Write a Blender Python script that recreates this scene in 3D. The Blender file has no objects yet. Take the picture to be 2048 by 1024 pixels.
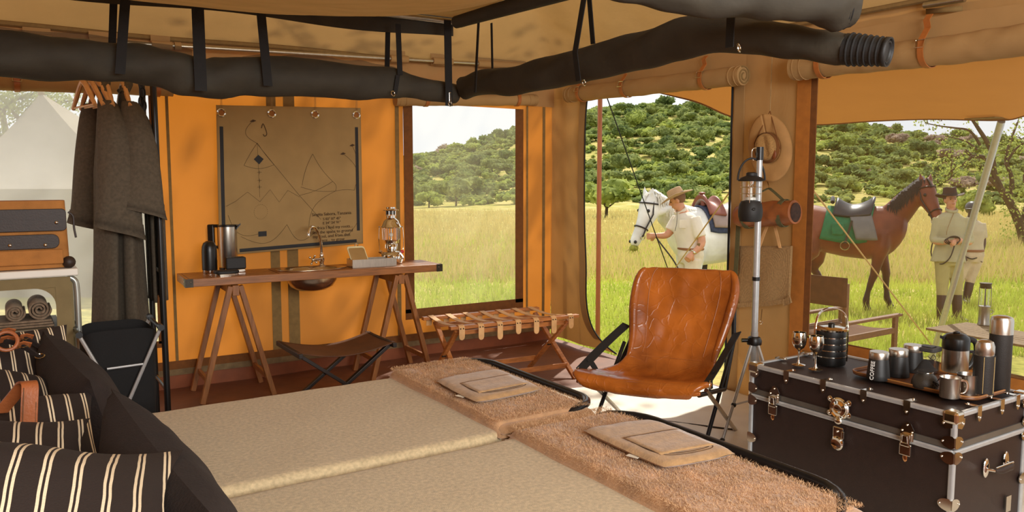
import bpy, math, random
import numpy as np
from mathutils import Vector, Matrix, Euler, noise as mnoise

# ---------------------------------------------------------------- camera, world, light, exposure
SC = bpy.context.scene
COL = SC.collection
PITCH, YAW, CAMH, FPX = math.radians(5.6), math.radians(32.5), 1.5, 1600.0
cam_d = bpy.data.cameras.new('camera'); cam = bpy.data.objects.new('camera', cam_d); COL.objects.link(cam)
cam.location = (0, 0, CAMH); cam.rotation_euler = (math.pi/2-PITCH, 0, -YAW)
cam_d.sensor_width = 36; cam_d.lens = 36*FPX/2048; cam_d.clip_start = .02; cam_d.clip_end = 2000
SC.camera = cam
SC.view_settings.view_transform = 'Standard'; SC.view_settings.look = 'None'
SC.view_settings.gamma = 1; SC.view_settings.use_curve_mapping = False
SC.view_settings.exposure = 0.0
W = bpy.data.worlds.new('sky'); SC.world = W; W.use_nodes = True
wn = W.node_tree.nodes; wl = W.node_tree.links
wb = wn['Background']; wb.inputs['Strength'].default_value = 1.15
wtc = wn.new('ShaderNodeTexCoord'); wno = wn.new('ShaderNodeTexNoise'); wno.inputs['Scale'].default_value = 2.2
wno.inputs['Detail'].default_value = 5
wr = wn.new('ShaderNodeValToRGB'); wr.color_ramp.elements[0].position = .35; wr.color_ramp.elements[1].position = .6
wr.color_ramp.elements[0].color = (.80, .86, .92, 1); wr.color_ramp.elements[1].color = (1, .99, .96, 1)
wl.new(wtc.outputs['Generated'], wno.inputs['Vector']); wl.new(wno.outputs['Fac'], wr.inputs[0]); wl.new(wr.outputs[0], wb.inputs['Color'])

def lamp(name, typ, loc, rot, energy, color=(1, 1, 1), **kw):
    d = bpy.data.lights.new(name, typ); d.energy = energy; d.color = color
    for k, v in kw.items(): setattr(d, k, v)
    o = bpy.data.objects.new(name, d); COL.objects.link(o); o.location = loc; o.rotation_euler = rot
    return o
SUNDIR = Vector((.50, .42, .78)).normalized()          # towards the sun
lamp('sun', 'SUN', (0, 0, 20), SUNDIR.to_track_quat('Z', 'Y').to_euler(), 5.2, (1, .94, .82), angle=.01)
# added softbox-like fill lamp, behind and to the right of the camera
lamp('added_front_fill', 'AREA', (1.2, -2.5, 2.3), Euler((math.radians(66), 0, math.radians(-14))), 330, (1, .99, .97), shape='RECTANGLE', size=3.2, size_y=1.7)

# ---------------------------------------------------------------- projection helper: pixel + a known plane -> point
_fw = Vector((math.sin(YAW)*math.cos(PITCH), math.cos(YAW)*math.cos(PITCH), -math.sin(PITCH)))
_rt = Vector((math.cos(YAW), -math.sin(YAW), 0)); _up = _rt.cross(_fw)
FWH = Vector((math.sin(YAW), math.cos(YAW), 0))
def _ray(x, y): return _fw + _rt*((x-1024)/FPX) + _up*((512-y)/FPX)
def PX(x, y, ax, v):
    d = _ray(x, y); o = Vector((0, 0, CAMH)); t = (v-o[ax])/d[ax]; return o+d*t
def PW(x, y, w): return Vector((0, 0, CAMH)) + _ray(x, y)*w
def gz(w): return -.126-.024*w                          # savanna ground, falling gently away from the tent
def PG(x, y):                                           # pixel -> savanna ground
    d = _ray(x, y); k = d.dot(FWH); t = (CAMH+.126)/(-d.z-.024*k); return Vector((0, 0, CAMH))+d*t

# ---------------------------------------------------------------- materials
MATS = {}
def _node(nt, t, **kw):
    n = nt.nodes.new(t)
    for k, v in kw.items():
        if isinstance(v, (int, float, tuple)) and k in n.inputs: n.inputs[k].default_value = v
        else: setattr(n, k, v)
    return n
def C3(c): return (c[0], c[1], c[2], 1) if len(c) == 3 else c
def S(r, g, b):                                          # sRGB 0-255 -> linear
    f = lambda u: (u/12.92 if u <= .04045 else ((u+.055)/1.055)**2.4)
    return (f(r/255), f(g/255), f(b/255))
def M(name, c, r=.7, m=0., var=.15, vs=8, bump=0., bs=120, tr=0., trc=None, hole=0., c2=None, det=4, stretch=None, weave=0, sheen=0., coat=0., spec=None):
    if name in MATS: return MATS[name]
    mt = bpy.data.materials.new(name); MATS[name] = mt; mt.use_nodes = True
    nt = mt.node_tree; L = nt.links; p = nt.nodes['Principled BSDF']; out = nt.nodes['Material Output']
    p.inputs['Roughness'].default_value = r; p.inputs['Metallic'].default_value = m
    if sheen: p.inputs['Sheen Weight'].default_value = sheen
    if coat: p.inputs['Coat Weight'].default_value = coat; p.inputs['Coat Roughness'].default_value = .15
    if spec is not None: p.inputs['Specular IOR Level'].default_value = spec
    tc = _node(nt, 'ShaderNodeTexCoord'); vec = tc.outputs['Object']
    if stretch:
        mp = _node(nt, 'ShaderNodeMapping'); mp.inputs['Scale'].default_value = stretch
        L.new(vec, mp.inputs['Vector']); vec = mp.outputs[0]
    n = _node(nt, 'ShaderNodeTexNoise', Scale=vs, Detail=det); L.new(vec, n.inputs['Vector'])
    rp = _node(nt, 'ShaderNodeValToRGB'); e = rp.color_ramp.elements
    e[0].position = .3; e[1].position = .7
    a = tuple(x*(1-var) for x in c[:3]); b = tuple(min(1, x*(1+var)) for x in (c2 or c)[:3])
    e[0].color = C3(a); e[1].color = C3(b)
    L.new(n.outputs['Fac'], rp.inputs[0]); L.new(rp.outputs[0], p.inputs['Base Color'])
    if bump:
        n2 = _node(nt, 'ShaderNodeTexNoise', Scale=bs, Detail=3); L.new(vec, n2.inputs['Vector'])
        h = n2.outputs['Fac']
        if weave:
            hs = []
            for ax in ('X', 'Z'):
                wv = _node(nt, 'ShaderNodeTexWave', Scale=weave, Distortion=.6, bands_direction=ax); L.new(tc.outputs['Object'], wv.inputs['Vector']); hs.append(wv.outputs['Fac'])
            ad = _node(nt, 'ShaderNodeMath', operation='ADD'); L.new(hs[0], ad.inputs[0]); L.new(hs[1], ad.inputs[1])
            a2 = _node(nt, 'ShaderNodeMath', operation='ADD'); L.new(ad.outputs[0], a2.inputs[0]); L.new(h, a2.inputs[1]); h = a2.outputs[0]
        bp = _node(nt, 'ShaderNodeBump', Strength=bump, Distance=.004); L.new(h, bp.inputs['Height']); L.new(bp.outputs[0], p.inputs['Normal'])
    sh = p.outputs[0]
    if tr:
        t = _node(nt, 'ShaderNodeBsdfTranslucent')
        if trc: t.inputs[0].default_value = C3(trc)
        else: L.new(rp.outputs[0], t.inputs[0])
        mx = _node(nt, 'ShaderNodeMixShader'); mx.inputs[0].default_value = tr
        L.new(sh, mx.inputs[1]); L.new(t.outputs[0], mx.inputs[2]); sh = mx.outputs[0]
    if hole:
        t = _node(nt, 'ShaderNodeBsdfTransparent'); mx = _node(nt, 'ShaderNodeMixShader'); mx.inputs[0].default_value = hole
        L.new(sh, mx.inputs[1]); L.new(t.outputs[0], mx.inputs[2]); sh = mx.outputs[0]
    L.new(sh, out.inputs[0])
    return mt
def GLASS(name, tint=(1, 1, 1), refl=.9):
    if name in MATS: return MATS[name]
    mt = bpy.data.materials.new(name); MATS[name] = mt; mt.use_nodes = True; nt = mt.node_tree; L = nt.links
    nt.nodes.remove(nt.nodes['Principled BSDF'])
    t = _node(nt, 'ShaderNodeBsdfTransparent'); t.inputs[0].default_value = C3(tint)
    g = _node(nt, 'ShaderNodeBsdfGlossy', Roughness=.03); lw = _node(nt, 'ShaderNodeLayerWeight', Blend=.25)
    mm = _node(nt, 'ShaderNodeMath', operation='MULTIPLY'); mm.inputs[1].default_value = refl; L.new(lw.outputs['Facing'], mm.inputs[0])
    mx = _node(nt, 'ShaderNodeMixShader'); L.new(mm.outputs[0], mx.inputs[0]); L.new(t.outputs[0], mx.inputs[1]); L.new(g.outputs[0], mx.inputs[2])
    L.new(mx.outputs[0], nt.nodes['Material Output'].inputs[0]); return mt

# ---------------------------------------------------------------- mesh builder
def V(*a): return Vector(a)
class B:
    def __init__(s): s.v = []; s.f = []
    def add(s, vs, fs):
        o = len(s.v); s.v += [tuple(x) for x in vs]; s.f += [tuple(i+o for i in f) for f in fs]; return s
    def box(s, c, d, rot=None):
        h = [x/2 for x in d]; vs = []
        for z in (-1, 1):
            for y in (-1, 1):
                for x in (-1, 1):
                    p = Vector((x*h[0], y*h[1], z*h[2]))
                    if rot is not None: p = rot @ p
                    vs.append(p+Vector(c))
        return s.add(vs, [(0, 2, 3, 1), (4, 5, 7, 6), (0, 1, 5, 4), (2, 6, 7, 3), (0, 4, 6, 2), (1, 3, 7, 5)])
    def bar(s, p0, p1, w, t, ref=(0, 0, 1)):             # rectangular bar from p0 to p1, w along ref, t across
        p0 = Vector(p0); p1 = Vector(p1); d = (p1-p0).normalized(); r = Vector(ref); sd = d.cross(r)
        if sd.length < 1e-4: sd = d.cross(Vector((1, 0, 0)))
        sd.normalize(); r = sd.cross(d).normalized()
        vs = [p+sd*(t/2*a)+r*(w/2*b) for p in (p0, p1) for a, b in ((-1, -1), (1, -1), (1, 1), (-1, 1))]
        return s.add(vs, [(3, 2, 1, 0), (4, 5, 6, 7), (0, 1, 5, 4), (1, 2, 6, 5), (2, 3, 7, 6), (3, 0, 4, 7)])
    def tube(s, pts, r, n=10, closed=False, ref=None, flat=1., cap=True, exp=1.):
        P = [Vector(p) for p in pts]; k = len(P); R = r if hasattr(r, '__len__') else [r]*k
        F = flat if hasattr(flat, '__len__') else [flat]*k
        T = []
        for i in range(k):
            a = P[i-1] if (i or closed) else P[i]; b = P[(i+1) % k] if (i < k-1 or closed) else P[i]
            t = b-a; T.append(t.normalized() if t.length > 1e-9 else Vector((0, 0, 1)))
        u = Vector(ref) if ref is not None else (Vector((0, 0, 1)) if abs(T[0].z) < .9 else Vector((1, 0, 0)))
        vs = []
        for i in range(k):
            if ref is not None: u = Vector(ref)
            u = u-T[i]*u.dot(T[i])
            if u.length < 1e-6: u = T[i].orthogonal()
            u.normalize(); w = T[i].cross(u)
            for j in range(n):
                a = 2*math.pi*j/n; ca, sa = math.cos(a), math.sin(a)
                if exp != 1.: ca = math.copysign(abs(ca)**exp, ca); sa = math.copysign(abs(sa)**exp, sa)
                vs.append(P[i]+u*(R[i]*ca*F[i])+w*(R[i]*sa))
        fs = []
        for i in range(k if closed else k-1):
            a, b = i*n, ((i+1) % k)*n
            for j in range(n):
                j2 = (j+1) % n; fs.append((a+j, a+j2, b+j2, b+j))
        if cap and not closed: fs += [tuple(range(n))[::-1], tuple(range((k-1)*n, k*n))]
        return s.add(vs, fs)
    def cyl(s, p0, p1, r0, r1=None, n=16): return s.tube([p0, p1], [r0, r0 if r1 is None else r1], n)
    def lathe(s, prof, c=(0, 0, 0), n=28, mat=None, cap=True):   # prof: (r, z) list
        vs = []; k = len(prof)
        for r, z in prof:
            for j in range(n):
                a = 2*math.pi*j/n; p = Vector((r*math.cos(a), r*math.sin(a), z))
                if mat is not None: p = mat @ p
                vs.append(p+Vector(c))
        fs = [(i*n+j, i*n+(j+1) % n, (i+1)*n+(j+1) % n, (i+1)*n+j) for i in range(k-1) for j in range(n)]
        if cap:
            if prof[0][0] > 1e-5: fs.append(tuple(range(n))[::-1])
            if prof[-1][0] > 1e-5: fs.append(tuple(range((k-1)*n, k*n)))
        return s.add(vs, fs)
    def sph(s, c, r, n=12, m=8, mat=None):
        r = r if hasattr(r, '__len__') else (r, r, r)
        vs = []
        for i in range(m+1):
            t = math.pi*i/m
            for j in range(n):
                a = 2*math.pi*j/n; p = Vector((r[0]*math.sin(t)*math.cos(a), r[1]*math.sin(t)*math.sin(a), r[2]*math.cos(t)))
                if mat is not None: p = mat @ p
                vs.append(p+Vector(c))
        return s.add(vs, [(i*n+j, (i+1)*n+j, (i+1)*n+(j+1) % n, i*n+(j+1) % n) for i in range(m) for j in range(n)])
    def grid(s, fn, nu, nv):
        vs = [fn(i/nu, j/nv) for i in range(nu+1) for j in range(nv+1)]; m = nv+1
        return s.add(vs, [(i*m+j, (i+1)*m+j, (i+1)*m+j+1, i*m+j+1) for i in range(nu) for j in range(nv)])
    def strip(s, pts, w, t, side):                       # ribbon along pts, width w along side, thickness t
        P = [Vector(p) for p in pts]; sd = Vector(side).normalized(); k = len(P); vs = []
        for i in range(k):
            d = (P[min(i+1, k-1)]-P[max(i-1, 0)]).normalized(); nn = d.cross(sd).normalized()
            for a, b in ((-1, -1), (1, -1), (1, 1), (-1, 1)): vs.append(P[i]+sd*(w/2*a)+nn*(t/2*b))
        fs = [(0, 1, 2, 3)[::-1], tuple(range(4*k-4, 4*k))]
        for i in range(k-1):
            for j in range(4): fs.append((4*i+j, 4*i+(j+1) % 4, 4*i+4+(j+1) % 4, 4*i+4+j))
        return s.add(vs, fs)
    def prism(s, pts, d):                                # planar polygon pts extruded by vector d
        k = len(pts); d = Vector(d); vs = [Vector(p) for p in pts]+[Vector(p)+d for p in pts]
        return s.add(vs, [tuple(range(k))[::-1], tuple(range(k, 2*k))]+[(i, (i+1) % k, (i+1) % k+k, i+k) for i in range(k)])
    def xf(s, m): s.v = [tuple(m @ Vector(p)) for p in s.v]; return s
    def obj(s, name, mat, par=None, smooth=True, bev=0., label=None, kind=None, sub=0, solid=0., rem=0., smo=0, ang=40, local=False):
        me = bpy.data.meshes.new(name); vs = s.v
        inv = None
        if par is not None and not local:
            q = par
            while q.parent is not None: q = q.parent
            inv = q.matrix_basis.inverted(); vs = [tuple(inv @ Vector(p)) for p in vs]
        me.from_pydata([tuple(p) for p in vs], [], s.f); me.update()
        if smooth:
            me.polygons.foreach_set('use_smooth', [True]*len(me.polygons))
            if ang: me.set_sharp_from_angle(angle=math.radians(ang))
        o = bpy.data.objects.new(name, me); COL.objects.link(o); me.materials.append(mat)
        if par is not None: o.parent = par
        if solid: md = o.modifiers.new('solid', 'SOLIDIFY'); md.thickness = solid; md.offset = 0
        if rem: md = o.modifiers.new('remesh', 'REMESH'); md.mode = 'VOXEL'; md.voxel_size = rem; md.use_smooth_shade = True
        if smo: md = o.modifiers.new('smooth', 'SMOOTH'); md.iterations = smo; md.factor = .5
        if bev: md = o.modifiers.new('bevel', 'BEVEL'); md.width = bev; md.segments = 2; md.limit_method = 'ANGLE'
        if sub: md = o.modifiers.new('sub', 'SUBSURF'); md.levels = md.render_levels = sub
        if label: o['label'] = label
        if kind: o['kind'] = kind
        return o
def tag(o, label, cat, group=None):
    o['label'] = label; o['category'] = cat
    if group: o['group'] = group
    return o
def thing(name, label, cat, loc=(0, 0, 0), rz=0, group=None):
    o = bpy.data.objects.new(name, None); COL.objects.link(o); o.empty_display_size = .1
    o.location = loc; o.rotation_euler = (0, 0, rz); o.matrix_basis = Matrix.Translation(loc) @ Matrix.Rotation(rz, 4, 'Z')
    return tag(o, label, cat, group)
def setting(o): o['kind'] = 'structure'; return o
def copy_tree(o, par=None):
    c = o.copy(); COL.objects.link(c); c.parent = par
    for ch in list(o.children): copy_tree(ch, c)
    return c
def lerp(a, b, t): return a+(b-a)*t
def curve(pts, n=24, closed=False):                      # Catmull-Rom through pts
    P = [Vector(p) for p in pts]; k = len(P); out = []
    segs = k if closed else k-1
    for i in range(segs):
        p0 = P[i-1] if (i or closed) else P[0]; p1 = P[i]; p2 = P[(i+1) % k]; p3 = P[(i+2) % k] if (i+2 < k or closed) else P[-1]
        m = max(2, n//segs)
        for j in range(m):
            t = j/m
            out.append(.5*((2*p1)+(p2-p0)*t+(2*p0-5*p1+4*p2-p3)*t*t+(3*p1-p0-3*p2+p3)*t**3))
    if not closed: out.append(P[-1])
    return out
def nz(p, s=1.): return mnoise.noise(Vector(p)*s)
def text(body, size, mat, mw, name, par, ext=.0006, align='CENTER', sx=1.):
    cu = bpy.data.curves.new('txt', 'FONT'); cu.body = body; cu.size = size; cu.align_x = align; cu.extrude = ext; cu.resolution_u = 3
    t = bpy.data.objects.new('txt', cu); COL.objects.link(t); dg = bpy.context.evaluated_depsgraph_get()
    me = bpy.data.meshes.new_from_object(t.evaluated_get(dg)); bpy.data.objects.remove(t)
    b = B(); b.v = [tuple(mw @ Vector((v.co.x*sx, v.co.y, v.co.z))) for v in me.vertices]; b.f = [tuple(p.vertices) for p in me.polygons]
    return b.obj(name, mat, par, smooth=False)
R = random.Random(7)
# ---------------------------------------------------------------- shared materials
m_orange = M('orange_canvas', S(205, 140, 75), .9, var=.08, vs=3, bump=.25, bs=300, tr=.5, trc=S(200, 122, 40), weave=140)
m_tan = M('tan_canvas', S(178, 140, 88), .9, var=.1, vs=3, bump=.2, bs=260, tr=.22, trc=S(170, 120, 62), weave=140)
m_roof = M('roof_canvas', S(182, 152, 105), .9, var=.14, vs=2.2, bump=.35, bs=40, tr=.22, trc=S(160, 122, 70))
m_brownweb = M('brown_webbing', S(112, 66, 20), .85, var=.15, vs=30, bump=.3, bs=400)
m_oliveweb = M('olive_webbing', S(128, 100, 55), .9, var=.12, vs=30, bump=.3, bs=400)
m_skirt = M('mud_skirt', S(132, 70, 36), .7, var=.2, vs=6, bump=.25, bs=40)
m_seam = M('skirt_seam', S(120, 98, 66), .9, var=.2, vs=20, bump=.3, bs=120)
m_ground = M('groundsheet', S(226, 220, 205), .65, var=.07, vs=4, bump=.35, bs=26)
m_pole = M('galvanised_tube', S(190, 185, 170), .35, 1, var=.1, vs=30)
m_alu = M('aluminium', S(186, 188, 188), .32, .45, var=.06, vs=40)
m_steel = M('polished_steel', S(215, 208, 195), .14, 1, var=.05, vs=20)
m_brush = M('brushed_steel', S(200, 195, 185), .3, 1, var=.12, vs=30, stretch=(12, 12, .6))
m_chrome = M('chrome', S(230, 225, 215), .07, 1, var=.02)
m_black = M('black_plastic', S(20, 19, 18), .35, var=.1, vs=30)
m_blackmat = M('black_matte', S(24, 22, 20), .6, var=.15, vs=40, bump=.1, bs=200)
m_blackmet = M('black_enamel_metal', S(26, 27, 30), .28, .3, var=.1, vs=30)
m_blackweb = M('black_webbing', S(20, 18, 16), .8, var=.2, vs=60, bump=.4, bs=500)
m_net = M('black_net', S(54, 48, 36), .8, var=.2, vs=9, bump=.5, bs=30, det=6)
m_netthin = M('black_net_thin', S(46, 40, 30), .8, var=.2, vs=9, hole=.45)
m_leather = M('tan_strap_leather', S(160, 92, 38), .5, var=.12, vs=25, bump=.2, bs=180)
m_cord = M('cord', S(150, 120, 75), .8, var=.2, vs=60)
m_wood = M('wash_table_wood', S(146, 92, 44), .38, var=.32, vs=5, stretch=(1.2, 12, 12), bump=.12, bs=40, det=8)
m_woodv = M('trestle_wood', S(140, 88, 42), .42, var=.3, vs=5, stretch=(12, 12, 1.2), bump=.12, bs=40, det=8)
m_rackwood = M('rack_wood', S(172, 106, 52), .4, var=.28, vs=5, stretch=(2, 12, 12), bump=.1, bs=40, det=8)
m_white = M('white_enamel', S(226, 222, 210), .4, var=.04)

def sheet(name, rects, plane, pos, mat, par=None, cell=.05, amp=.014, sc=2.2, kind='structure', label=None, seed=0):
    b = B()
    for (a0, a1, z0, z1) in rects:
        nu = max(1, int((a1-a0)/cell)); nv = max(1, int((z1-z0)/cell))
        def fn(u, v):
            a = lerp(a0, a1, u); z = lerp(z0, z1, v)
            d = amp*(nz((a*.9+seed, z*.5, 3), sc)+.6*nz((a*.8-z*1.1+seed, z*.9+a*.9, 9), sc*2))
            return (a, pos+d, z) if plane == 'Y' else (pos+d, a, z)
        b.grid(fn, nu, nv)
    o = b.obj(name, mat, par, kind=kind if par is None else None, ang=0, label=label)
    return o
YB, XR, EAVE = 6.0, 4.25, 2.46
# ---------------------------------------------------------------- tent shell
fl = B().grid(lambda u, v: (lerp(-3, XR+.06, u), lerp(-3.2, YB+.06, v), .012*max(0, nz((u*7, v*9, 1), 1.6))), 90, 100).obj('floor', M('brown_groundsheet', S(112, 66, 40), .6, var=.2, vs=5, bump=.3, bs=30), kind='structure', ang=0)
gc = B().grid(lambda u, v: (lerp(2.75, XR-.02, u), lerp(1.2, 4.42+.06*math.sin(u*7), v), .016+.012*max(0, nz((u*7+2, v*9, 1), 1.8))+.006*abs(nz((u*5, v*12, 4), 2.2))), 60, 90).obj('ground_cloth', m_ground, ang=0, solid=.004)
gc['label'] = 'creased white canvas cloth on the floor around the leather chair'; gc['category'] = 'floor cloth'
pf = B().box((.6, 1.5, -.26), (7.3, 9.0, .5)).obj('trim_1', m_seam, kind='structure', smooth=False)
wb_ = sheet('wall_back', [(.93, 2.78, .17, EAVE), (2.78, 3.93, .17, .36), (2.78, 3.93, 2.1, EAVE), (3.93, XR, .17, EAVE), (-3, .93, .17, .34), (-3, .93, 2.12, EAVE)], 'Y', YB, m_orange)
sheet('mud_skirt', [(-3, XR, 0, .17)], 'Y', YB+.01, m_skirt, wb_, amp=.015)
sheet('skirt_seam', [(-3, XR, .10, .145)], 'Y', YB-.012, m_seam, wb_, amp=.004)
sheet('skirt_band', [(-3, XR, .145, .205)], 'Y', YB-.016, m_brownweb, wb_, amp=.002)
sheet('upper_valance', [(-3, XR, 2.13, EAVE)], 'Y', YB-.03, m_tan, wb_, amp=.006)
for x0, x1 in ((1.675, 1.745), (1.80, 1.885), (.985, 1.005), (2.70, 2.735), (3.965, 3.985), (4.14, 4.17)):
    sheet('wall_strap', [(x0, x1, .2, 2.13)], 'Y', YB-.012, m_oliveweb, wb_, cell=.1, amp=.003)
def m_mesh(name, hole, c): return M(name, c, .9, var=.03, tr=.5, hole=hole)
m_mesh1 = m_mesh('window_net', .80, S(235, 225, 195)); m_mesh2 = m_mesh('left_window_net', .60, S(252, 252, 250)); m_mesh3 = m_mesh('right_window_net', .80, S(150, 118, 74))
def window(n, plane, pos, a0, a1, z0, z1, mesh, bw, inn):
    w = sheet('window_%d' % n, [(a0, a1, z0, z1)], plane, pos, mesh, cell=.1, amp=.002)
    for r in ((a0-bw*.5, a0+bw*.4, z0, z1), (a1-bw*.4, a1+bw*.5, z0, z1), (a0-bw*.5, a1+bw*.5, z0-bw*.6, z0+bw*.35)):
        b = B(); c = ((r[0]+r[1])/2, (r[2]+r[3])/2); d = (r[1]-r[0], r[3]-r[2]); t = .006
        if plane == 'Y': b.box((c[0], pos+inn, c[1]), (d[0], t, d[1]))
        else: b.box((pos+inn, c[0], c[1]), (t, d[0], d[1]))
        b.obj('frame_webbing', m_brownweb, w, smooth=False)
    return w
window(1, 'Y', YB, 2.82, 3.89, .38, 2.1, m_mesh1, .09, -.008)
window(2, 'Y', YB, -3, .90, .34, 2.12, m_mesh2, .05, -.008)
window(3, 'X', XR, .2, 3.22, .47, 2.16, m_mesh3, .10, -.012)
# right wall: strip by the corner (with the swooping door edge), panel between door and window, wall below the window
wr_ = B()
edge = curve([(5.47, 2.2), (5.50, 1.9), (5.50, 1.2), (5.47, .75), (5.46, .42), (5.38, .22), (5.22, .10), (5.05, .04)], 40)
edge2 = [(p[0], p[1]) for p in [(e.x, e.y) for e in [Vector((a, b, 0)) for a, b in [(q[0], q[1]) for q in edge]]]]
def strip_fn(u, v):
    i = min(len(edge2)-1, int(u*(len(edge2)-1)+.5)); y, z = edge2[i]
    yy = lerp(y, YB, v); d = .03*math.sin(v*math.pi)*nz((yy*1.5, z*.7, 5), 2.)+.035*math.sin(v*9)*v*(1-v)
    return (XR+d, yy, z)
wr_.grid(strip_fn, len(edge2)-1, 18)
def plain(a0, a1, z0, z1, amp=.008, cell=.05):
    def fn(u, v):
        a = lerp(a0, a1, u); z = lerp(z0, z1, v)
        return (XR+amp*(nz((a*1.2, z*.6, 2), 2.5)+.7*nz((a*1.5-z, z+a, 7), 5)), a, z)
    wr_.grid(fn, max(1, int((a1-a0)/cell)), max(1, int((z1-z0)/cell)))
plain(3.25, 3.86, 0, EAVE); plain(0, 3.25, 0, .44); plain(0, 3.25, 2.14, EAVE); plain(3.86, 6, 2.2, EAVE); plain(-3, 0, 0, EAVE)
wr_ = wr_.obj('wall_right', m_tan, kind='structure', ang=0)
B().tube([(XR-.004, y, z) for y, z in edge2], .007, 6).obj('door_piping', m_blackweb, wr_)
B().tube([(XR-.004, 3.865, 0), (XR-.004, 3.865, 2.2)], .008, 6).obj('door_piping', m_blackweb, wr_)
B().strip([(XR-.006, y+.055, z) for y, z in edge2[:-6]], .07, .004, (0, 1, 0)).obj('door_facing', m_tan, wr_)
B().box((XR-.006, 3.80, 1.08), (.005, .085, 2.15)).obj('door_facing', m_tan, wr_, smooth=False)
B().box((XR-.014, 3.275, 1.06), (.006, .10, 2.12)).obj('window_facing', M('rust_webbing', S(168, 104, 36), .85, var=.12, vs=20, bump=.3, bs=300), wr_, smooth=False)
B().box((XR-.014, 1.6, .455), (.008, 3.3, .085)).obj('window_sill_facing', MATS['rust_webbing'], wr_, smooth=False)
for z in (2.30, 2.335): B().tube([(XR-.012, .3+i*.1, z+.002*math.sin(i)) for i in range(30)], .0018, 5).obj('stitching', m_brownweb, wr_)
# roof: a hipped canvas rising from both eaves, with creases
def roof_fn(u, v):
    x = lerp(-3, XR+.02, u); y = lerp(-3.2, YB+.02, v); dx, dy = XR+.02-x, YB+.02-y; d = min(dx, dy)
    k = math.exp(-((dx-dy)/.35)**2)
    z = EAVE-.02+.62*d-.10*math.sin(min(1, d/2.2)*math.pi)+.06*k*min(1, d)
    r = nz((x*1.1, y*1.1, 4), 1.5)*.04+nz((x*3+y*2, (y-x)*1.5, 6), 2)*.02
    return (x, y, z+r*min(1, d*2))
B().grid(roof_fn, 120, 150).obj('ceiling', m_roof, kind='structure', ang=0)
B().tube([(-3+i*.25, YB-.04, EAVE-.015-.006*math.sin(i*.9)) for i in range(30)], .018, 6).obj('trim_2', m_oliveweb, kind='structure')
B().tube([(XR-.03, i*.25-.2, EAVE-.015) for i in range(26)], .016, 6).obj('trim_3', m_oliveweb, kind='structure')
sheet('wall_sky_blocker', [(-3, -1.2, 0, 4.6), (2.6, XR, 0, 4.6), (-1.2, 2.6, 2.5, 4.6)], 'Y', -3.2, m_tan, cell=.3)  # unseen front canvas, added to cut the sky fill from behind the camera
wl_ = sheet('wall_left', [(-3.2, YB, 0, 4)], 'X', -3, m_orange, cell=.3)
# ---------------------------------------------------------------- savanna, hill
def ridge_y(x):
    xs = [-1500, 0, 500, 820, 930, 1037, 1120, 1200, 1290, 1380, 1460, 1560, 1640, 1760, 1850, 2048, 2600, 3600]
    ys = [372, 388, 372, 320, 297, 264, 238, 224, 219, 219, 232, 240, 248, 262, 278, 296, 320, 360]
    return float(np.interp(x, xs, ys))
W0, W1 = 125., 360.
def ground_z(w, s):
    zb = gz(min(w, W0))-.008*max(0, w-W0)
    if w <= W0*.8: return gz(w)+ (.10*nz((s*.35, w*.35, 0), .6) if w > 14 else 0)
    x = 1024+FPX*s/w; H = CAMH+(355-ridge_y(x)-6)/FPX*W1
    t = max(0, min(1.25, (w-W0*.8)/(W1-W0*.8))); e = t*t*(3-2*t) if t <= 1 else 1-(t-1)*.4
    e = .35*t+.65*e if t <= 1 else e
    return zb*(1-min(1, t))+H*e*1.0+(nz((s*.02, w*.02, 3), 1)*4*min(1, t*2)*(1-min(1, t)))
def gp(w, s): 
    p = FWH*w+_rt*s; return Vector((p.x, p.y, ground_z(w, s)))
ws = list(np.concatenate([np.linspace(4.5, 40, 50), np.geomspace(42, 520, 70)]))
tb = B(); nt_ = 150
for w in ws:
    for j in range(nt_+1): tb.v.append(tuple(gp(w, w*lerp(-1.25, 1.0, j/nt_))))
tb.f = [(i*(nt_+1)+j, i*(nt_+1)+j+1, (i+1)*(nt_+1)+j+1, (i+1)*(nt_+1)+j) for i in range(len(ws)-1) for j in range(nt_)]
def ground_mat():
    mt = M('savanna_grass', S(168, 172, 74), .95, var=.0, vs=.35, spec=.1); nt = mt.node_tree; L = nt.links
    p = nt.nodes['Principled BSDF']; tc = nt.nodes['Texture Coordinate']
    rp = [n for n in nt.nodes if n.type == 'VALTORGB'][0]; e = rp.color_ramp.elements
    e[0].position = .25; e[0].color = C3(S(132, 142, 62)); e[1].position = .5; e[1].color = C3(S(182, 172, 98))
    x = e.new(.75); x.color = C3(S(208, 190, 134))
    n1 = _node(nt, 'ShaderNodeTexNoise', Scale=9, Detail=8); L.new(tc.outputs['Object'], n1.inputs['Vector'])
    rp2 = _node(nt, 'ShaderNodeValToRGB'); rp2.color_ramp.elements[0].color = (.45, .45, .4, 1); rp2.color_ramp.elements[1].color = (1.15, 1.1, 1, 1)
    rp2.color_ramp.elements[0].position = .3; rp2.color_ramp.elements[1].position = .65
    L.new(n1.outputs['Fac'], rp2.inputs[0])
    mx = _node(nt, 'ShaderNodeMix', data_type='RGBA', blend_type='MULTIPLY'); mx.inputs[0].default_value = .8
    L.new(rp.outputs[0], mx.inputs[6]); L.new(rp2.outputs[0], mx.inputs[7]); L.new(mx.outputs[2], p.inputs['Base Color'])
    return mt
B_ = tb.obj('ground', ground_mat(), kind='structure', ang=0)
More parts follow.
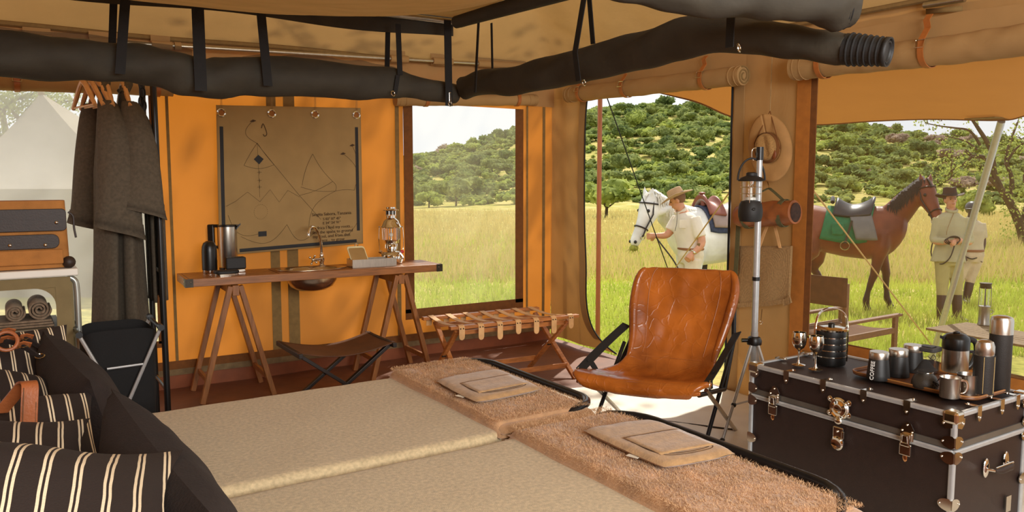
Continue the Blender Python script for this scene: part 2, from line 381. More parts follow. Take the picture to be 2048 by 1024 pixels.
# grass blades near the tent (uncountable)
rng = np.random.default_rng(3)
def blades(n, w0, w1, t0, t1, h0, h1, name, label, mat, pw=1.):
    w = w0*(w1/w0)**(rng.random(n)**pw); t = t0+(t1-t0)*rng.random(n)
    px = FWH.x*w+_rt.x*w*t; py = FWH.y*w+_rt.y*w*t; pz = np.array([ground_z(a, a*b) for a, b in zip(w, t)])-.01
    h = h0+(h1-h0)*rng.random(n)**2; a = rng.random(n)*6.283; wd = .004+.0006*w; lx = (rng.random(n)-.5)*h*.9; ly = (rng.random(n)-.5)*h*.9
    v = np.empty((n, 3, 3)); v[:, 0] = np.c_[px-np.cos(a)*wd, py-np.sin(a)*wd, pz]; v[:, 1] = np.c_[px+np.cos(a)*wd, py+np.sin(a)*wd, pz]; v[:, 2] = np.c_[px+lx, py+ly, pz+h]
    me = bpy.data.meshes.new(name); me.vertices.add(3*n); me.vertices.foreach_set('co', v.ravel()); me.loops.add(3*n); me.loops.foreach_set('vertex_index', np.arange(3*n))
    me.polygons.add(n); me.polygons.foreach_set('loop_start', np.arange(n)*3); me.update(); me.validate(); me.materials.append(mat)
    o = bpy.data.objects.new(name, me); COL.objects.link(o); o['kind'] = 'stuff'; tag(o, label, 'grass'); return o
m_g1 = M('grass_green', S(165, 182, 76), .9, var=.25, vs=.8, tr=.4, trc=S(185, 205, 84), c2=S(204, 198, 110), spec=.1)
m_g2 = M('grass_straw', S(204, 186, 124), .9, var=.2, vs=.5, tr=.3, trc=S(212, 195, 128), spec=.1)
blades(120000, 8, 34, -.42, .80, .04, .22, 'meadow_grass', 'short green grass on the meadow around the horses', m_g1)
blades(70000, 15, 90, -.42, .80, .15, .55, 'dry_grass', 'tall straw coloured dry grass further out on the meadow', m_g2)

# ---------------------------------------------------------------- trees
def leaf_mat(name, c, c2, tr=.3): return M(name, S(*c), .85, var=.35, vs=1.2, c2=S(*c2), tr=tr, trc=S(*c2), det=3, spec=.15)
lm = [leaf_mat('leaves_olive', (112, 128, 70), (158, 166, 98)), leaf_mat('leaves_bright', (128, 146, 66), (174, 184, 98)), leaf_mat('leaves_dark', (92, 112, 60), (132, 146, 84)), leaf_mat('leaves_mauve', (150, 130, 112), (190, 168, 150))]
m_bark = M('bark', S(84, 66, 46), .9, var=.3, vs=6, bump=.5, bs=20)
def crown(rad, hgt, z0, n, seed, leaf=.05, lumps=7, flat=.6):
    r = random.Random(seed); b = B(); cs = []
    for i in range(lumps):
        a = r.random()*6.28; d = rad*.62*math.sqrt(r.random()); cs.append((d*math.cos(a), d*math.sin(a), z0+hgt*(.3+.55*r.random()*(1-.5*d/rad)), rad*(.3+.22*r.random())))
    for i in range(n):
        c = cs[r.randrange(lumps)]; u = Vector((r.gauss(0, 1), r.gauss(0, 1), r.gauss(0, 1))).normalized()*(.75+.3*r.random())
        p = Vector((c[0]+u.x*c[3], c[1]+u.y*c[3], c[2]+u.z*c[3]*flat)); t1 = u.orthogonal().normalized(); t2 = u.cross(t1)
        t = Vector((r.gauss(0, 1), r.gauss(0, 1), r.gauss(0, 1)))*.6+u; t.normalize(); t1 = t.orthogonal().normalized(); t2 = t.cross(t1)
        a = r.random()*6.28; e1 = t1*math.cos(a)+t2*math.sin(a); e2 = t.cross(e1); s_ = leaf*rad*(.6+.8*r.random())
        b.add([p-e1*s_-e2*s_*.6, p+e1*s_-e2*s_*.6, p+e1*s_*.7+e2*s_*.7, p-e1*s_*.7+e2*s_*.7], [(0, 1, 2, 3)])
    for c in cs:                                         # dense core so that the crown is not see-through
        b.sph(c[:3], (c[3]*.82, c[3]*.82, c[3]*.82*flat), 8, 5)
    return b, cs
def trunk_mesh(cs, z0, r0, seed, fork=.35):
    r = random.Random(seed); b = B(); base = Vector((0, 0, -.2)); fk = Vector((r.uniform(-.05, .05)*z0, r.uniform(-.05, .05)*z0, z0*fork))
    b.tube([base, fk*.5, fk], [r0*1.25, r0, r0*.9], 7)
    for c in cs[:6]:
        e = Vector(c[:3]); m = fk.lerp(e, .5)+Vector((r.uniform(-.1, .1), r.uniform(-.1, .1), -.06))*z0
        b.tube([fk, m, e], [r0*.62, r0*.42, r0*.15], 6)
    return b
PROTO = []
for k in range(8):                                       # eight crown shapes of unit radius (metres scale by instance)
    flat = .55 if k % 2 else .8
    b, cs = crown(1., .75 if flat < .6 else 1.0, .45 if k < 4 else .1, 520, 100+k, .075, 6+k % 4, flat)
    me = b.obj('foliage', lm[0], None, ang=0, smooth=True); tk = trunk_mesh(cs, .9, .05, k).obj('stem', m_bark)
    PROTO.append((me.data, tk.data)); bpy.data.objects.remove(me); bpy.data.objects.remove(tk)
CM = {}
def crown_data(k, mi):
    if (k, mi) not in CM:
        d = PROTO[k][0].copy(); d.materials[0] = lm[mi]; CM[(k, mi)] = d
    return CM[(k, mi)]
def plant(name, label, cat, group, k, mi, w, s, sc, zs=1., stem=True):
    p = gp(w, s); o = bpy.data.objects.new(name, None); COL.objects.link(o); o.empty_display_size = .2
    o.location = p; o.scale = (sc, sc, sc*zs); o.rotation_euler = (0, 0, R.random()*6.28); tag(o, label, cat, group)
    f = bpy.data.objects.new('foliage', crown_data(k, mi)); COL.objects.link(f); f.parent = o
    if stem: t = bpy.data.objects.new('stem', PROTO[k][1]); COL.objects.link(t); t.parent = o
    return o
def wx(x, y): p = PG(x, y); return p.dot(FWH), p.dot(_rt)
# meadow trees one can pick out (screen column, base row on the meadow)
NAMED = [('acacia_tree', 'lone small acacia on the meadow left of the white horse', 1212, 436, 1, 1, 2.6, .95),
 ('acacia_tree', 'dark bushy tree at the hill foot behind the white horse', 1362, 424, 2, 2, 2.1, 1.1),
 ('acacia_tree', 'spreading tree above the white horse on the hill foot', 1405, 418, 5, 0, 2.4, 1.1),
 ('round_tree', 'leftmost green tree at the hill foot in the back window', 838, 416, 4, 0, 2.6, 1.2),
 ('round_tree', 'low bright round tree at the left of the back window', 858, 418, 5, 1, 2.0, 1.2),
 ('acacia_tree', 'thin stemmed acacia in the middle of the back window', 912, 417, 1, 0, 2.8, 1.1),
 ('bush', 'low dark bush on the meadow in the back window', 955, 414, 6, 2, 1.6, .9),
 ('round_tree', 'broad green tree at the hill foot right in the back window', 985, 408, 3, 0, 3.4, 1.1),
 ('round_tree', 'dark green tree next to the right edge of the back window', 1015, 406, 7, 2, 3.0, 1.15),
 ('acacia_tree', 'flat topped acacia standing over the brown horse\'s back', 1775, 392+14, 1, 0, 3.0, 1.0),
 ('round_tree', 'bright green leafy bush left of the brown horse\'s saddle', 1678, 402, 4, 1, 2.3, 1.3),
 ('bush', 'small green bush behind the helmeted rider', 1945, 432, 6, 1, 1.6, 1.2)]
for nm, lb, x, y, k, mi, sc, zs in NAMED:
    w, s = wx(x, max(y, 404)); plant(nm, lb, 'tree' if 'tree' in nm else 'bush', None, k, mi, w, s, sc, zs)
# hillside bushes and trees
HL = ['olive green bush on the slope of the far hill', 'bright green bush on the slope of the far hill', 'dark green bush on the slope of the far hill', 'greyish mauve flowering bush on the slope of the far hill']
cnt = 0; taken = []
rr = random.Random(21)
spans = [(815, 1045), (1180, 1465), (1630, 2048)]
while cnt < 285:
    sp = spans[rr.choices((0, 1, 2), (.26, .34, .40))[0]]; x = rr.uniform(sp[0]-12, sp[1]+12); u = rr.random(); w = 128+u**1.15*(W1-128)*1.01; s = (x-1024)/FPX*w
    sc = rr.uniform(2.0, 4.4)*(.75+.5*u)
    if any(abs(w-a)*.45 < (sc+c)*.45 and abs(s-b) < (sc+c)*.45 for a, b, c in taken): 
        if rr.random() < .93: continue
    taken.append((w, s, sc)); mi = rr.choices((0, 1, 2, 3), (.4, .22, .26, .12 if sp[0] > 1600 else .05))[0]
    plant('hillside_bush', HL[mi]+[' in the back window', ' in the doorway', ' in the right window'][spans.index(sp)], 'bush', 'bushes on the far hill', rr.randrange(8), mi, w, s, sc, rr.uniform(.7, 1.0), stem=False); cnt += 1

# the small scrub between them, beyond counting
scb = B(); pr = []
for k in range(4):
    bb, _ = crown(1., .8, .05, 46, 300+k, .24, 4, .7); pr.append(bb)
for mi in (0, 1, 2):
    vs, fs = [], []
    for q in range(860):
        sp = (spans[rr.choices((0, 1, 2), (.26, .34, .40))[0]] if q < 520 else (560, 2350)); x = rr.uniform(sp[0]-12, sp[1]+12); u = rr.random(); w = 112+u*(W1-104); s = (x-1024)/FPX*w; p = gp(w, s); sc = rr.uniform(.8, 2.4)*(.7+.8*u)*(1 if q < 520 else 1.5); bb = pr[q % 4]; o0 = len(vs)
        vs += [(p.x+a*sc, p.y+c*sc, p.z-.1+d*sc*.85) for a, c, d in bb.v]; fs += [tuple(i+o0 for i in f) for f in bb.f]
    b = B(); b.v = vs; b.f = fs; o = b.obj('hillside_scrub', lm[mi], kind='stuff', ang=0); tag(o, ['olive', 'bright green', 'dark green'][mi]+' low scrub covering the slope of the far hill', 'scrub')
# ---------------------------------------------------------------- twin camp beds
m_cover = M('oatmeal_blanket', S(196, 176, 138), .95, var=.2, vs=70, bump=.6, bs=420, sheen=.2, det=8)
m_fur = M('mohair', S(186, 146, 106), .95, var=.22, vs=16, bump=.5, bs=150, sheen=.4)
m_fuzz = M('mohair_fuzz', S(214, 178, 138), .9, var=.2, vs=18, tr=.3)
m_felt = M('felt_pouch', S(172, 136, 92), .95, var=.18, vs=30, bump=.5, bs=120, sheen=.3)
m_stitch = M('dark_stitch', S(88, 62, 36), .9)
m_label = M('white_tag', S(235, 228, 210), .7)
def slab(x0, x1, y0, y1, zt, h, p=26, n=44, amp=.003, sc=5, seed=0, skew=0.):
    def fn(u, v):
        a = math.sin((u*2-1)*math.pi/2*.999); c = math.sin((v*2-1)*math.pi/2*.999)
        x = lerp(x0, x1, (a+1)/2); y = lerp(y0, y1, (c+1)/2)
        x += skew*(c)
        z = zt-h*min(1., abs(a)**p+abs(c)**p)+amp*(nz((x+seed, y, 1), sc)+.6*nz((x*2.5+seed, y*1.2, 5), sc))
        return (x, y, z)
    b = B().grid(fn, n, n); return b
def rounded_loop(x0, x1, y0, y1, r, z):
    P = []
    for cx, cy, a0 in ((x1-r, y1-r, 0), (x0+r, y1-r, 90), (x0+r, y0+r, 180), (x1-r, y0+r, 270)):
        for k in range(7): a = math.radians(a0+k*15); P.append((cx+r*math.cos(a), cy+r*math.sin(a), z))
    return P
def frame_loop(x1, y0, y1):
    P = rounded_loop(-.32, x1+.03, y0+.02, y1-.02, .14 if y0 > 2 else .20, 0); Q = []
    for i, p in enumerate(P):
        Q.append(p); n = P[(i+1) % len(P)]
        if abs(n[0]-p[0]) > 1: Q += [(x, p[1], 0) for x in ([x1-.18, x1-.34] if n[0] < p[0] else [x1-.34, x1-.18])]
    return [(x, y, .452+.078*max(0, min(1, (x-(x1-.30))/.22))) for x, y, z in Q]
def fuzz(x0, x1, y0, y1, zt, n, mat, par, name='fuzz', L=.0095, edge=.35, skew=0.):
    b = B(); r = random.Random(int(x0*100+y0*1000)); 
    for i in range(n):
        u, v = r.random(), r.random(); x = lerp(x0+.01, x1-.006, u)
        y = lerp(y0+.012, y1-.012, v); c = v*2-1; x += skew*c
        du = min(x-x0-skew*c, x1+skew*c-x); 
        z = zt-.004*(du < .03)
        d = Vector((r.gauss(0, .7), r.gauss(0, .7), .55+r.random()*.6)).normalized()*L*(.5+r.random())
        p = Vector((x, y, z-.002)); t = d.orthogonal().normalized()*.00045
        b.add([p-t, p+t, p+d*.6+Vector((d.y, -d.x, 0))*.2, p+d], [(0, 1, 2), (0, 2, 3)])
    o = b.obj(name, mat, par, smooth=False, kind='stuff'); return o
ZT = .50
for i, (x1, y0, y1) in enumerate(((2.10, 2.62, 3.66), (2.13, 1.36, 2.54))):
    far = i == 0
    bed = thing('camp_bed', 'far camp bed with black rounded frame nearest the wash table' if far else 'near camp bed with black rounded frame in the foreground', 'bed', (1., (y0+y1)/2, 0), 0, 'twin camp beds')
    B().tube(frame_loop(x1, y0, y1), .019, 12, closed=True).obj('frame', m_blackmet, bed)
    slab(-.30, x1-.02, y0+.03, y1-.02, .475, .17, n=24).obj('mattress', M('mattress_ticking', S(200, 190, 165), .9), bed, ang=0)
    for lx in (-.2, x1-.14):
        for ly in (y0+.12, y1-.12): B().cyl((lx, ly, 0), (lx, ly, .46), .016, n=10).obj('leg', m_blackmet, bed)
    cv = slab(-.34, x1-.03, y0-.028, y1+.03, ZT, .2, p=60, n=70, amp=.0035, sc=4, seed=i*3)
    tag(cv.obj('coverlet', m_cover, ang=0), 'oatmeal wool coverlet on the %s camp bed' % ('far' if far else 'near'), 'blanket', 'wool coverlets')
    bl = thing('mohair_blanket', 'folded fuzzy brown blanket across the foot of the %s bed' % ('far' if far else 'near'), 'blanket', (1.8, (y0+y1)/2, ZT), 0, 'folded mohair blankets')
    sk = .0
    for k, (dx, zz) in enumerate(((0, ZT+.014), (.012, ZT+.028), (-.004, ZT+.044))):
        slab(1.575+dx+(.02 if far else .03), x1-.02, y0-.032, y1+.034, zz, .2 if k == 2 else .03, p=30, n=44, amp=.004, sc=6, seed=k+i*5, skew=sk).obj('fold', m_fur, bl, ang=0)
    fuzz(1.575+(.02 if far else .03), x1-.03, y0-.02, y1+.02, ZT+.046, 38000, m_fuzz, bl)
    b = B(); r = random.Random(i)
    for q in range(5000):                                # fuzz on the folded edge and the bed's far side
        e = r.random(); z = ZT+.045*r.random()
        if e < .5: p = Vector((1.585+(.02 if far else .03)+.008*r.random(), lerp(y0+.02, y1-.03, r.random()), z)); d = Vector((-1, r.gauss(0, .5), r.gauss(0.2, .6)))
        elif e < .8: p = Vector((lerp(1.62, x1-.05, r.random()), y1+.02, z)); d = Vector((r.gauss(0, .6), .7, r.gauss(.5, .5)))
        else: p = Vector((x1-.035, lerp(y0+.03, y1-.05, r.random()), z)); d = Vector((.8, r.gauss(0, .6), r.gauss(.5, .5)))
        d = d.normalized()*.010*(.5+r.random()); t = d.orthogonal().normalized()*.00045; b.add([p-t, p+t, p+d], [(0, 1, 2)])
    b.obj('edge_fuzz', m_fuzz, bl, smooth=False, kind='stuff')
    # pouch lying on the blanket
    P = [PX(x, y, 2, ZT+.06) for x, y in (((862, 764), (1000, 739), (1083, 781), (958, 806)) if far else ((1159, 861), (1300, 841), (1477, 909), (1330, 941)))]
    c = sum(P, Vector())/4; e1 = ((P[1]-P[0])+(P[2]-P[3]))/2; e2 = ((P[0]-P[3])+(P[1]-P[2]))/2
    po = thing('hot_water_bottle_pouch', 'brown felt pouch with stitched pocket on the %s bed\'s fuzzy blanket' % ('far' if far else 'near'), 'pouch', (c.x, c.y, ZT+.047), 0, 'felt pouches')
    def pf_(top):
        def fn(u, v):
            a, q = u*2-1, v*2-1; k = 1-.05*abs(a*q)**2
            p = c+e1*(a/2*k)+e2*(q/2*k); t = .017*max(0, (1-abs(a)**7)*(1-abs(q)**7))**.5
            zz = ZT+.064+(t if top else -t)+(.003*nz((p.x, p.y, i), 14) if top else 0)
            return (p.x, p.y, zz)
        return fn
    pb = B().grid(pf_(True), 30, 30); pb.grid(lambda u, v: pf_(False)(1-u, v), 30, 30); pb.obj('body', m_felt, po, ang=0)
    def at_(a, q, dz=.0185): p = c+e1*(a/2)+e2*(q/2); return Vector((p.x, p.y, ZT+.064+dz*max(.4, (1-abs(a)**7)*(1-abs(q)**7))**.5))
    for off in (0, .05):
        ln = curve([at_(-.72+off, -.05), at_(-.62+off, -.72+off), at_(.5-off, -.78+off), at_(.72-off, -.5), at_(.74-off, .05)], 40); B().tube(ln, .0012, 5).obj('pocket_stitching', m_stitch, po)
    B().grid(lambda u, v: at_(lerp(-.72, .76, u), lerp(-.70, .15, v), .0205+.001*math.sin(v*9)), 12, 12).obj('pocket', m_felt, po, ang=0, solid=.003)
    tp = at_(-.98, -.35, 0); B().box((tp.x-.008, tp.y, tp.z-.004), (.02, .045, .0015), Matrix.Rotation(.3, 3, 'Z')).obj('tag', m_label, po, smooth=False)

# ---------------------------------------------------------------- cushions at the heads of the beds
def stripe_mat():
    mt = bpy.data.materials.new('striped_ticking'); mt.use_nodes = True; nt = mt.node_tree; L = nt.links; p = nt.nodes['Principled BSDF']; p.inputs['Roughness'].default_value = .85
    tc = _node(nt, 'ShaderNodeTexCoord'); sx = _node(nt, 'ShaderNodeSeparateXYZ'); L.new(tc.outputs['Object'], sx.inputs[0])
    nn = _node(nt, 'ShaderNodeTexNoise', Scale=9); L.new(tc.outputs['Object'], nn.inputs['Vector'])
    ml = _node(nt, 'ShaderNodeMath', operation='MULTIPLY_ADD'); L.new(nn.outputs['Fac'], ml.inputs[0]); ml.inputs[1].default_value = .006; L.new(sx.outputs['X'], ml.inputs[2])
    outs = []
    for off in (.0, .0085):
        ad = _node(nt, 'ShaderNodeMath', operation='ADD'); L.new(ml.outputs[0], ad.inputs[0]); ad.inputs[1].default_value = off+5
        md = _node(nt, 'ShaderNodeMath', operation='MODULO'); L.new(ad.outputs[0], md.inputs[0]); md.inputs[1].default_value = .046
        ls = _node(nt, 'ShaderNodeMath', operation='LESS_THAN'); L.new(md.outputs[0], ls.inputs[0]); ls.inputs[1].default_value = .0046; outs.append(ls)
    mx = _node(nt, 'ShaderNodeMath', operation='MAXIMUM'); L.new(outs[0].outputs[0], mx.inputs[0]); L.new(outs[1].outputs[0], mx.inputs[1])
    mc = _node(nt, 'ShaderNodeMix', data_type='RGBA'); mc.inputs[6].default_value = C3(S(38, 27, 22)); mc.inputs[7].default_value = C3(S(226, 208, 176)); L.new(mx.outputs[0], mc.inputs[0])
    L.new(mc.outputs[2], p.inputs['Base Color'])
    n2 = _node(nt, 'ShaderNodeTexNoise', Scale=300); bp = _node(nt, 'ShaderNodeBump', Strength=.3, Distance=.003); L.new(tc.outputs['Object'], n2.inputs['Vector']); L.new(n2.outputs['Fac'], bp.inputs['Height']); L.new(bp.outputs[0], p.inputs['Normal'])
    return mt
m_stripe = stripe_mat()
m_brownwool = M('brown_wool', S(34, 23, 19), .95, var=.2, vs=24, bump=.5, bs=160)
m_piping = M('cream_piping', S(208, 176, 112), .8)
m_bagleather = M('saddle_leather', S(150, 84, 44), .5, var=.15, vs=25, bump=.25, bs=160)
def cushion(w, h, t, seed=0, wr=.006, pin=.07, ex=2.6):
    b = B()
    for sg in (1, -1):
        def fn(u, v):
            a, c = u*2-1, v*2-1
            if sg < 0: a = -a
            k = 1-pin*(1-abs(c)**2)*abs(a)**3*0; x = w/2*a*(1-pin*(1-a*a)*0-pin*abs(a)**4*(1-c*c)); z = h/2*c*(1-pin*abs(c)**4*(1-a*a))
            th = t/2*max(0., (1-abs(a)**ex)*(1-abs(c)**ex))**(.5 if ex > 2 else .8)
            q = wr*(nz((x*6+seed, z*6, sg), 1.4))*min(1, th/t*4)+wr*1.2*abs(nz((x*3+seed, z*9, sg*3), 1.3))*(abs(a)**2)*min(1, th/t*4)
            return (x, sg*-th+q, z)
        b.grid(fn, 28, 28)
    return b
def frame_mat(loc, xdir, zdir):
    x = Vector(xdir).normalized(); z = Vector(zdir); z = (z-x*z.dot(x)).normalized(); y = z.cross(x)
    m = Matrix((x, y, z)).transposed().to_4x4(); m.translation = Vector(loc); return m
def put(o, m): o.matrix_basis = m; return o
# (loc, long direction, height direction, w, h, t)
CU = [('near bed, nearest striped cushion lying on top of the pile', (-.235, 1.62, .92), (.98, -.17, -.03), (.17, .98, .06), 1.0, .50, .34),
      ('second striped cushion of the near bed, behind the leather handle', (-.24, 2.20, .83), (1, -.05, -.03), (.1, 1, .2), .80, .40, .22),
      ('flat striped cushion on the near bed with a straight end', (-.15, 2.46, .755), (1, .05, 0), (-.1, .85, .5), .72, .42, .17),
      ('striped cushion at the bottom of the near bed\'s pile', (-.20, 1.70, .65), (1, -.1, 0), (0, 1, .04), .60, .48, .34),
      ('striped cushion with dark border and cream piping on the far bed', (-.16, 2.98, .75), (1, .10, -.05), (-.05, 1, .25), .70, .46, .30),
      ('striped cushion at the back of the far bed under the leather straps', (-.14, 3.36, .745), (1, .12, .0), (-.15, .6, .8), .70, .46, .15)]
for k, (lb, loc, xd, zd, w, h, t) in enumerate(CU):
    o = cushion(w, h, t, k*7, ex=1.45 if k == 0 else 1.9 if k in (1, 4) else 2.6).obj('striped_cushion', m_stripe, ang=0); put(o, frame_mat(loc, xd, zd)); tag(o, lb, 'cushion', 'striped cushions')
    if k == 4:
        P = [(w/2*.97*a*(1-.03), -.045*(1-a*a)-.03, -h*.28+.02*a*a) for a in [q/10-1 for q in range(21)]]
        B().tube(P, .004, 6).obj('piping', m_piping, o, local=True)
        B().grid(lambda u, v: (w/2*.96*(u*2-1), -.047*(1-(u*2-1)**2)-.034, -h*(.29+.14*v)+.02*(u*2-1)**2), 16, 6).obj('border', m_brownwool, o, local=True, ang=0, solid=.003)
def eyelet(par, c, ax, r, mat=m_steel, name='eyelet', tr=.35, loc=False):
    z = Vector(ax).normalized(); x = z.orthogonal().normalized(); y = z.cross(x)
    B().tube([Vector(c)+x*(r*math.cos(a))+y*(r*math.sin(a)) for a in [q*math.pi/10 for q in range(20)]], r*tr, 8, closed=True).obj(name, mat, par, local=loc)
for lb, loc, xd, zd, w, h, t, ey in (
  ('large dark brown wool cushion with steel eyelets on the near bed', (.285, 1.88, .715), (.05, -1, 0), (-.16, 0, 1), 1.04, .43, .21, [(-.38, .05), (-.12, .02), (.02, -.05)]),
  ('dark brown wool cushion with steel eyelets on the far bed', (.205, 3.06, .71), (.10, -1, -.02), (-.28, 0, 1), .86, .42, .20, [(-.05, .06), (.25, 0)])):
    root = thing('wool_cushion', lb, 'cushion', group='brown wool cushions'); put(root, frame_mat(loc, xd, zd))
    cushion(w, h, t, 31+w, .01).obj('cover', m_brownwool, root, local=True, ang=0)
    for i, (a, q) in enumerate(ey):
        th = t/2*max(0, (1-abs(2*a/w)**2.6)*(1-abs(2*q/h)**2.6))**.5
        for sg in (1,): eyelet(root, (a, sg*th*1.0+.004, q), (0, 1, 0), .012 if i < 2 or w < 1 else .03, loc=True)
# leather handle of the bag between the near bed's cushions
hb = thing('leather_bag_handle', 'stitched tan leather handle standing up between the striped cushions', 'handle', (.0, 2.02, .86))
p0, p1 = PW(57, 860, 2.05), PW(60, 770, 2.05)
B().strip(curve([p0+V(-.0, -.01, 0), p0.lerp(p1, .6)+V(0, -.012, 0), p1, p1+V(-.01, .035, .0), p1+V(-.03, .06, -.03), p0+V(-.06, .10, .03)], 24), .038, .006, (1, -.2, 0)).obj('strap', m_bagleather, hb)
for s_ in (-.014, .014): B().tube([p0+V(s_, -.016, 0), p0.lerp(p1, .6)+V(s_, -.018, 0), p1+V(s_, -.006, -.004)], .001, 5).obj('stitching', m_stitch, hb)
B().strip([p0+V(-.16, .03, -.005), p0+V(-.02, 0, .012), p0+V(.05, -.0, .0)], .03, .006, (.1, -.9, .3)).obj('base_band', m_bagleather, hb)
# leather buckled straps on the far bed's cushion
ls = thing('buckled_luggage_straps', 'pair of brown leather straps with steel buckles on the far bed\'s cushions', 'strap', (-.0, 3.3, .93))
for y0_, xa, xb in ((672, -8, 88), (688, -8, 80)):
    pts = [PW(lerp(xa, xb, q/8), y0_-6+34*(q/8)**1.4-6*math.sin(q/8*3.1), 2.93 if y0_ < 680 else 2.75) for q in range(9)]
    B().strip(pts, .022, .005, (0.2, -.6, .6)).obj('strap', m_brownwool, ls)
    for q in (2, 5): p = pts[q]; B().strip([p+V(-.02, 0, .006), p+V(.0, 0, .010), p+V(.022, 0, .002)], .03, .006, (0.2, -.6, .6)).obj('leather_loop', m_bagleather, ls)
    B().strip([pts[2]+V(0, 0, .006), pts[5]+V(0, 0, .006)], .012, .003, (0.2, -.6, .6)).obj('steel_bar', m_steel, ls)
    for q in (5, 8): eyelet(ls, pts[q]+V(0, 0, .006), (0, -.4, 1), .014, name='buckle', tr=.18)
eyelet(ls, PW(13, 682, 2.7), (0.1, -1, .4), .032, m_bagleather, 'loop', .2)
# ---------------------------------------------------------------- mosquito-net canopy over the beds
can = thing('mosquito_net_canopy', 'rolled up dark mosquito net hung with black straps above the beds', 'mosquito net', (2.05, 3.75, 2.3))
CX, CY, CYN = 2.05, 3.78, 1.30
# frame tubes at the top
B().tube([(-1.2, CY, 2.31), (CX, CY, 2.31)], .016, 10).obj('frame_tube', m_pole, can)
B().tube([(CX, CY, 2.31), (CX, CYN, 2.31)], .016, 10).obj('frame_tube', m_pole, can)
B().tube([(CX, CYN, 2.33), (-1.2, CYN, 2.33)], .016, 10).obj('frame_tube', m_pole, can)
# top sheet, sagging between the tubes
m_sheet = M('canopy_sheet', S(196, 172, 124), .9, var=.14, vs=5, bump=.4, bs=14, tr=.3, trc=S(205, 172, 112), stretch=(1, 3, 1))
def top_fn(u, v):
    x = lerp(-1.2, CX-.01, u); y = lerp(CYN, CY-.01, v); e = (1-abs(u*2-1)**3)*(1-abs(v*2-1)**2.5)
    return (x, y, 2.33-.25*e+.012*nz((x*2+y, y*3.5, 2), 2.2)*e)
B().grid(top_fn, 60, 60).obj('top_sheet', m_sheet, can, ang=0)
B().grid(lambda u, v: (lerp(-1.2, CX, u), CY+.012, 2.33-.10*v-.01*math.sin(u*17)), 40, 3).obj('net_border', m_net, can, ang=0)
B().grid(lambda u, v: (CX+.012, lerp(CY-.05, CYN, u), 2.335-(.06+.05*u)*v), 40, 3).obj('net_border', m_net, can, ang=0)
def roll(pts, rad, n=22, seed=0, amp=.16, name='net_roll', mat=None, par=can, flat=1.0):
    P = curve(pts, 90); b = B(); k = len(P); T = []
    rs = rad if hasattr(rad, '__len__') else [rad]*len(pts); rr_ = np.interp(np.linspace(0, 1, k), np.linspace(0, 1, len(rs)), rs)
    for i in range(k):
        t = (P[min(i+1, k-1)]-P[max(0, i-1)]).normalized(); u = Vector((0, 0, 1)); u = (u-t*u.dot(t)).normalized(); w = t.cross(u)
        for j in range(n):
            a = 2*math.pi*j/n; d = i/k*len(pts)*1.6
            r_ = rr_[i]*(1+amp*nz((d, a*.6+seed, math.cos(a)), 1.1)+amp*.35*math.sin(a*3+d*2.2+seed))
            b.v.append(tuple(P[i]+u*(r_*math.cos(a)*flat)+w*(r_*math.sin(a))))
    b.f = [(i*n+j, i*n+(j+1) % n, (i+1)*n+(j+1) % n, (i+1)*n+j) for i in range(k-1) for j in range(n)]+[tuple(range(n))[::-1], tuple(range((k-1)*n, k*n))]
    return b.obj(name, mat or m_net, par, ang=60)
ZR = 1.985
roll([(-.9, CY-.03, 1.99), (-.3, CY-.03, 1.975), (.15, CY-.03, 1.975), (.42, CY-.03, 1.98), (.62, CY-.03, 1.965), (.78, CY-.03, 1.935), (.95, CY-.03, 1.955), (1.3, CY-.03, 1.965), (1.65, CY-.03, 1.965), (1.82, CY-.03, 1.955), (CX-.01, CY-.03, 1.935)],
     [.09, .092, .085, .078, .085, .085, .088, .088, .075, .055, .05], seed=1)
roll([(CX+.01, CY-.10, 1.965), (CX+.02, 3.45, 1.97), (CX+.02, 3.1, 1.955), (CX+.03, 2.75, 1.965), (CX+.04, 2.4, 1.98), (CX+.05, 2.1, 2.0), (CX+.08, 1.85, 1.965), (CX+.10, 1.66, 1.915), (CX+.12, 1.53, 1.885)],
     [.06, .062, .068, .072, .07, .068, .058, .05, .046], seed=5)
e0 = Vector((CX+.12, 1.535, 1.885)); e1 = Vector((CX+.155, 1.42, 1.865)); d_ = (e1-e0).normalized()
for q in range(7):                                       # the wound end of the net: stepped rings with piping
    a = e0+d_*(q*.017); B().tube([a, a+d_*.016], [.0475-.0012*q, .0465-.0012*q], 22).obj('wound_layer', m_blackmat, can)
    eyelet(can, a+d_*.016, d_, .0475-.0012*q, m_blackweb, 'piping', .07)
B().tube([e0+d_*.112, e0+d_*.126], [.041, .041], 22, cap=False).obj('wound_layer', m_blackmat, can, solid=.004)
B().tube([e0+d_*.10, e0+d_*.124], [.030, .030], 18, cap=False).obj('wound_layer', m_blackmat, can, solid=.003)
roll([PW(1694, 12, 2.33), PW(1660, 8, 2.31), PW(1560, -8, 2.28), PW(1450, 0, 2.27), PW(1330, -14, 2.26), PW(1200, -45, 2.24), PW(1020, -95, 2.2)], [.062, .068, .064, .052, .05, .05, .05], seed=9, amp=.2)
for q in range(3): eyelet(can, PW(1690-q*5, 12, 2.33), _rt, .064+.001*q, m_blackweb, 'piping', .05)
# thin upper folds of net along the rolls
for y_, (xa, xb), z_ in ((CY+.03, (-.9, .75), 2.06), (CY+.03, (.95, 1.75), 2.045)):
    B().grid(lambda u, v: (lerp(xa, xb, u), y_+.02*math.sin(u*9), lerp(z_-.08, z_+.035*math.sin(u*math.pi)**.5+.012*nz((u*6, 1, 1), 1.5), v)), 40, 4).obj('net_fold', m_netthin, can, ang=0)
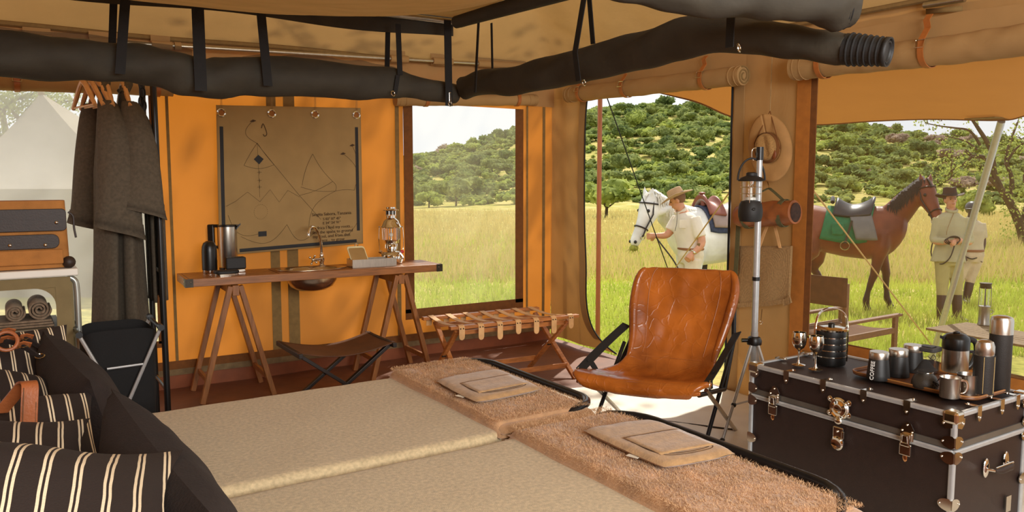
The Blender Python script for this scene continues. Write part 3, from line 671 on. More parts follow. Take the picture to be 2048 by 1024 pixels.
# straps: (pixel top, pixel bottom, plane, width)
def strap(x0, y0, x1, y1, ax, v, w, mat=m_blackweb, wrap=None):
    a, b_ = PX(x0, y0, ax, v), PX(x1, y1, ax, v); m = a.lerp(b_, .5)+V(0, 0, 0); side = (1, 0, 0) if ax == 1 else (0, 1, 0)
    B().strip(curve([a, a.lerp(b_, .33), a.lerp(b_, .66), b_], 9), w, .004, side).obj('strap', mat, can)
YF, XF = CY-.14, CX-.10
for x0, y0, x1, y1, ax, v, w in ((252, -20, 240, 148, 1, YF, .038), (228, -20, 224, 98, 1, CY+.05, .030), (394, -20, 402, 182, 1, YF, .050), (520, 5, 536, 172, 1, YF, .040), (776, 50, 774, 142, 1, CY+.04, .026), (796, 48, 800, 150, 1, YF+.03, .027), (796, 150, 790, 188, 1, YF+.03, .022),
                                (895, 40, 898, 212, 1, YF+.02, .040), (957, 46, 950, 185, 0, XF, .018), (983, 46, 985, 148, 0, CX+.10, .016), (1169, -10, 1150, 105, 0, XF, .032), (1150, 105, 1157, 162, 0, XF, .030), (1178, -10, 1186, 88, 0, CX+.10, .028), (1462, 28, 1459, 95, 0, XF, .032)):
    strap(x0, y0, x1, y1, ax, v, w)
# metal socket at the corner, zip pull, D rings
c0 = PW(908, 48, 3.95); B().tube([c0+V(0, 0, .0), PW(928, 41, 3.93)], .020, 14).obj('corner_socket', m_pole, can)
B().tube([c0+V(.0, -.02, .005), (CX+.03, 2.9, 2.295), (CX+.03, 2.2, 2.27)], [.03, .04, .04], 14).obj('net_sleeve', m_net, can)
zp = PW(900, 195, 3.92); B().box(zp, (.012, .006, .05)).obj('zip_pull', m_steel, can, smooth=False, bev=.002)
eyelet(can, zp+V(0, 0, -.03), (.4, -.9, 0), .012, m_steel, 'zip_ring', .2)
for x, y in ((534, 174), (786, 187), (1168, 165), (1478, 96), (1530, 20)): eyelet(can, PW(x, y, 3.9 if x < 1000 else (3.2 if x < 1300 else 2.3)), (.4, -.9, .2), .012 if x < 1300 else .011, m_steel, 'strap_ring', .22)

# ---------------------------------------------------------------- curtain rod along the back wall
rod = thing('curtain_rod', 'long galvanised steel rod threaded through canvas sleeves along the back wall', 'rod', (1.5, YB-.14, 2.37))
YR = YB-.14
pr0, pr1 = PX(0, 72, 1, YR), PX(1060, 133, 1, YR)
B().tube([pr0+V(-1, 0, 0), pr0, pr1], .0145, 12).obj('tube', m_pole, rod)
for xa, xb in ((45, 104), (178, 238), (303, 344), (349, 362), (781, 816), (866, 905), (956, 1060)):
    t0, t1 = (xa-0)/1060, (xb-0)/1060; a, b_ = PX(xa, 72+61*t0, 1, YR), PX(xb, 72+61*t1, 1, YR)
    B().tube([a, b_], .024, 14, flat=1.15).obj('canvas_sleeve', m_tan, rod)
    if xb-xa > 20: B().box((a+b_)/2+V(0, .045, .02), ((b_-a).length*.96, .004, .10)).obj('canvas_tab', m_tan, rod, smooth=False)

# ---------------------------------------------------------------- rolled canvas blinds
def blind(name, label, a, b_, r, straps, side, buckle=True, sway=.0, spiral=None, seed=0):
    a, b_ = Vector(a), Vector(b_); d = (b_-a).normalized(); rt = thing(name, label, 'blind', (a+b_)/2, 0, 'rolled canvas window blinds')
    pts = [a.lerp(b_, q/10)+V(0, 0, sway*math.sin(q*.9+seed)) for q in range(11)]
    roll(pts, [r]*11, 18, seed, .07, 'roll', m_tan, rt)
    sd = Vector(side)
    B().grid(lambda u, v: a.lerp(b_, u)-sd*(r*.35)+V(0, 0, r*.7+v*.13+.004*math.sin(u*23)), 30, 3).obj('hanging_canvas', m_tan, rt, ang=0)
    for e, s_ in ((a, -1), (b_, 1)):
        for k in range(2): B().tube([e-d*s_*(.03+.05*k), e-d*s_*(.036+.05*k)], r*1.05, 18).obj('hem', m_tan, rt)
    if spiral is not None:
        e = (a if spiral < 0 else b_)+d*spiral*.004; up = V(0, 0, 1); w = d.cross(up)
        B().tube([e+up*(r*(.25+.7*t)*math.cos(t*13))*1.0+w*(r*(.2+.7*t)*math.sin(t*13)) for t in [q/60 for q in range(61)]], r*.085, 6).obj('roll_end', m_oliveweb, rt)
    for t in straps:
        c = a.lerp(b_, t); P = []
        for k in range(13):
            an = math.radians(75+k*18); P.append(c+sd*(r*1.1*math.sin(an))+V(0, 0, r*1.1*math.cos(an)))
        so = B().strip(P, .032, .004, d).obj('leather_strap', m_leather, rt)
        B().strip([c+sd*(r*1.05)+V(0, 0, r*.2), c+sd*(r*.95)+V(0, 0, r*.8), c+sd*(r*.3)+V(0, 0, r*1.6), c+sd*(r*.5)+V(0, 0, r*2.1), c+sd*(r*.1)+V(0, 0, r*2.5)], .034, .005, d).obj('strap_tongue', m_leather, so)
        if buckle:
            q = c+sd*(r*1.18)+V(0, 0, r*.45); up = V(0, 0, 1)
            B().tube([q+d*x_*.024+up*z_*.020+sd*(-.008*z_) for x_, z_ in ((-1, -1), (1, -1), (1, 1), (-1, 1))], .0028, 6, closed=True).obj('buckle', m_steel, so)
    return rt
zc = 2.115
blind('rolled_blind', 'rolled tan canvas blind above the back window', PX(790, 200, 1, YB-.09), PX(1072, 200, 1, YB-.09), .048, (.2, .85), (0, -1, 0), False, seed=3)
blind('rolled_blind', 'rolled tan canvas blind above the left window behind the robes', PX(-160, 158, 1, YB-.09), PX(345, 178, 1, YB-.09), .050, (.35, .93), (0, -1, 0), True, seed=4)
blind('rolled_blind', 'rolled tan canvas door flap buckled up over the doorway', PX(1136, 190, 0, XR-.09), PX(1487, 151, 0, XR-.09), .064, (.11, .40, .83), (-1, 0, 0), True, spiral=1, seed=5)
blind('rolled_blind', 'rolled tan canvas blind above the right window', PX(1590, 136, 0, XR-.10), PX(2200, 62, 0, XR-.10), .076, (.13, .52), (-1, 0, 0), True, .004, spiral=None, seed=6)
# exposed rod above the right window
sr = thing('steel_rod', 'short steel rod showing in a slot above the right window', 'rod', (XR-.05, 2.2, 2.44))
B().tube([PX(1848, 11, 0, XR-.05), PX(1930, -2, 0, XR-.05)], .016, 12).obj('tube', m_pole, sr)
B().grid(lambda u, v: PX(lerp(1852, 1925, u), lerp(28, 22, u)-10*v, 0, XR-.03), 2, 2).obj('slot_lining', m_oliveweb, sr, solid=.004)

# ---------------------------------------------------------------- canvas map on the back wall
m_map = M('map_canvas', S(166, 136, 88), .92, var=.1, vs=5, bump=.35, bs=200, weave=160)
m_ink = M('map_ink', S(72, 52, 32), .9); m_tape = M('black_tape', S(26, 26, 28), .7)
YM = YB-.09
mp = thing('canvas_map', 'brown canvas map with steel eyelets and printed text on the orange wall', 'map', (1.86, YM, 1.0))
TL, TR_, BR_, BL_ = PX(432, 210, 1, YM), PX(721, 216, 1, YM), PX(726, 487, 1, YM), PX(439, 512, 1, YM)
def mpt(u, v, o=0.): 
    p = TL.lerp(TR_, u).lerp(BL_.lerp(BR_, u), v); w = .004*math.sin(u*5+.5)*v+.003*nz((u*3, v*2, 0), 1.5)+(-.012 if abs(u-.56) < .02 else 0)*0
    return Vector((p.x, p.y+w-o, p.z))
B().grid(lambda u, v: mpt(u, v), 40, 40).obj('sheet', m_map, mp, ang=0, solid=.003)
def line(pts, r=.0011, name='printed_line'): B().tube([mpt(u, v, .003) for u, v in pts], r, 5).obj(name, m_ink, mp)
for (x, y) in ((441, 224), (536, 226), (623, 227), (711, 227)):
    u = (x-432)/(721-432); c = mpt(u, .05, .004); eyelet(mp, c, (0, 1, 0), .026, m_steel, 'eyelet', .28)
    B().lathe([(.022, 0), (.0, .001)], c+V(0, .0, 0), 16, Matrix.Rotation(math.pi/2, 3, 'X')).obj('eyelet_hole', m_orange, mp)
    for dx in (-.004, .006): B().tube([c+V(dx, -.004, .024), c+V(dx*.3, -.02, .36)], .0016, 5).obj('cord', m_cord, mp)
for pts in ([(.03, .14+.76*q/12) for q in range(13)], [(.965, .14+.76*q/12) for q in range(13)], [(.13+.82*q/14, .975) for q in range(15)]):
    B().tube([mpt(u, v, .003) for u, v in pts], .0125, 4, ref=(0, 1, 0), flat=.15).obj('edge_tape', m_tape, mp)
def arc(u0, v0, u1, v1, bow, n=14): return [(lerp(u0, u1, q/n)-bow*(v1-v0)*math.sin(q/n*math.pi), lerp(v0, v1, q/n)+bow*(u1-u0)*math.sin(q/n*math.pi)) for q in range(n+1)]
for p in (arc(.26, .25, .17, .40, .02, 4), arc(.26, .25, .37, .40, .02, 4), arc(.17, .40, .37, .40, .12), arc(.255, .25, .235, .10, -.4), arc(.255, .25, .54, .62, 0, 3), arc(.54, .62, .69, .80, 0, 3),
          [(.05, .67), (.11, .64), (.19, .58), (.27, .65), (.34, .57), (.40, .66), (.46, .58), (.54, .63)], arc(.64, .33, .78, .53, .05, 6), arc(.64, .33, .56, .55, .05, 6), arc(.55, .56, .80, .60, .06), arc(.54, .62, .78, .53, .05), arc(.78, .53, .80, .60, -.2), arc(.80, .60, .94, .60, -.05), arc(.94, .60, .86, .33, .22), arc(.94, .60, .93, .27, .12),
          arc(.06, .73, .30, .86, .3), arc(.14, .88, .45, .82, .28), arc(.45, .82, .67, .86, .45), arc(.73, .84, .97, .82, .42), arc(.80, .60, .60, .90, .2)): line(p)
line([(.26, .25), (.265, .42), (.27, .62)], .0008)
cdl = []
for q in range(24): a = q*math.pi/12; cdl.append((.275+.045*math.cos(a), .72+.05*math.sin(a)))
for u, v in cdl: B().sph(mpt(u, v, .003), .002, 6, 4).obj('compass_dot', m_ink, mp)
for uu, vv in ((.235, .10), (.86, .33), (.93, .27)): B().prism([mpt(uu-.022, vv+.006, .003), mpt(uu, vv-.008, .003), mpt(uu+.022, vv, .003), mpt(uu, vv+.01, .003)], (0, -.001, 0)).obj('arrow_head', m_ink, mp, smooth=False)
B().prism([mpt(.235, .36, .004), mpt(.265, .33, .004), mpt(.30, .36, .004), mpt(.27, .395, .004)], (0, -.001, 0)).obj('printed_diamond', m_tape, mp, smooth=False)
B().prism([mpt(.255, .855, .004), mpt(.31, .855, .004), mpt(.31, .89, .004), mpt(.255, .89, .004)], (0, -.001, 0)).obj('printed_block', m_tape, mp, smooth=False)
line(curve([(.29, .15, 0), (.30, .12, 0), (.315, .15, 0), (.325, .19, 0), (.31, .205, 0), (.30, .19, 0)], 20) and [(p.x, p.y) for p in curve([(.29, .15, 0), (.30, .12, 0), (.315, .15, 0), (.325, .19, 0), (.31, .205, 0), (.30, .19, 0)], 20)], .003, 'printed_hook')
for v in (.45, .505, .55): 
    line([(.255, v), (.285, v)], .0012); line([(.27, v-.012), (.27, v+.012)], .0012)
tilt = math.atan2((BR_-BL_).z, (BR_-BL_).x)*.8
for body, px, py, sz in (('Singita Sabora, Tanzania', 664, 430, .0325), ('S 02\u00b0 07\' 45"', 664, 439.5, .027), ('E 34\u00b0 24\' 91"', 664, 447.5, .027), ('In Africa I find my roots...', 664, 457, .0325), ('I find the space to ground', 664, 465.5, .0325), ('my soul, and from that', 664, 474, .0325), ('place... to grow', 664, 482, .0325)):
    c = PX(px, py, 1, YM-.011); text(body, sz, m_ink, Matrix.Translation(c) @ Matrix.Rotation(-tilt, 4, 'Y') @ Matrix.Rotation(math.pi/2, 4, 'X'), 'printed_text', mp, .0008)
# ---------------------------------------------------------------- wash table on trestles
TZ = .84
FLc = PX(371, 559, 2, TZ); FRc = PX(887, 533, 2, TZ); tl = (FRc-FLc).length+.055; trz = math.atan2(FRc.y-FLc.y, FRc.x-FLc.x)*.3; TD = .39
T4 = Matrix.Translation((FLc.x, FLc.y, 0)) @ Matrix.Rotation(trz, 4, 'Z')
def tp(x, y, z=TZ): return T4 @ Vector((x, y, z))
def tb_(b): return b.xf(T4)
tab = thing('wash_table_top', 'long narrow varnished wooden table top with metal corners holding the sink', 'table', tp(0, 0, TZ-.05), trz)
tb_(B().box((tl/2, .012, TZ-.027), (tl, .024, .054))).obj('front_rail', m_wood, tab, smooth=False, bev=.003)
tb_(B().box((tl/2, TD-.012, TZ-.027), (tl, .024, .054))).obj('back_rail', m_wood, tab, smooth=False, bev=.003)
for x in (.012, tl-.012): tb_(B().box((x, TD/2, TZ-.027), (.024, TD-.05, .054))).obj('end_rail', m_wood, tab, smooth=False, bev=.003)
SX0, SX1 = .62, 1.15                                    # sink cut-out
xs_ = [.024, .17, SX0-.012, SX1+.012, 1.34, tl-.024]
for i in range(len(xs_)-1):
    if i == 2: continue
    for k in range(3):
        a0, a1 = .026+k*(TD-.052)/3, .026+(k+1)*(TD-.052)/3
        tb_(B().box(((xs_[i]+xs_[i+1])/2, (a0+a1)/2, TZ-.009), (xs_[i+1]-xs_[i]-.005, a1-a0-.004, .018))).obj('plank', m_wood, tab, smooth=False, bev=.002)
def plate_with_hole(x0, x1, y0, y1, cx, cy, ra, rb, n=48):
    b = B(); vs = []
    for j in range(n):
        a = 2*math.pi*j/n; ca, sa = math.cos(a), math.sin(a); k = min(abs(((x1 if ca > 0 else x0)-cx)/ca) if abs(ca) > 1e-6 else 9, abs(((y1 if sa > 0 else y0)-cy)/sa) if abs(sa) > 1e-6 else 9)
        vs += [(cx+ra*ca, cy+rb*sa, TZ), (cx+k*ca, cy+k*sa, TZ), (cx+ra*ca, cy+rb*sa, TZ-.018), (cx+k*ca, cy+k*sa, TZ-.018)]
    fs = []
    for j in range(n):
        a, c = 4*j, 4*((j+1) % n); fs += [(a, a+1, c+1, c), (a+2, c+2, c+3, a+3), (a, c, c+2, a+2), (a+1, a+3, c+3, c+1)]
    return b.add(vs, fs)
SCX, SCY = (SX0+SX1)/2, .185
tb_(plate_with_hole(SX0-.008, SX1+.008, .026, TD-.026, SCX, SCY, .20, .135)).obj('plank', m_wood, tab, smooth=False)
m_bracket = M('gunmetal', S(64, 58, 50), .45, .9, var=.2, vs=40)
for x, sx in ((0, 1), (tl, -1)):
    tb_(B().box((x+sx*.022, -.002, TZ-.027), (.05, .003, .056))).obj('corner_bracket', m_bracket, tab, smooth=False)
    br = tb_(B().box((x-sx*.002, .03, TZ-.027), (.003, .066, .056))).obj('corner_bracket', m_bracket, tab, smooth=False)
    tb_(B().sph((x+sx*.03, -.004, TZ-.02), .004, 8, 5)).obj('rivet', m_steel, br); tb_(B().sph((x-sx*.004, .03, TZ-.02), .004, 8, 5)).obj('rivet', m_steel, br)
def trestle(xc, lb):
    t = thing('wooden_trestle', lb, 'trestle', tp(xc, TD/2, 0), trz, 'trestles under the wash table')
    zt = TZ-.058
    tb_(B().box((xc, TD/2, zt-.035), (.045, TD+.04, .07))).obj('top_beam', m_woodv, t, smooth=False, bev=.003)
    tb_(B().box((xc, TD/2, zt+.003), (.09, .12, .006))).obj('hinge_plate', m_bracket, t, smooth=False)
    for yy in (.0, TD):
        for sx in (-1, 1): tb_(B().bar((xc+sx*.032, yy, zt-.005), (xc+sx*.235, yy, 0), .042, .034, (0, 1, 0))).obj('leg', m_woodv, t, smooth=False, bev=.003)
    for sx in (-1, 1): tb_(B().bar((xc+sx*.19, .0, .14), (xc+sx*.19, TD, .14), .035, .02)).obj('stretcher', m_woodv, t, smooth=False, bev=.002)
trestle(.31, 'left wooden trestle under the kettle end of the wash table'); trestle(1.50, 'right wooden trestle under the lantern end of the wash table')
# ---- sink and tap
m_bowl = M('bowl_steel', S(196, 176, 150), .24, 1, var=.06)
sk = thing('sink_basin', 'shallow oval stainless steel sink let into the wash table', 'sink', tp(SCX, SCY, TZ-.15), trz)
def oval(prof, n=48):
    b = B(); vs = [(SCX+r*math.cos(2*math.pi*j/n), SCY+r*math.sin(2*math.pi*j/n)*f, TZ+z) for r, f, z in prof for j in range(n)]
    return tb_(b.add(vs, [(i*n+j, i*n+(j+1) % n, (i+1)*n+(j+1) % n, (i+1)*n+j) for i in range(len(prof)-1) for j in range(n)]))
oval([(.198, .66, -.02), (.255, .58, .001), (.258, .58, .006), (.22, .62, .008), (.19, .67, .002)]).obj('rim', m_bowl, sk, ang=0)
oval([(.19, .67, .002), (.188, .68, -.04), (.178, .7, -.085), (.15, .74, -.125), (.10, .8, -.15), (.03, 1, -.158), (.001, 1, -.158)]).obj('bowl', m_bowl, sk, ang=0, solid=.002)
oval([(.03, 1, -.155), (.022, 1, -.152), (.001, 1, -.152)]).obj('drain', m_steel, sk)
tap = thing('mixer_tap', 'chrome swan neck tap with cross handle standing behind the sink', 'tap', tp(1.005, .33, TZ), trz)
tx, ty = 1.005, .335
tb_(B().lathe([(.03, 0), (.028, .008), (.017, .014), (.016, .03), (.022, .04), (.022, .06), (.014, .068), (.016, .085), (.011, .095), (.010, .11)], (tx, ty, TZ), 20)).obj('base', m_chrome, tap)
nk = curve([(tx, ty, TZ+.10), (tx-.005, ty-.01, TZ+.18), (tx-.03, ty-.035, TZ+.25), (tx-.075, ty-.08, TZ+.30), (tx-.115, ty-.12, TZ+.298), (tx-.135, ty-.145, TZ+.265), (tx-.14, ty-.15, TZ+.235)], 40)
tb_(B().tube(nk, [.0105]*34+[.0105+.004*min(1, q/3) for q in range(len(nk)-34)], 12)).obj('spout', m_chrome, tap)
tb_(B().cyl((tx, ty, TZ+.05), (tx-.075, ty-.05, TZ+.055), .012, .011, 12)).obj('valve', m_chrome, tap)
hb_ = B(); hc = Vector((tx-.08, ty-.053, TZ+.055)); hx = Vector((-.55, .83, 0)).normalized()
for a in range(4):
    d = hx*math.cos(a*math.pi/2+.5)+Vector((0, 0, 1))*math.sin(a*math.pi/2+.5); hb_.tube([hc, hc+d*.03], .005, 8); hb_.sph(hc+d*.034, .009, 10, 7)
hb_.sph(hc, .013, 10, 7); tb_(hb_).obj('cross_handle', m_chrome, tap)
# ---- kettle group
def tpx(x, y, z=TZ): p = PX(x, y, 2, z); return p
kc = tpx(457, 539); ket = thing('electric_kettle', 'tall brushed steel kettle with black handle on the wash table', 'kettle', kc)
B().lathe([(.060, .0), (.064, .004), (.064, .02)], kc, 28).obj('base', m_black, ket)
B().lathe([(.064, .02), (.068, .026), (.067, .31)], kc, 40).obj('body', m_brush, ket)
B().lathe([(.067, .31), (.0675, .322), (.05, .326), (0, .326)], kc, 32).obj('lid', m_black, ket)
d1 = _rt*-1
B().prism([kc+_rt*.06+V(0, .02, .325), kc+_rt*.06+V(0, -.02, .325), kc+_rt*.098+V(0, 0, .325), ], (0, 0, -.004)).obj('spout_lip', m_black, ket)
B().prism([kc+_rt*.063+V(0, .018, .29), kc+_rt*.098+V(0, 0, .324), kc+_rt*.063+V(0, -.018, .29)], (0, 0, .012)).obj('spout', m_black, ket)
hp = [kc+_rt*-.055+V(0, 0, .315), kc+_rt*-.115+V(0, 0, .315), kc+_rt*-.125+V(0, 0, .30), kc+_rt*-.125+V(0, 0, .16), kc+_rt*-.115+V(0, 0, .148)]
B().bar(hp[0], hp[1], .022, .03).obj('handle', m_black, ket, bev=.004, smooth=False)
B().bar(hp[1]+V(0, 0, .011), hp[4]+V(0, 0, -.01), .048, .032, _rt).obj('handle', m_black, ket, bev=.008, smooth=False)
B().bar(hp[4]+V(0, 0, .02), kc+_rt*-.06+V(0, 0, .16), .02, .03).obj('handle', m_black, ket, bev=.004, smooth=False)
bc = tpx(420, 546); bo = thing('black_bottle', 'glossy black domed bottle with steel foot beside the kettle', 'bottle', bc)
B().lathe([(.047, 0), (.049, .004), (.049, .022)], bc, 28).obj('foot', m_steel, bo)
B().lathe([(.050, .022), (.051, .03), (.051, .15), (.048, .185), (.038, .21), (.02, .222), (0, .225)], bc, 32).obj('body', m_black, bo)
xc_ = tpx(471, 544); bx = thing('black_soap_box', 'black rectangular box with steel foot in front of the kettle', 'box', xc_, trz)
B().box(xc_+V(0, .0, .012), (.125, .07, .022), Matrix.Rotation(trz, 3, 'Z')).obj('foot', m_steel, bx, smooth=False, bev=.004)
B().box(xc_+V(0, .0, .065), (.135, .075, .082), Matrix.Rotation(trz, 3, 'Z')).obj('body', m_blackmat, bx, smooth=False, bev=.008)
dc = tpx(453, 551); di = thing('soap_dish', 'flat black lidded dish with steel rim at the table\'s front edge', 'dish', dc, trz)
def rrect(w, d, r, n=6):
    P = []
    for cx, cy, a0 in ((w/2-r, d/2-r, 0), (-w/2+r, d/2-r, 90), (-w/2+r, -d/2+r, 180), (w/2-r, -d/2+r, 270)):
        for k in range(n+1): a = math.radians(a0+k*90/n); P.append((cx+r*math.cos(a), cy+r*math.sin(a)))
    return P
def rbox(c, w, d, r, z0, z1, rz=0, n=6):
    m = Matrix.Translation(c) @ Matrix.Rotation(rz, 4, 'Z'); return B().prism([m @ Vector((x, y, z0)) for x, y in rrect(w, d, r, n)], (0, 0, z1-z0))
rbox(dc, .155, .085, .035, 0, .016, trz).obj('tray', m_steel, di, bev=.002); rbox(dc, .165, .095, .04, .016, .036, trz).obj('lid', m_blackmat, di, bev=.006)
# ---- steel toiletries tray with mirror
sc0 = tpx(700, 537); sc1 = tpx(789, 532); stc = (sc0+sc1)/2+V(.02, .06, 0); sl = (sc1-sc0).length
st = thing('steel_tray', 'brushed steel open box at the right of the sink', 'tray', stc, trz)
def openbox(c, w, d, h, t, rz):
    m = Matrix.Translation(c) @ Matrix.Rotation(rz, 4, 'Z'); b = B()
    b.box((0, 0, t/2), (w, d, t)); b.box((0, -d/2+t/2, h/2), (w, t, h)); b.box((0, d/2-t/2, h/2), (w, t, h)); b.box((-w/2+t/2, 0, h/2), (t, d-2*t, h)); b.box((w/2-t/2, 0, h/2), (t, d-2*t, h)); return b.xf(m)
openbox(stc, sl, .13, .062, .003, trz).obj('box', m_brush, st, smooth=False, bev=.001)
mi = thing('shaving_mirror', 'small rounded mirror with ring leaning in the steel box', 'mirror', stc+V(-.06, .02, .004), trz)
mb = stc+V(-.075, .02, .015); mrx = Matrix.Rotation(trz, 3, 'Z')
mx_ = mrx @ Vector((1, 0, 0)); mz_ = Vector((-.22, .25, .94)).normalized()
def mquad(w, h, off, r=.02): return [mb+mx_*x+mz_*(y+h/2)+V(0, off, 0) for x, y in rrect(w, h, r)]
B().prism(mquad(.135, .145, 0), (0, .006, 0)).obj('frame', M('cream_frame', S(214, 200, 150), .5), mi, smooth=False)
B().prism(mquad(.122, .132, -.001, .016), (0, -.0015, 0)).obj('glass', M('mirror_glass', S(190, 180, 160), .04, 1, var=0), mi, smooth=False)
eyelet(mi, mb+mz_*.152+V(.012, 0, 0), (0, 1, .3), .012, m_steel, 'ring', .25)
# ---- pressure lantern
m_glass = GLASS('clear_glass')
lc = tpx(783, 527); la = thing('pressure_lantern', 'polished nickel pressure lantern with glass globe on the wash table', 'lantern', lc)
def L_(prof, name, mat, n=32): return B().lathe(prof, lc, n).obj(name, mat, la)
tank = L_([(.066, 0), (.070, .006), (.072, .05), (.07, .07), (.058, .092), (.042, .10), (.036, .105)], 'tank', m_chrome)
L_([(.036, .105), (.036, .112), (.04, .115), (.04, .15), (.036, .155), (.046, .16), (.048, .172), (.05, .18), (.052, .186), (.02, .188)], 'burner_collar', m_chrome)
L_([(.048, .186), (.048, .276)], 'globe', m_glass)
L_([(.02, .276), (.062, .276), (.068, .282), (.060, .296), (.052, .315), (.048, .33), (.036, .345), (.03, .352), (.03, .372)], 'hood', m_chrome)
L_([(.026, .378), (.026, .405)], 'chimney_core', m_bracket, 16)
for k in range(8): a = k*math.pi/4; B().bar(lc+V(.030*math.cos(a), .030*math.sin(a), .37), lc+V(.030*math.cos(a), .030*math.sin(a), .408), .006, .004).obj('chimney_post', m_chrome, la, smooth=False)
L_([(.028, .405), (.05, .408), (.052, .414), (.03, .424), (.03, .436), (.012, .44), (0, .44)], 'cap', m_chrome)
for k in range(10): a = k*math.pi/5+.2; B().tube([lc+V(.052*math.cos(a), .052*math.sin(a), .186), lc+V(.055*math.cos(a), .055*math.sin(a), .278)], .0016, 6).obj('guard_wire', m_chrome, la)
B().cyl(lc+V(0, 0, .188), lc+V(0, 0, .275), .006, .004, 10).obj('vaporiser', m_chrome, la); B().sph(lc+V(0, 0, .222), (.012, .012, .018), 10, 8).obj('mantle', m_white, la)
hl = curve([lc-_rt*.074+V(0, 0, .285), lc-_rt*.078+V(0, 0, .2), lc-_rt*.073+V(0, 0, .10), lc-_rt*.06-FWH*.05+V(0, 0, .095), lc-FWH*.085+V(0, 0, .09), lc+_rt*.06-FWH*.05+V(0, 0, .095), lc+_rt*.073+V(0, 0, .10), lc+_rt*.078+V(0, 0, .2), lc+_rt*.074+V(0, 0, .285)], 60)
B().tube(hl, .0022, 7).obj('bail', m_steel, la)
for s_ in (-1, 1): B().cyl(lc+_rt*(.058*s_)+V(0, 0, .285), lc+_rt*(.078*s_)+V(0, 0, .285), .005, n=10).obj('bail_pivot', m_chrome, la)
B().cyl(lc-_rt*.04+V(0, 0, .07), lc-_rt*.075+V(0, 0, .095), .014, .012, 12).obj('filler_cap', m_chrome, tank)
B().cyl(lc+_rt*.035+V(0, 0, .082), lc+_rt*.06+V(0, 0, .09), .008, .007, 10).obj('valve_stem', m_chrome, tank); B().sph(lc+_rt*.068+V(0, 0, .092), .013, 10, 8).obj('red_knob', M('red_knob', S(190, 30, 28), .4), tank)
B().tube(curve([lc+_rt*.066-FWH*.03+V(0, 0, .01), lc+_rt*.078-FWH*.03+V(0, 0, .05), lc+_rt*.06-FWH*.03+V(0, 0, .085)], 12), .006, 8).obj('pump', m_chrome, tank)

la.scale = (1.22, 1.22, 1.0)
# ---------------------------------------------------------------- folding stool
sto = thing('folding_stool', 'dark folding stool with brown leather sling seat under the wash table', 'stool', (1.77, 4.9, 0))
m_darkwood = M('dark_wood', S(34, 24, 18), .5, var=.2, vs=8, stretch=(8, 8, 1))
m_sling = M('sling_leather', S(86, 50, 26), .55, var=.25, vs=9, bump=.2, bs=90)
xa, xb, ya, yb, zs = 1.475, 2.09, 4.70, 5.14, .425
for x in (xa, xb): B().bar((x, ya-.02, zs-(.0 if x == xa else .0)), (x, yb+.02, zs), .03, .026).obj('seat_bar', m_darkwood, sto, smooth=False, bev=.004)
B().grid(lambda u, v: (lerp(xa-.01, xb+.01, u), lerp(ya, yb, v)+.02*math.sin(u*math.pi)*(1-2*v), zs+.017-.055*math.sin(u*math.pi)-.008*math.sin(v*math.pi)), 24, 10).obj('seat_sling', m_sling, sto, ang=0, solid=.006)
for y in (ya+.03, yb-.03): 
    B().bar((xa, y, zs), (xb-.06, y, .012), .034, .022, (0, 1, 0)).obj('leg', m_darkwood, sto, smooth=False, bev=.003)
    B().bar((xb, y+.026, zs), (xa+.06, y+.026, .012), .034, .022, (0, 1, 0)).obj('leg', m_darkwood, sto, smooth=False, bev=.003)
for x in (xa+.06, xb-.06): B().bar((x, ya, .02), (x, yb+.03, .02), .03, .022).obj('foot_bar', m_darkwood, sto, smooth=False)

# ---------------------------------------------------------------- luggage rack
m_rackstrap = M('rack_strap_leather', S(206, 160, 106), .6, var=.14, vs=14, bump=.2, bs=140)
RZ = .47; a_, b__ = Vector((2.55, 4.80, RZ)), Vector((3.60, 4.735, RZ)); c_, d__ = Vector((2.56, 5.24, RZ)), Vector((3.54, 5.17, RZ))
rk = thing('luggage_rack', 'folding wooden luggage rack with pale leather straps under the back window', 'luggage rack', (3.08, 5.0, 0))
B().bar(a_, b__, .024, .045).obj('rail', m_rackwood, rk, smooth=False, bev=.003); B().bar(c_, d__, .024, .045).obj('rail', m_rackwood, rk, smooth=False, bev=.003)
B().bar(a_+V(.08, .05, -.05), b__+V(-.06, .05, -.05), .03, .016).obj('apron', m_rackwood, rk, smooth=False); B().bar(c_+V(.08, -.05, -.05), d__+V(-.06, -.05, -.05), .03, .016).obj('apron', m_rackwood, rk, smooth=False)
for k in range(7):
    t = .075+k*.142; p, q = a_.lerp(b__, t), c_.lerp(d__, t-.01); P = [p+(q-p)*s_+V(0, 0, .018-.028*math.sin(s_*math.pi)) for s_ in [j/10 for j in range(11)]]
    fl_ = [p+V(0, -.027, -.075-.012*((k*7) % 3)+.01), p+V(0, -.027, .0), p+V(0, -.018, .014)]
    sp_ = B().strip(fl_+P+[q+V(0, .022, .008), q+V(0, .028, -.06)], .043, .004, (b__-a_).normalized()).obj('leather_strap', m_rackstrap, rk)
    e = p+V(0, -.027, -.075-.012*((k*7) % 3)+.01); B().lathe([(.0215, -.002), (.0215, .002)], e, 14, Matrix.Rotation(math.pi/2, 3, 'X')).obj('rounded_end', m_rackstrap, sp_)
    for s_ in (-.011, .011): B().sph(p+V(s_, -.031, -.006), .005, 8, 5).obj('rivet', m_bracket, sp_)
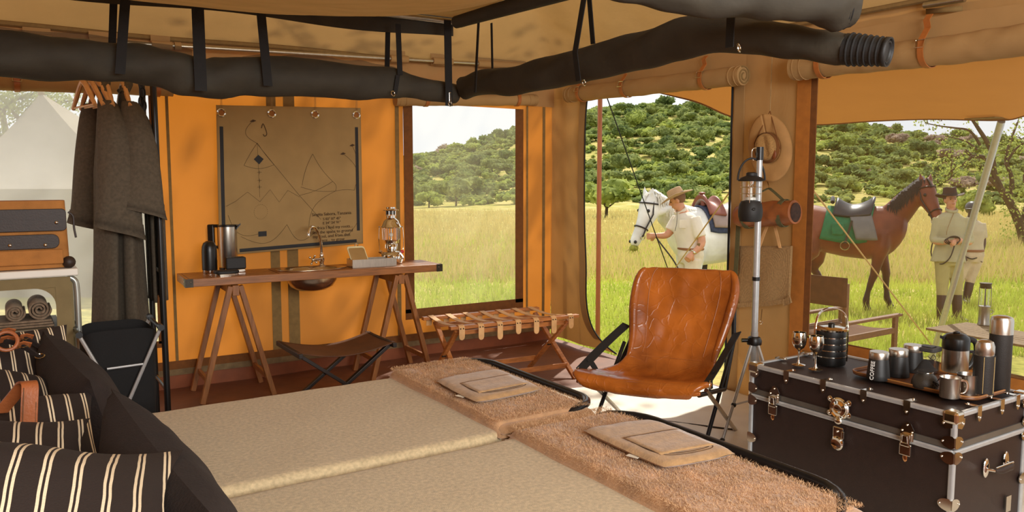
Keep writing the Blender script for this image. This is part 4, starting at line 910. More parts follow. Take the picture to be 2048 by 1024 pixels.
for i, (p, q) in enumerate(((a_, c_), (b__, d__))):
    o = V(.07 if i == 0 else -.07, 0, 0)
    B().bar(p+o+V(0, .02, -.03), q+o+V(0, .02, -RZ), .036, .022, (1, 0, 0)).obj('leg', m_rackwood, rk, smooth=False, bev=.003)
    B().bar(q+o+V(.024, -.02, -.03), p+o+V(.024, -.04, -RZ), .036, .022, (1, 0, 0)).obj('leg', m_rackwood, rk, smooth=False, bev=.003)
    B().cyl(p.lerp(q, .5)+o+V(-.02, 0, -.245), p.lerp(q, .5)+o+V(.045, 0, -.245), .007, n=10).obj('pivot', m_bracket, rk)
B().bar(a_+V(.08, .05, -.38), b__+V(-.06, .05, -.38), .035, .018).obj('stretcher', m_rackwood, rk, smooth=False); B().bar(c_+V(.08, -.05, -.38), d__+V(-.06, -.05, -.38), .035, .018).obj('stretcher', m_rackwood, rk, smooth=False)

# ---------------------------------------------------------------- leather lounge chair
def crease_mat():
    mt = M('cognac_leather', S(142, 70, 20), .3, var=.3, vs=4, coat=.3, c2=S(172, 96, 32)); nt = mt.node_tree; L = nt.links; p = nt.nodes['Principled BSDF']; tc = nt.nodes['Texture Coordinate']
    n = _node(nt, 'ShaderNodeTexNoise', Scale=5, Detail=3); L.new(tc.outputs['Object'], n.inputs['Vector'])
    mx = _node(nt, 'ShaderNodeMix', data_type='VECTOR'); mx.inputs[0].default_value = .16; L.new(tc.outputs['Object'], mx.inputs[4]); L.new(n.outputs['Color'], mx.inputs[5])
    v = _node(nt, 'ShaderNodeTexVoronoi', feature='DISTANCE_TO_EDGE', Scale=11); L.new(mx.outputs[1], v.inputs['Vector'])
    rp = _node(nt, 'ShaderNodeValToRGB'); rp.color_ramp.elements[0].position = 0; rp.color_ramp.elements[1].position = .05; rp.color_ramp.elements[0].color = (1, 1, 1, 1); rp.color_ramp.elements[1].color = (0, 0, 0, 1); L.new(v.outputs['Distance'], rp.inputs[0])
    n3 = _node(nt, 'ShaderNodeTexNoise', Scale=14, Detail=5); L.new(tc.outputs['Object'], n3.inputs['Vector'])
    ad = _node(nt, 'ShaderNodeMath', operation='MULTIPLY_ADD'); L.new(rp.outputs[0], ad.inputs[0]); ad.inputs[1].default_value = .55; L.new(n3.outputs['Fac'], ad.inputs[2])
    b = _node(nt, 'ShaderNodeBump', Strength=.35, Distance=.006); L.new(ad.outputs[0], b.inputs['Height']); L.new(b.outputs[0], p.inputs['Normal']); return mt
m_cognac = crease_mat()
ch = thing('leather_lounge_chair', 'cognac leather sling lounge chair with black folding frame by the doorway', 'chair', (3.15, 3.4, 0))
Fc = Vector((2.905, 3.255, 0)); bd = Vector((.93, .365, 0)).normalized(); sd_ = Vector((.55, -.83, 0)).normalized()
PR = [(-.03, .325, .300), (-.055, .36, .335), (-.03, .392, .370), (.06, .385, .372), (.17, .37, .325), (.28, .375, .285), (.37, .41, .268), (.43, .47, .262), (.48, .56, .275), (.53, .68, .298), (.575, .79, .312), (.61, .88, .305), (.628, .928, .282), (.64, .935, .265)]
pc = curve([(a, z, hw) for a, z, hw in PR], 60)
def seat_fn(u, v):
    i = min(len(pc)-1, int(round(u*(len(pc)-1)))); a, z, hw = pc[i]; q = v*2-1
    sag = -.045*(1-q*q)*(1 if .25 < u else .5)*math.sin(min(1, u*1.2)*math.pi)+.02*abs(q)**4
    n_ = bd*-.5+V(0, 0, .8) if u < .5 else bd*-.9+V(0, 0, .25)
    p = Fc+bd*a+sd_*(hw*q)+V(0, 0, z)+n_*(sag+.008*nz((u*7, q*3, 0), 1.6)); return p
def cl_0(a, s_, z): return Fc+bd*a+sd_*s_+V(0, 0, z)
B().grid(seat_fn, len(pc)-1, 24).obj('sling', m_cognac, ch, ang=0, solid=.035, sub=1)
B().tube(curve([cl_0(-.035, q*.345, .362-.012*(1-q*q)) for q in [k/6-1 for k in range(13)]], 40), [.012+.03*min(1, 3*min(k, 36-k)/36) for k in range(37)], 12).obj('front_roll', m_cognac, ch)
for s_ in (-1, 1): B().tube([seat_fn(u, .5+s_*.475)+bd*-.006 for u in [.5+.47*k/20 for k in range(21)]], [.014+.014*math.sin(k/20*math.pi) for k in range(21)], 10).obj('side_padding', m_cognac, ch)
for q in (-.68, .68): B().tube([seat_fn(u, (q+1)/2)+bd*-.016+V(0, 0, .012) for u in [.52+.44*k/14 for k in range(15)]], .0022, 5).obj('seam', m_leather, ch)
B().tube([seat_fn(.5, (q+1)/2)+bd*-.016+V(0, 0, .010) for q in [-.68+1.36*k/14 for k in range(15)]], .0022, 5).obj('seam', m_leather, ch)
def cl(a, s_, z): return Fc+bd*a+sd_*s_+V(0, 0, z)
for s_ in (-1, 1):
    w = .325*s_
    B().tube([cl(.66, w*.80, .88), cl(.56, w*.92, .55), cl(.36, w, .30)], .014, 10).obj('back_tube', m_blackmet, ch)
    B().tube([cl(-.02, w*1.02, .35), cl(.36, w, .30)], .014, 10).obj('seat_tube', m_blackmet, ch)
    B().tube([cl(.47, w*.98, .50), cl(.08, w*1.0, .02)], .012, 10).obj('leg', m_blackmet, ch)
    B().tube([cl(.06, w*1.04, .36), cl(.52, w*1.04, .02)], .012, 10).obj('leg', m_brush, ch)
    B().strip(curve([cl(.52, w*1.02, .60), cl(.34, w*1.06, .535), cl(.16, w*1.09, .465), cl(.02, w*1.10, .41)], 12), .05, .006, sd_+V(0, 0, .4*s_)).obj('arm_strap', m_blackweb, ch)
    B().strip(curve([cl(.12, w*1.10, .455), cl(.14, w*1.02, .40), cl(.17, w*.99, .34)], 8), .05, .005, bd).obj('arm_drop', m_blackweb, ch)
    eyelet(ch, cl(.03, w*1.14, .40), sd_, .022, m_steel, 'ring', .15)
B().tube([cl(.08, -.32, .016), cl(.08, .32, .016)], .011, 8).obj('foot_bar', m_blackmet, ch); B().tube([cl(.52, -.335, .016), cl(.52, .335, .016)], .011, 8).obj('foot_bar', m_blackmet, ch)
B().tube([cl(.66, -.25, .885), cl(.66, .25, .885)], .013, 8).obj('top_tube', m_blackmet, ch)
# ---------------------------------------------------------------- camp cupboard, satchel, towels
m_canvasdk = M('khaki_canvas', S(128, 112, 76), .9, var=.1, vs=10, bump=.2, bs=200)
YC = 4.45
cr = PX(156, 536, 1, YC); cup = thing('camp_cupboard', 'canvas camp cupboard with white top and tube frame at the left', 'cupboard', (-.2, YC+.25, 0))
cz, cx1 = cr.z, cr.x
B().box((cx1-.45, YC+.22, cz-.018), (.90, .46, .036)).obj('top_panel', m_white, cup, smooth=False, bev=.006)
for y in (YC+.03, YC+.42):
    B().tube(curve([(cx1-.055, y, cz-.04), (cx1-.018, y, cz-.06), (cx1-.008, y, cz-.11), (cx1-.008, y, cz-.3), (cx1-.008, y, 0)], 20), .014, 10).obj('frame_tube', M('grey_tube', S(175, 178, 172), .35, .7), cup)
    B().tube([(cx1-.88, y, cz-.04), (cx1-.88, y, 0)], .014, 10).obj('frame_tube', MATS['grey_tube'], cup)
# front canvas with an arched opening
fx0, fx1, fz1, fz0 = cx1-.88, cx1-.035, cz-.04, .1
ox1 = PX(112, 600, 1, YC).x; oz1 = PX(100, 576, 1, YC).z; shz = PX(60, 660, 1, YC).z
B().box(((ox1+fx1)/2, YC+.012, (fz1+fz0)/2), (fx1-ox1, .012, fz1-fz0)).obj('front_canvas', m_canvasdk, cup, smooth=False)
B().box(((fx0+ox1)/2, YC+.012, (oz1+fz1)/2), (ox1-fx0, .012, fz1-oz1)).obj('front_canvas', m_canvasdk, cup, smooth=False)
arcp = [(ox1+.001, YC+.006, oz1+.001)]+[(ox1-.09+.09*math.sin(a), YC+.006, oz1-.09+.09*math.cos(a)) for a in [math.pi/2-q*math.pi/16 for q in range(9)]]
B().prism(arcp, (0, .012, 0)).obj('front_canvas', m_canvasdk, cup, smooth=False)
B().box((fx1+.005, YC+.23, (fz1+fz0)/2), (.01, .40, fz1-fz0)).obj('side_canvas', m_canvasdk, cup, smooth=False)
B().box(((fx0+ox1)/2, YC+.22, shz-.012), (ox1-fx0+.03, .42, .022)).obj('shelf', M('shelf_grey', S(120, 112, 92), .6), cup, smooth=False)
B().box(((fx0+ox1)/2, YC+.22, fz0+.01), (ox1-fx0+.03, .42, .02)).obj('bottom', MATS['shelf_grey'], cup, smooth=False)
for x in (172, 178): B().sph(PX(x*.5, 545, 1, YC-.001), .003, 6, 4).obj('rivet', m_steel, cup)
# satchel
m_satch = M('satchel_canvas', S(170, 112, 52), .85, var=.15, vs=12, bump=.3, bs=240); m_satlea = M('satchel_leather', S(46, 32, 24), .55, var=.15, vs=20, bump=.2, bs=120)
b0 = PX(142, 536, 1, YC+.02); b1 = PX(133, 403, 1, YC+.02); sw = .62; sh = b1.z-cz
sa = thing('satchel', 'tan canvas field satchel with dark leather flaps on the camp cupboard', 'bag', (b0.x-sw/2, YC+.12, cz))
def sat(u, v):
    a = u*2*math.pi; ca, sa_ = math.cos(a), math.sin(a); e = .28
    x = math.copysign(abs(ca)**e, ca); y = math.copysign(abs(sa_)**e, sa_); bul = 1+.03*math.sin(v*math.pi)
    return (b0.x-sw/2+x*sw/2*(1 if v > .05 else .97)*(1-.025*v), YC+.13+y*.105*bul*(1-.15*v), cz+.004+sh*v)
sb = B().grid(sat, 48, 12); n0 = len(sb.v); top = [i*13+12 for i in range(49)]; sb.f.append(tuple(top[:-1])); sb.f.append(tuple([i*13 for i in range(48)][::-1])); sb.obj('body', m_satch, sa, ang=50)
def sx(px): return PX(px, 450, 1, YC+.02).x
def sz_(py): return PX(70, py, 1, YC+.02).z
def flap(xa, xb, ya, yb, o, nm, r=.03):
    za, zb = sz_(ya), sz_(yb); w, h = xb-xa, za-zb; P = [((xa+xb)/2+x, YC+.018-o, (za+zb)/2+z) for x, z in rrect(w, h, r)]
    B().prism(P, (0, -.008, 0)).obj(nm, m_satlea, sa, smooth=False, bev=.003)
flap(sx(-120), sx(133), 418, 463, 0, 'flap', .02); flap(sx(-110), sx(117), 469, 498, 0, 'pocket_flap', .03)
B().box((b0.x-sw/2, YC+.012, (sz_(498)+cz)/2+.01), (sw*.9, .02, sz_(498)-cz-.03)).obj('front_pocket', m_satch, sa, smooth=False, bev=.006)
for x, y in ((113, 445), (20, 491), (91, 490)): B().sph(PX(x, y, 1, YC+.002), (.008, .005, .008), 10, 6).obj('stud', m_steel, sa)
B().sph(PX(138, 524, 1, YC+.03), (.03, .03, .03), 12, 8).obj('corner_patch', m_satlea, sa)
B().tube(curve([PX(136, 424, 1, YC+.05), PX(146, 432, 1, YC+.05), PX(148, 455, 1, YC+.05), PX(152, 475, 1, YC+.05)], 14), .005, 6).obj('drawcord', m_satlea, sa)
# rolled towels and the folded one under them
m_towel = M('grey_towel', S(128, 110, 90), .95, var=.25, vs=60, bump=.8, bs=260)
fo = B(); 
for k in range(3): fo.box((ox1-.20, YC+.17, shz+.007+k*.013), (.38-.01*k, .26, .011))
fo = tag(fo.obj('folded_towel', m_towel, smooth=False, bev=.004), 'flat folded grey towel on the cupboard shelf under the rolls', 'towel')
for i, (x, y, lb) in enumerate(((30, 626, 'left rolled grey towel on the cupboard shelf'), (79, 619, 'right rolled grey towel on the cupboard shelf'))):
    c = PX(x, y, 1, YC+.05); r_ = c.z-(shz+.04); t = thing('rolled_towel', lb, 'towel', (c.x, YC+.16, shz+.04), 0, 'rolled towels')
    sp = [(c.x+(.008+(r_-.008)*q/80)*math.cos(q*.235*1.0), (.008+(r_-.008)*q/80)*math.sin(q*.235)) for q in range(81)]
    b = B(); m_ = 2; vs = []
    for q, (xx, zz) in enumerate(sp):
        for y_ in (YC+.04+.004*math.sin(q), YC+.30): vs.append((xx, y_, c.z+zz))
    b.add(vs, [(2*q, 2*q+1, 2*q+3, 2*q+2) for q in range(80)]); b.obj('roll', m_towel, t, ang=0, solid=.009)
# ---------------------------------------------------------------- clothes rack with robes and hangers
YK = 5.0; rx = PX(318, 400, 1, YK).x
ra = thing('clothes_rack', 'black clothes rack with rungs left of the orange wall', 'rack', (rx-.35, YK+.2, 0))
for y in (YK, YK+.42):
    B().tube([(rx, y, 0), (rx-.005, y, 2.10)], .018, 10).obj('post', m_black, ra); B().tube([(-.45, y, 0), (-.45, y, 2.10)], .018, 10).obj('post', m_black, ra)
for z in (.25, .95, 1.35, 2.09): B().tube([(rx, YK, z), (rx, YK+.42, z)], .012, 8).obj('rung', m_white if .5 < z < 1.2 else m_black, ra)
for z in (.25, 2.09): B().tube([(-.45, YK, z), (-.45, YK+.42, z)], .012, 8).obj('rung', m_black, ra)
B().tube([(-.45, YK+.21, 2.09), (rx, YK+.21, 2.09)], .012, 10).obj('rail', m_pole, ra)
YH = YK+.21
m_hang = M('hanger_wood', S(214, 160, 104), .45, var=.15, vs=12, stretch=(4, 1, 1))
HX = [(165, 0), (181, 0), (196, 0), (211, 1), (245, 1)]
for i, (px, rb) in enumerate(HX):
    x = PX(px, 160, 1, YH).x
    h = thing('coat_hanger', ['leftmost empty wooden hanger on the rack', 'second empty wooden hanger from the left on the rack', 'third wooden hanger just left of the robes', 'wooden hanger inside the left robe', 'wooden hanger inside the right robe'][i], 'hanger', (x, YH, 1.95), 0, 'wooden coat hangers')
    B().tube(curve([(x, YH+.018, 2.105), (x, YH, 2.108), (x, YH-.02, 2.09), (x, YH-.012, 2.06), (x, YH, 2.04)], 16), .0022, 6).obj('hook', m_steel, h)
    yaw = -.20 if not rb else -.05
    dd = Vector((math.sin(yaw), math.cos(yaw), 0))
    for s_ in (-1, 1): B().tube(curve([(x, YH, 2.045), Vector((x, YH, 2.02))+dd*(s_*.05), Vector((x, YH, 1.95))+dd*(s_*.14), Vector((x, YH, 1.90))+dd*(s_*.20)], 12), [.014]*9+[.012]*(13-9), 8, flat=1.0).obj('arm', m_hang, h)
    B().tube([Vector((x, YH, 1.905))-dd*.19, Vector((x, YH, 1.905))+dd*.19], .006, 8).obj('bar', m_hang, h)
m_robe = M('robe_wool', S(84, 74, 60), .95, var=.2, vs=60, bump=.5, bs=300)
def robe(px, lb, seed, zbot, wx, ze, rear):
    x0 = PX(px, 200, 1, YH).x; t = thing('dressing_gown', lb, 'robe', (x0, YH, zbot), 0, 'dressing gowns on the rack')
    def body(u, v):
        a = u*2*math.pi; z = lerp(2.03, zbot, v); k = min(1, v*6); ry = lerp(.06, .215, k**.6)*(1+.0*v); rx_ = lerp(.022, wx, min(1, v*3))*(1+.5*v)
        f = 1+.20*math.sin(a*5+seed+v*2)*min(1, v*1.5)+.10*math.sin(a*9+seed*2)*v
        sl = -.06*(1-k)
        return (x0+rx_*math.cos(a)*f+.02*math.sin(v*3+seed), YH+ry*math.sin(a)*(1+.06*math.sin(a*5+seed)*v), z+sl*abs(math.sin(a))*k*0)
    B().grid(body, 56, 36).obj('body', m_robe, t, ang=0)
    B().tube(curve([(x0, YH-.07, 1.98), (x0+.03, YH-.03, 2.035), (x0+.035, YH+.02, 2.045), (x0, YH+.07, 2.0)], 14), .024, 8).obj('collar', m_robe, t)
    for s_ in ((-1, 1) if rear else (-1,)):
        P = curve([(x0+.02, YH+s_*.14, 1.93), (x0+.045, YH+s_*.20, 1.78), (x0+.05, YH+s_*.235, 1.5), (x0+.045, YH+s_*.25, ze)], 18); k = len(P)
        if s_ > 0: P = [p+V(-.05-.05*q/18, 0, 0) for q, p in enumerate(P)]
        def sl_(u, v):
            i = min(k-1, int(round(u*(k-1)))); a = v*2*math.pi; w = lerp(.035, .135, (i/(k-1))**.85); th = lerp(.05, .07, i/(k-1))
            return P[i]+V(w*math.cos(a), th*math.sin(a), 0)+V(.01*math.sin(a*3+i*.3), 0, -.045*math.cos(a)*(i/(k-1)))
        B().grid(sl_, k-1, 24).obj('sleeve', m_robe, t, ang=0)
        B().grid(lambda u, v: sl_(1-.09*u, v)+V(.004*math.cos(v*6.28), .004*math.sin(v*6.28), 0), 3, 24).obj('cuff', m_robe, t, ang=0)
    return t
robe(200, 'left charcoal dressing gown hanging on the rack', 1, .54, .055, 1.19, True); robe(245, 'right charcoal dressing gown with wide sleeve hanging on the rack', 2.6, .50, .06, 1.30, False)
tw = B().grid(lambda u, v: (rx-.012-.05*math.sin(u*math.pi)*1+.008*math.sin(v*23), YK+.05+.26*v, (1.35 if u > .5 else 1.35)+.018*math.sin(u*math.pi)-(abs(u-.5)*2)**1*(.62 if u < .5 else .5)+.0), 20, 16)
tw = B()
def twf(u, v):
    s_ = u*1.25-.6; y = YK+.06+.30*v; w = .012*math.sin(v*19)
    if s_ < 0: return (rx-.026-w, y, 1.365+s_)
    if s_ < .06: a = s_/.06*math.pi; return (rx-.026*math.cos(a), y, 1.365+.02*math.sin(a))
    return (rx+.026+w, y, 1.365-(s_-.06))
tag(tw.grid(twf, 40, 16).obj('hanging_towel', m_robe, ang=0, solid=.008), 'dark towel folded over the rung of the clothes rack', 'towel')
ckx = PX(281, 170, 1, YH).x
ckn = thing('snap_hook_chain', 'chain of black plastic snap hooks hanging from the rack rail', 'hooks', (ckx, YH, 2.08))
for i, (dx, dz) in enumerate(((0, 0), (.006, -.055), (-.004, -.11), (.008, -.13), (-.012, -.18), (-.002, -.21))):
    c = Vector((ckx+dx, YH-.03, 2.05+dz)); B().tube([c+V(x_, 0, z_) for x_, z_ in [(.013*math.cos(a), (.032 if True else 0)*math.sin(a)) for a in [q*math.pi/8 for q in range(16)]]], .0045, 6, closed=True).obj('snap_hook', m_black, ckn)
B().tube([(ckx, YH-.03, 2.06), (ckx, YH, 2.105)], .004, 6).obj('cord', m_black, ckn)
# ---------------------------------------------------------------- laundry hamper
YL = 4.25
h0, h1 = PX(158, 668, 1, YL), PX(322, 660, 1, YL); hz = (h0.z+h1.z)/2
ha = thing('laundry_hamper', 'black fabric laundry hamper on crossed metal legs by the far bed', 'hamper', ((h0.x+h1.x)/2, YL+.17, 0))
xm = (h0.x+h1.x)/2
def hamp(u, v):
    a = u*2*math.pi; ca, sa_ = math.cos(a), math.sin(a); x = math.copysign(abs(ca)**.35, ca); y = math.copysign(abs(sa_)**.35, sa_); hw = (h1.x-h0.x)/2*.93
    return (xm+x*hw*(1-.08*v), YL+.19+y*.15*(1-.1*v), lerp(hz-.01, .12, v)-.015*math.cos(2*a)*(1-v))
hb2 = B().grid(hamp, 40, 10); hb2.f.append(tuple(i*11+10 for i in range(40))); hb2.obj('fabric_bag', M('black_fabric', S(11, 10, 10), .85, var=.2, vs=12, bump=.3, bs=80), ha, ang=50)
for y in (YL+.015, YL+.36):
    for xa_, xb_ in ((h0.x, h1.x-.02), (h1.x, h0.x+.02)): B().tube([(xa_, y-.006*(xa_ < xb_), hz), (xb_, y-.006*(xa_ < xb_), 0)], .009, 8).obj('leg', m_alu, ha)
for x in (h0.x, h1.x):
    B().tube([(x, YL, hz), (x, YL+.37, hz)], .010, 8).obj('rim_bar', m_blackmet, ha)
    for y in (YL+.01, YL+.36): B().tube([(x, y-.02, hz+.004), (x, y+.02, hz+.004)], .016, 10).obj('plastic_joint', m_black, ha)
a_h, b_h = PX(214, 738, 1, YL+.01), PX(286, 728, 1, YL+.01); B().tube([a_h, b_h], .006, 8).obj('cross_bar', m_alu, ha)
# neighbouring tent outside the left window
nb = thing('neighbour_tent', 'pale pointed canvas tent seen outside the left window', 'tent', PG(70, 520))
wN = 15.; m_ntent = M('neighbour_canvas', S(160, 150, 134), .9, var=.08, vs=1, tr=.25)
ap = PW(82, 186, wN); eL, eR = PW(-190, 378, wN-2.2), PW(330, 378, wN-2.2); dF = FWH*4.6
q4 = [eL, eR, eR+dF, eL+dF]; zz = sum(p.z for p in q4)/4
for p in q4: p.z = eL.z
for i in range(4):
    A_, B2 = q4[i], q4[(i+1) % 4]
    def rf(u, v):
        p = A_.lerp(B2, u).lerp(Vector((ap.x, ap.y, 0))+V(0, 0, ap.z), v); p = p.copy(); p.z -= .30*math.sin(v*math.pi)*(1); return p
    B().grid(rf, 12, 12).obj('roof', m_ntent, nb, ang=0)
    g0 = A_.copy(); g0.z = gz(12); g1 = B2.copy(); g1.z = gz(16)
    B().add([A_, B2, Vector((B2.x, B2.y, gz(17))), Vector((A_.x, A_.y, gz(17)))], [(0, 1, 2, 3)]).obj('wall', m_ntent, nb)
B().sph(ap, .06, 8, 6).obj('finial', m_oliveweb, nb)
# ---------------------------------------------------------------- travel trunk
m_trunk = M('trunk_vinyl', S(40, 25, 20), .5, var=.12, vs=30, bump=.25, bs=420)
TX0, TX1, TY0, TY1, TT = 3.155, 3.72, 1.672, 2.69, .56
ZL = .418                                                # lid line
tk = thing('travel_trunk', 'large dark brown travel trunk with aluminium edges and steel clasps', 'trunk', ((TX0+TX1)/2, (TY0+TY1)/2, 0))
cx, cy = (TX0+TX1)/2, (TY0+TY1)/2; DX, DY = TX1-TX0, TY1-TY0
B().box((cx, cy, (ZL+.0)/2+.006), (DX, DY, ZL-.012)).obj('body', m_trunk, tk, smooth=False, bev=.003)
lid = B().box((cx, cy, (TT+ZL)/2+.003), (DX, DY, TT-ZL-.006)).obj('lid', m_trunk, tk, smooth=False, bev=.003)
e = .011
def edge(p, q, par, r=e): B().bar(p, q, r*2, r*2).obj('edge_strip', m_alu, par, smooth=False, bev=.006)
k4 = [(TX0, TY0), (TX0, TY1), (TX1, TY1), (TX1, TY0)]
for i in range(4):
    (xa, ya), (xb, yb) = k4[i], k4[(i+1) % 4]
    edge((xa, ya, TT-.003), (xb, yb, TT-.003), lid); edge((xa, ya, .012), (xb, yb, .012), tk)
    edge((xa, ya, ZL-.014), (xb, yb, ZL-.014), tk); B().bar((xa, ya, ZL+.012), (xb, yb, ZL+.012), .024, .012).obj('edge_strip', M('grey_strip', S(120, 116, 108), .45, .7), lid, smooth=False)
    edge((xa, ya, 0.01), (xa, ya, ZL-.012), tk); edge((xa, ya, ZL+.004), (xa, ya, TT), lid)
def rivet(p, par, r=.0055): B().sph(p, r, 8, 5).obj('rivet', m_chrome, par)
def tab(c, nrm, par, w=.030, h=.05):                     # clamp over the top edge with rounded tongue on the face
    n = Vector(nrm); s_ = n.cross(V(0, 0, 1)); c = Vector(c)
    P = [c+s_*(w/2)+V(0, 0, .015), c-s_*(w/2)+V(0, 0, .015), c-s_*(w/2)+V(0, 0, -h*.55), c-s_*(w*.25)+V(0, 0, -h*.92), c+V(0, 0, -h), c+s_*(w*.25)+V(0, 0, -h*.92), c+s_*(w/2)+V(0, 0, -h*.55)]
    o = B().prism([p+n*.0115 for p in P], n*.003).obj('edge_clamp', m_steel, par, smooth=False)
    B().prism([c+s_*(w/2)+V(0, 0, .0095), c-s_*(w/2)+V(0, 0, .0095), c-s_*(w/2)-n*.035+V(0, 0, .0095), c-n*.05+V(0, 0, .0095), c+s_*(w/2)-n*.035+V(0, 0, .0095)], (0, 0, .003)).obj('clamp_top', m_steel, o, smooth=False)
    rivet(c+n*.016+V(0, 0, -h*.66), o); rivet(c-n*.034+V(0, 0, .013), o)
for y in (TY1-.215, TY1-.42, TY1-.625, TY1-.825): tab((TX0, y, TT), (-1, 0, 0), lid)
for x in (TX0+.16, TX0+.34, TX0+.47): tab((x, TY0, TT), (0, -1, 0), lid)
for y in (TY1-.1, TY1-.35, TY1-.6): tab((TX1, y, TT), (1, 0, 0), lid)
tab((TX0+.2, TY1, TT), (0, 1, 0), lid); tab((TX0+.4, TY1, TT), (0, 1, 0), lid)
def wing(x, y, z, par, n1, n2):                          # rounded corner plates with rivets on both faces
    c = Vector((x, y, z))
    for n, s_ in ((Vector(n1), -Vector(n2)), (Vector(n2), -Vector(n1))):
        P = [c+n*.0115+s_*(.045-.045*(1-abs(math.sin(a)))**1.0*0+.0)*max(0, math.cos(a))+V(0, 0, .026*math.sin(a)) for a in [math.pi/2-q*math.pi/10 for q in range(11)]]+[c+n*.0115-s_*.011+V(0, 0, -.02), c+n*.0115-s_*.011+V(0, 0, .02)]
        o = B().prism(P, n*.003).obj('corner_plate', m_steel, par, smooth=False); rivet(c+n*.016+s_*.036, o, .0045)
for (x, y, n1, n2) in ((TX0, TY0, (-1, 0, 0), (0, -1, 0)), (TX0, TY1, (-1, 0, 0), (0, 1, 0)), (TX1, TY0, (1, 0, 0), (0, -1, 0))):
    for z in (ZL+.030, ZL-.034, .19): wing(x, y, z, lid if z > ZL else tk, n1, n2)
    c = Vector((x, y, TT))                               # ball corner
    o = B().box(c+V(0, 0, -.012)-(Vector(n1)+Vector(n2))*.012, (.062, .062, .052)).obj('ball_corner', m_steel, lid, smooth=False, bev=.012)
    for n, s_ in ((Vector(n1), -Vector(n2)), (Vector(n2), -Vector(n1))):
        q = c+n*.0115+V(0, 0, -.03); B().prism([q, q+s_*.05+V(0, 0, .012), q+s_*.05+V(0, 0, -.012), q+s_*.03+V(0, 0, -.03), q+V(0, 0, -.022)], n*.003).obj('corner_leaf', m_steel, o, smooth=False); rivet(q+s_*.036+n*.004+V(0, 0, -.008), o)
# draw-bolt clasps and the round lock, on the long front face
def clasp(y):
    x = TX0-.012; o = B().prism([(x, y-.028, ZL-.012), (x, y+.028, ZL-.012), (x, y+.030, ZL+.035), (x, y+.014, ZL+.062), (x, y, ZL+.070), (x, y-.014, ZL+.062), (x, y-.030, ZL+.035)], (-.004, 0, 0)).obj('clasp', m_steel, tk, smooth=False)
    B().box((x-.012, y, ZL-.008), (.018, .042, .055)).obj('lever', m_steel, o, smooth=False, bev=.005); B().box((x-.010, y, ZL-.05), (.014, .05, .05)).obj('lower_plate', m_steel, o, smooth=False, bev=.004)
    B().tube([(x-.024, y-.013, ZL+.012), (x-.024, y+.013, ZL+.012), (x-.022, y+.013, ZL-.018), (x-.022, y-.013, ZL-.018)], .003, 6, closed=True).obj('loop', m_chrome, o)
    B().sph((x-.010, y, ZL-.085), (.005, .011, .018), 10, 6).obj('thumb_tab', M('brass_tab', S(214, 160, 110), .25, 1), o)
    for dy, dz in ((0, .055), (-.022, .028), (.022, .028), (-.02, -.06), (.02, -.06)): rivet((x-.006, y+dy, ZL+dz), o, .0045)
clasp(TY1-.15); clasp(TY0+.185)
ly = TY1-.51; x = TX0-.012; mxx = Matrix.Rotation(-math.pi/2, 3, 'Y')
lk = B().lathe([(.050, 0), (.050, .006), (.044, .012), (.034, .008), (.034, .012), (.022, .016), (.018, .013), (0, .013)], (x, ly, ZL+.045), 28, mxx).obj('round_lock', m_chrome, tk)
for dy, dz in ((-.048, .035), (.048, .035), (-.048, -.02), (.048, -.03)): B().sph((x-.004, ly+dy, ZL+.045+dz), (.006, .014, .014), 10, 6).obj('lock_ear', m_steel, lk); rivet((x-.010, ly+dy, ZL+.045+dz), lk, .005)
B().sph((x-.010, ly, ZL-.012), (.010, .02, .016), 12, 8).obj('hasp', m_chrome, lk)
hp_ = B().box((x-.004, ly, ZL-.075), (.010, .052, .07)).obj('lock_plate', m_steel, tk, smooth=False, bev=.005)
B().lathe([(.032, 0), (.032, .008), (.026, .013), (.018, .010), (0, .010)], (x-.004, ly, ZL-.115), 24, mxx).obj('lock_disc', m_chrome, hp_); B().box((x-.012, ly-.03, ZL-.07), (.012, .012, .035)).obj('lock_catch', m_steel, hp_, smooth=False, bev=.003); rivet((x-.012, ly, ZL-.06), hp_)
# side handle
hy = TY0-.012; hx0, hx1, hz_ = TX0+.24, TX0+.40, ZL-.125
hd = B().tube([(hx0+.01, hy-.03, hz_), (hx0+.04, hy-.04, hz_-.002), (hx1-.04, hy-.04, hz_-.002), (hx1-.01, hy-.03, hz_)], [.008, .013, .013, .008], 10).obj('side_handle', m_satlea, tk)
for xx in (hx0, hx1): B().sph((xx, hy, hz_+.005), (.022, .008, .042), 12, 8).obj('handle_mount', m_chrome, hd); B().tube([(xx, hy-.005, hz_), (xx+(.012 if xx == hx0 else -.012), hy-.032, hz_)], .006, 8).obj('handle_ring', m_chrome, hd)
B().tube([(hx0+.01, hy-.034, hz_+.012), (hx1-.01, hy-.034, hz_+.012)], .004, 8).obj('handle_bar', m_chrome, hd)
B().box((TX0+.44, TY0-.013, .10), (.04, .004, .07)).obj('foot_plate', m_steel, tk, smooth=False)
# ---------------------------------------------------------------- things on the trunk
Z0 = TT+.0085
def zp_(x, y): return PX(x, y, 2, Z0)
for i, (x, y, lb) in enumerate(((1597, 731, 'left steel wine goblet on the trunk'), (1631, 740, 'right steel wine goblet on the trunk beside the food carrier'))):
    c = zp_(x, y); o = B().lathe([(.0, .001), (.030, .0015), (.031, .004), (.010, .009), (.0045, .02), (.0042, .062), (.007, .07), (.022, .08), (.031, .098), (.0335, .118), (.0315, .14), (.029, .148), (.0275, .147), (.030, .12), (.027, .10), (.018, .086), (.0, .08)], (0, 0, 0), 32).obj('wine_goblet', m_steel)
    o.location = c; tag(o, lb, 'goblet', 'steel goblets')
c = zp_(1660, 727); ti = thing('food_carrier', 'black stacked food carrier with steel lid and hoop handle on the trunk', 'food carrier', c)
B().lathe([(.054, 0), (.056, .006), (.056, .032)], c, 36).obj('base_tier', m_black, ti)
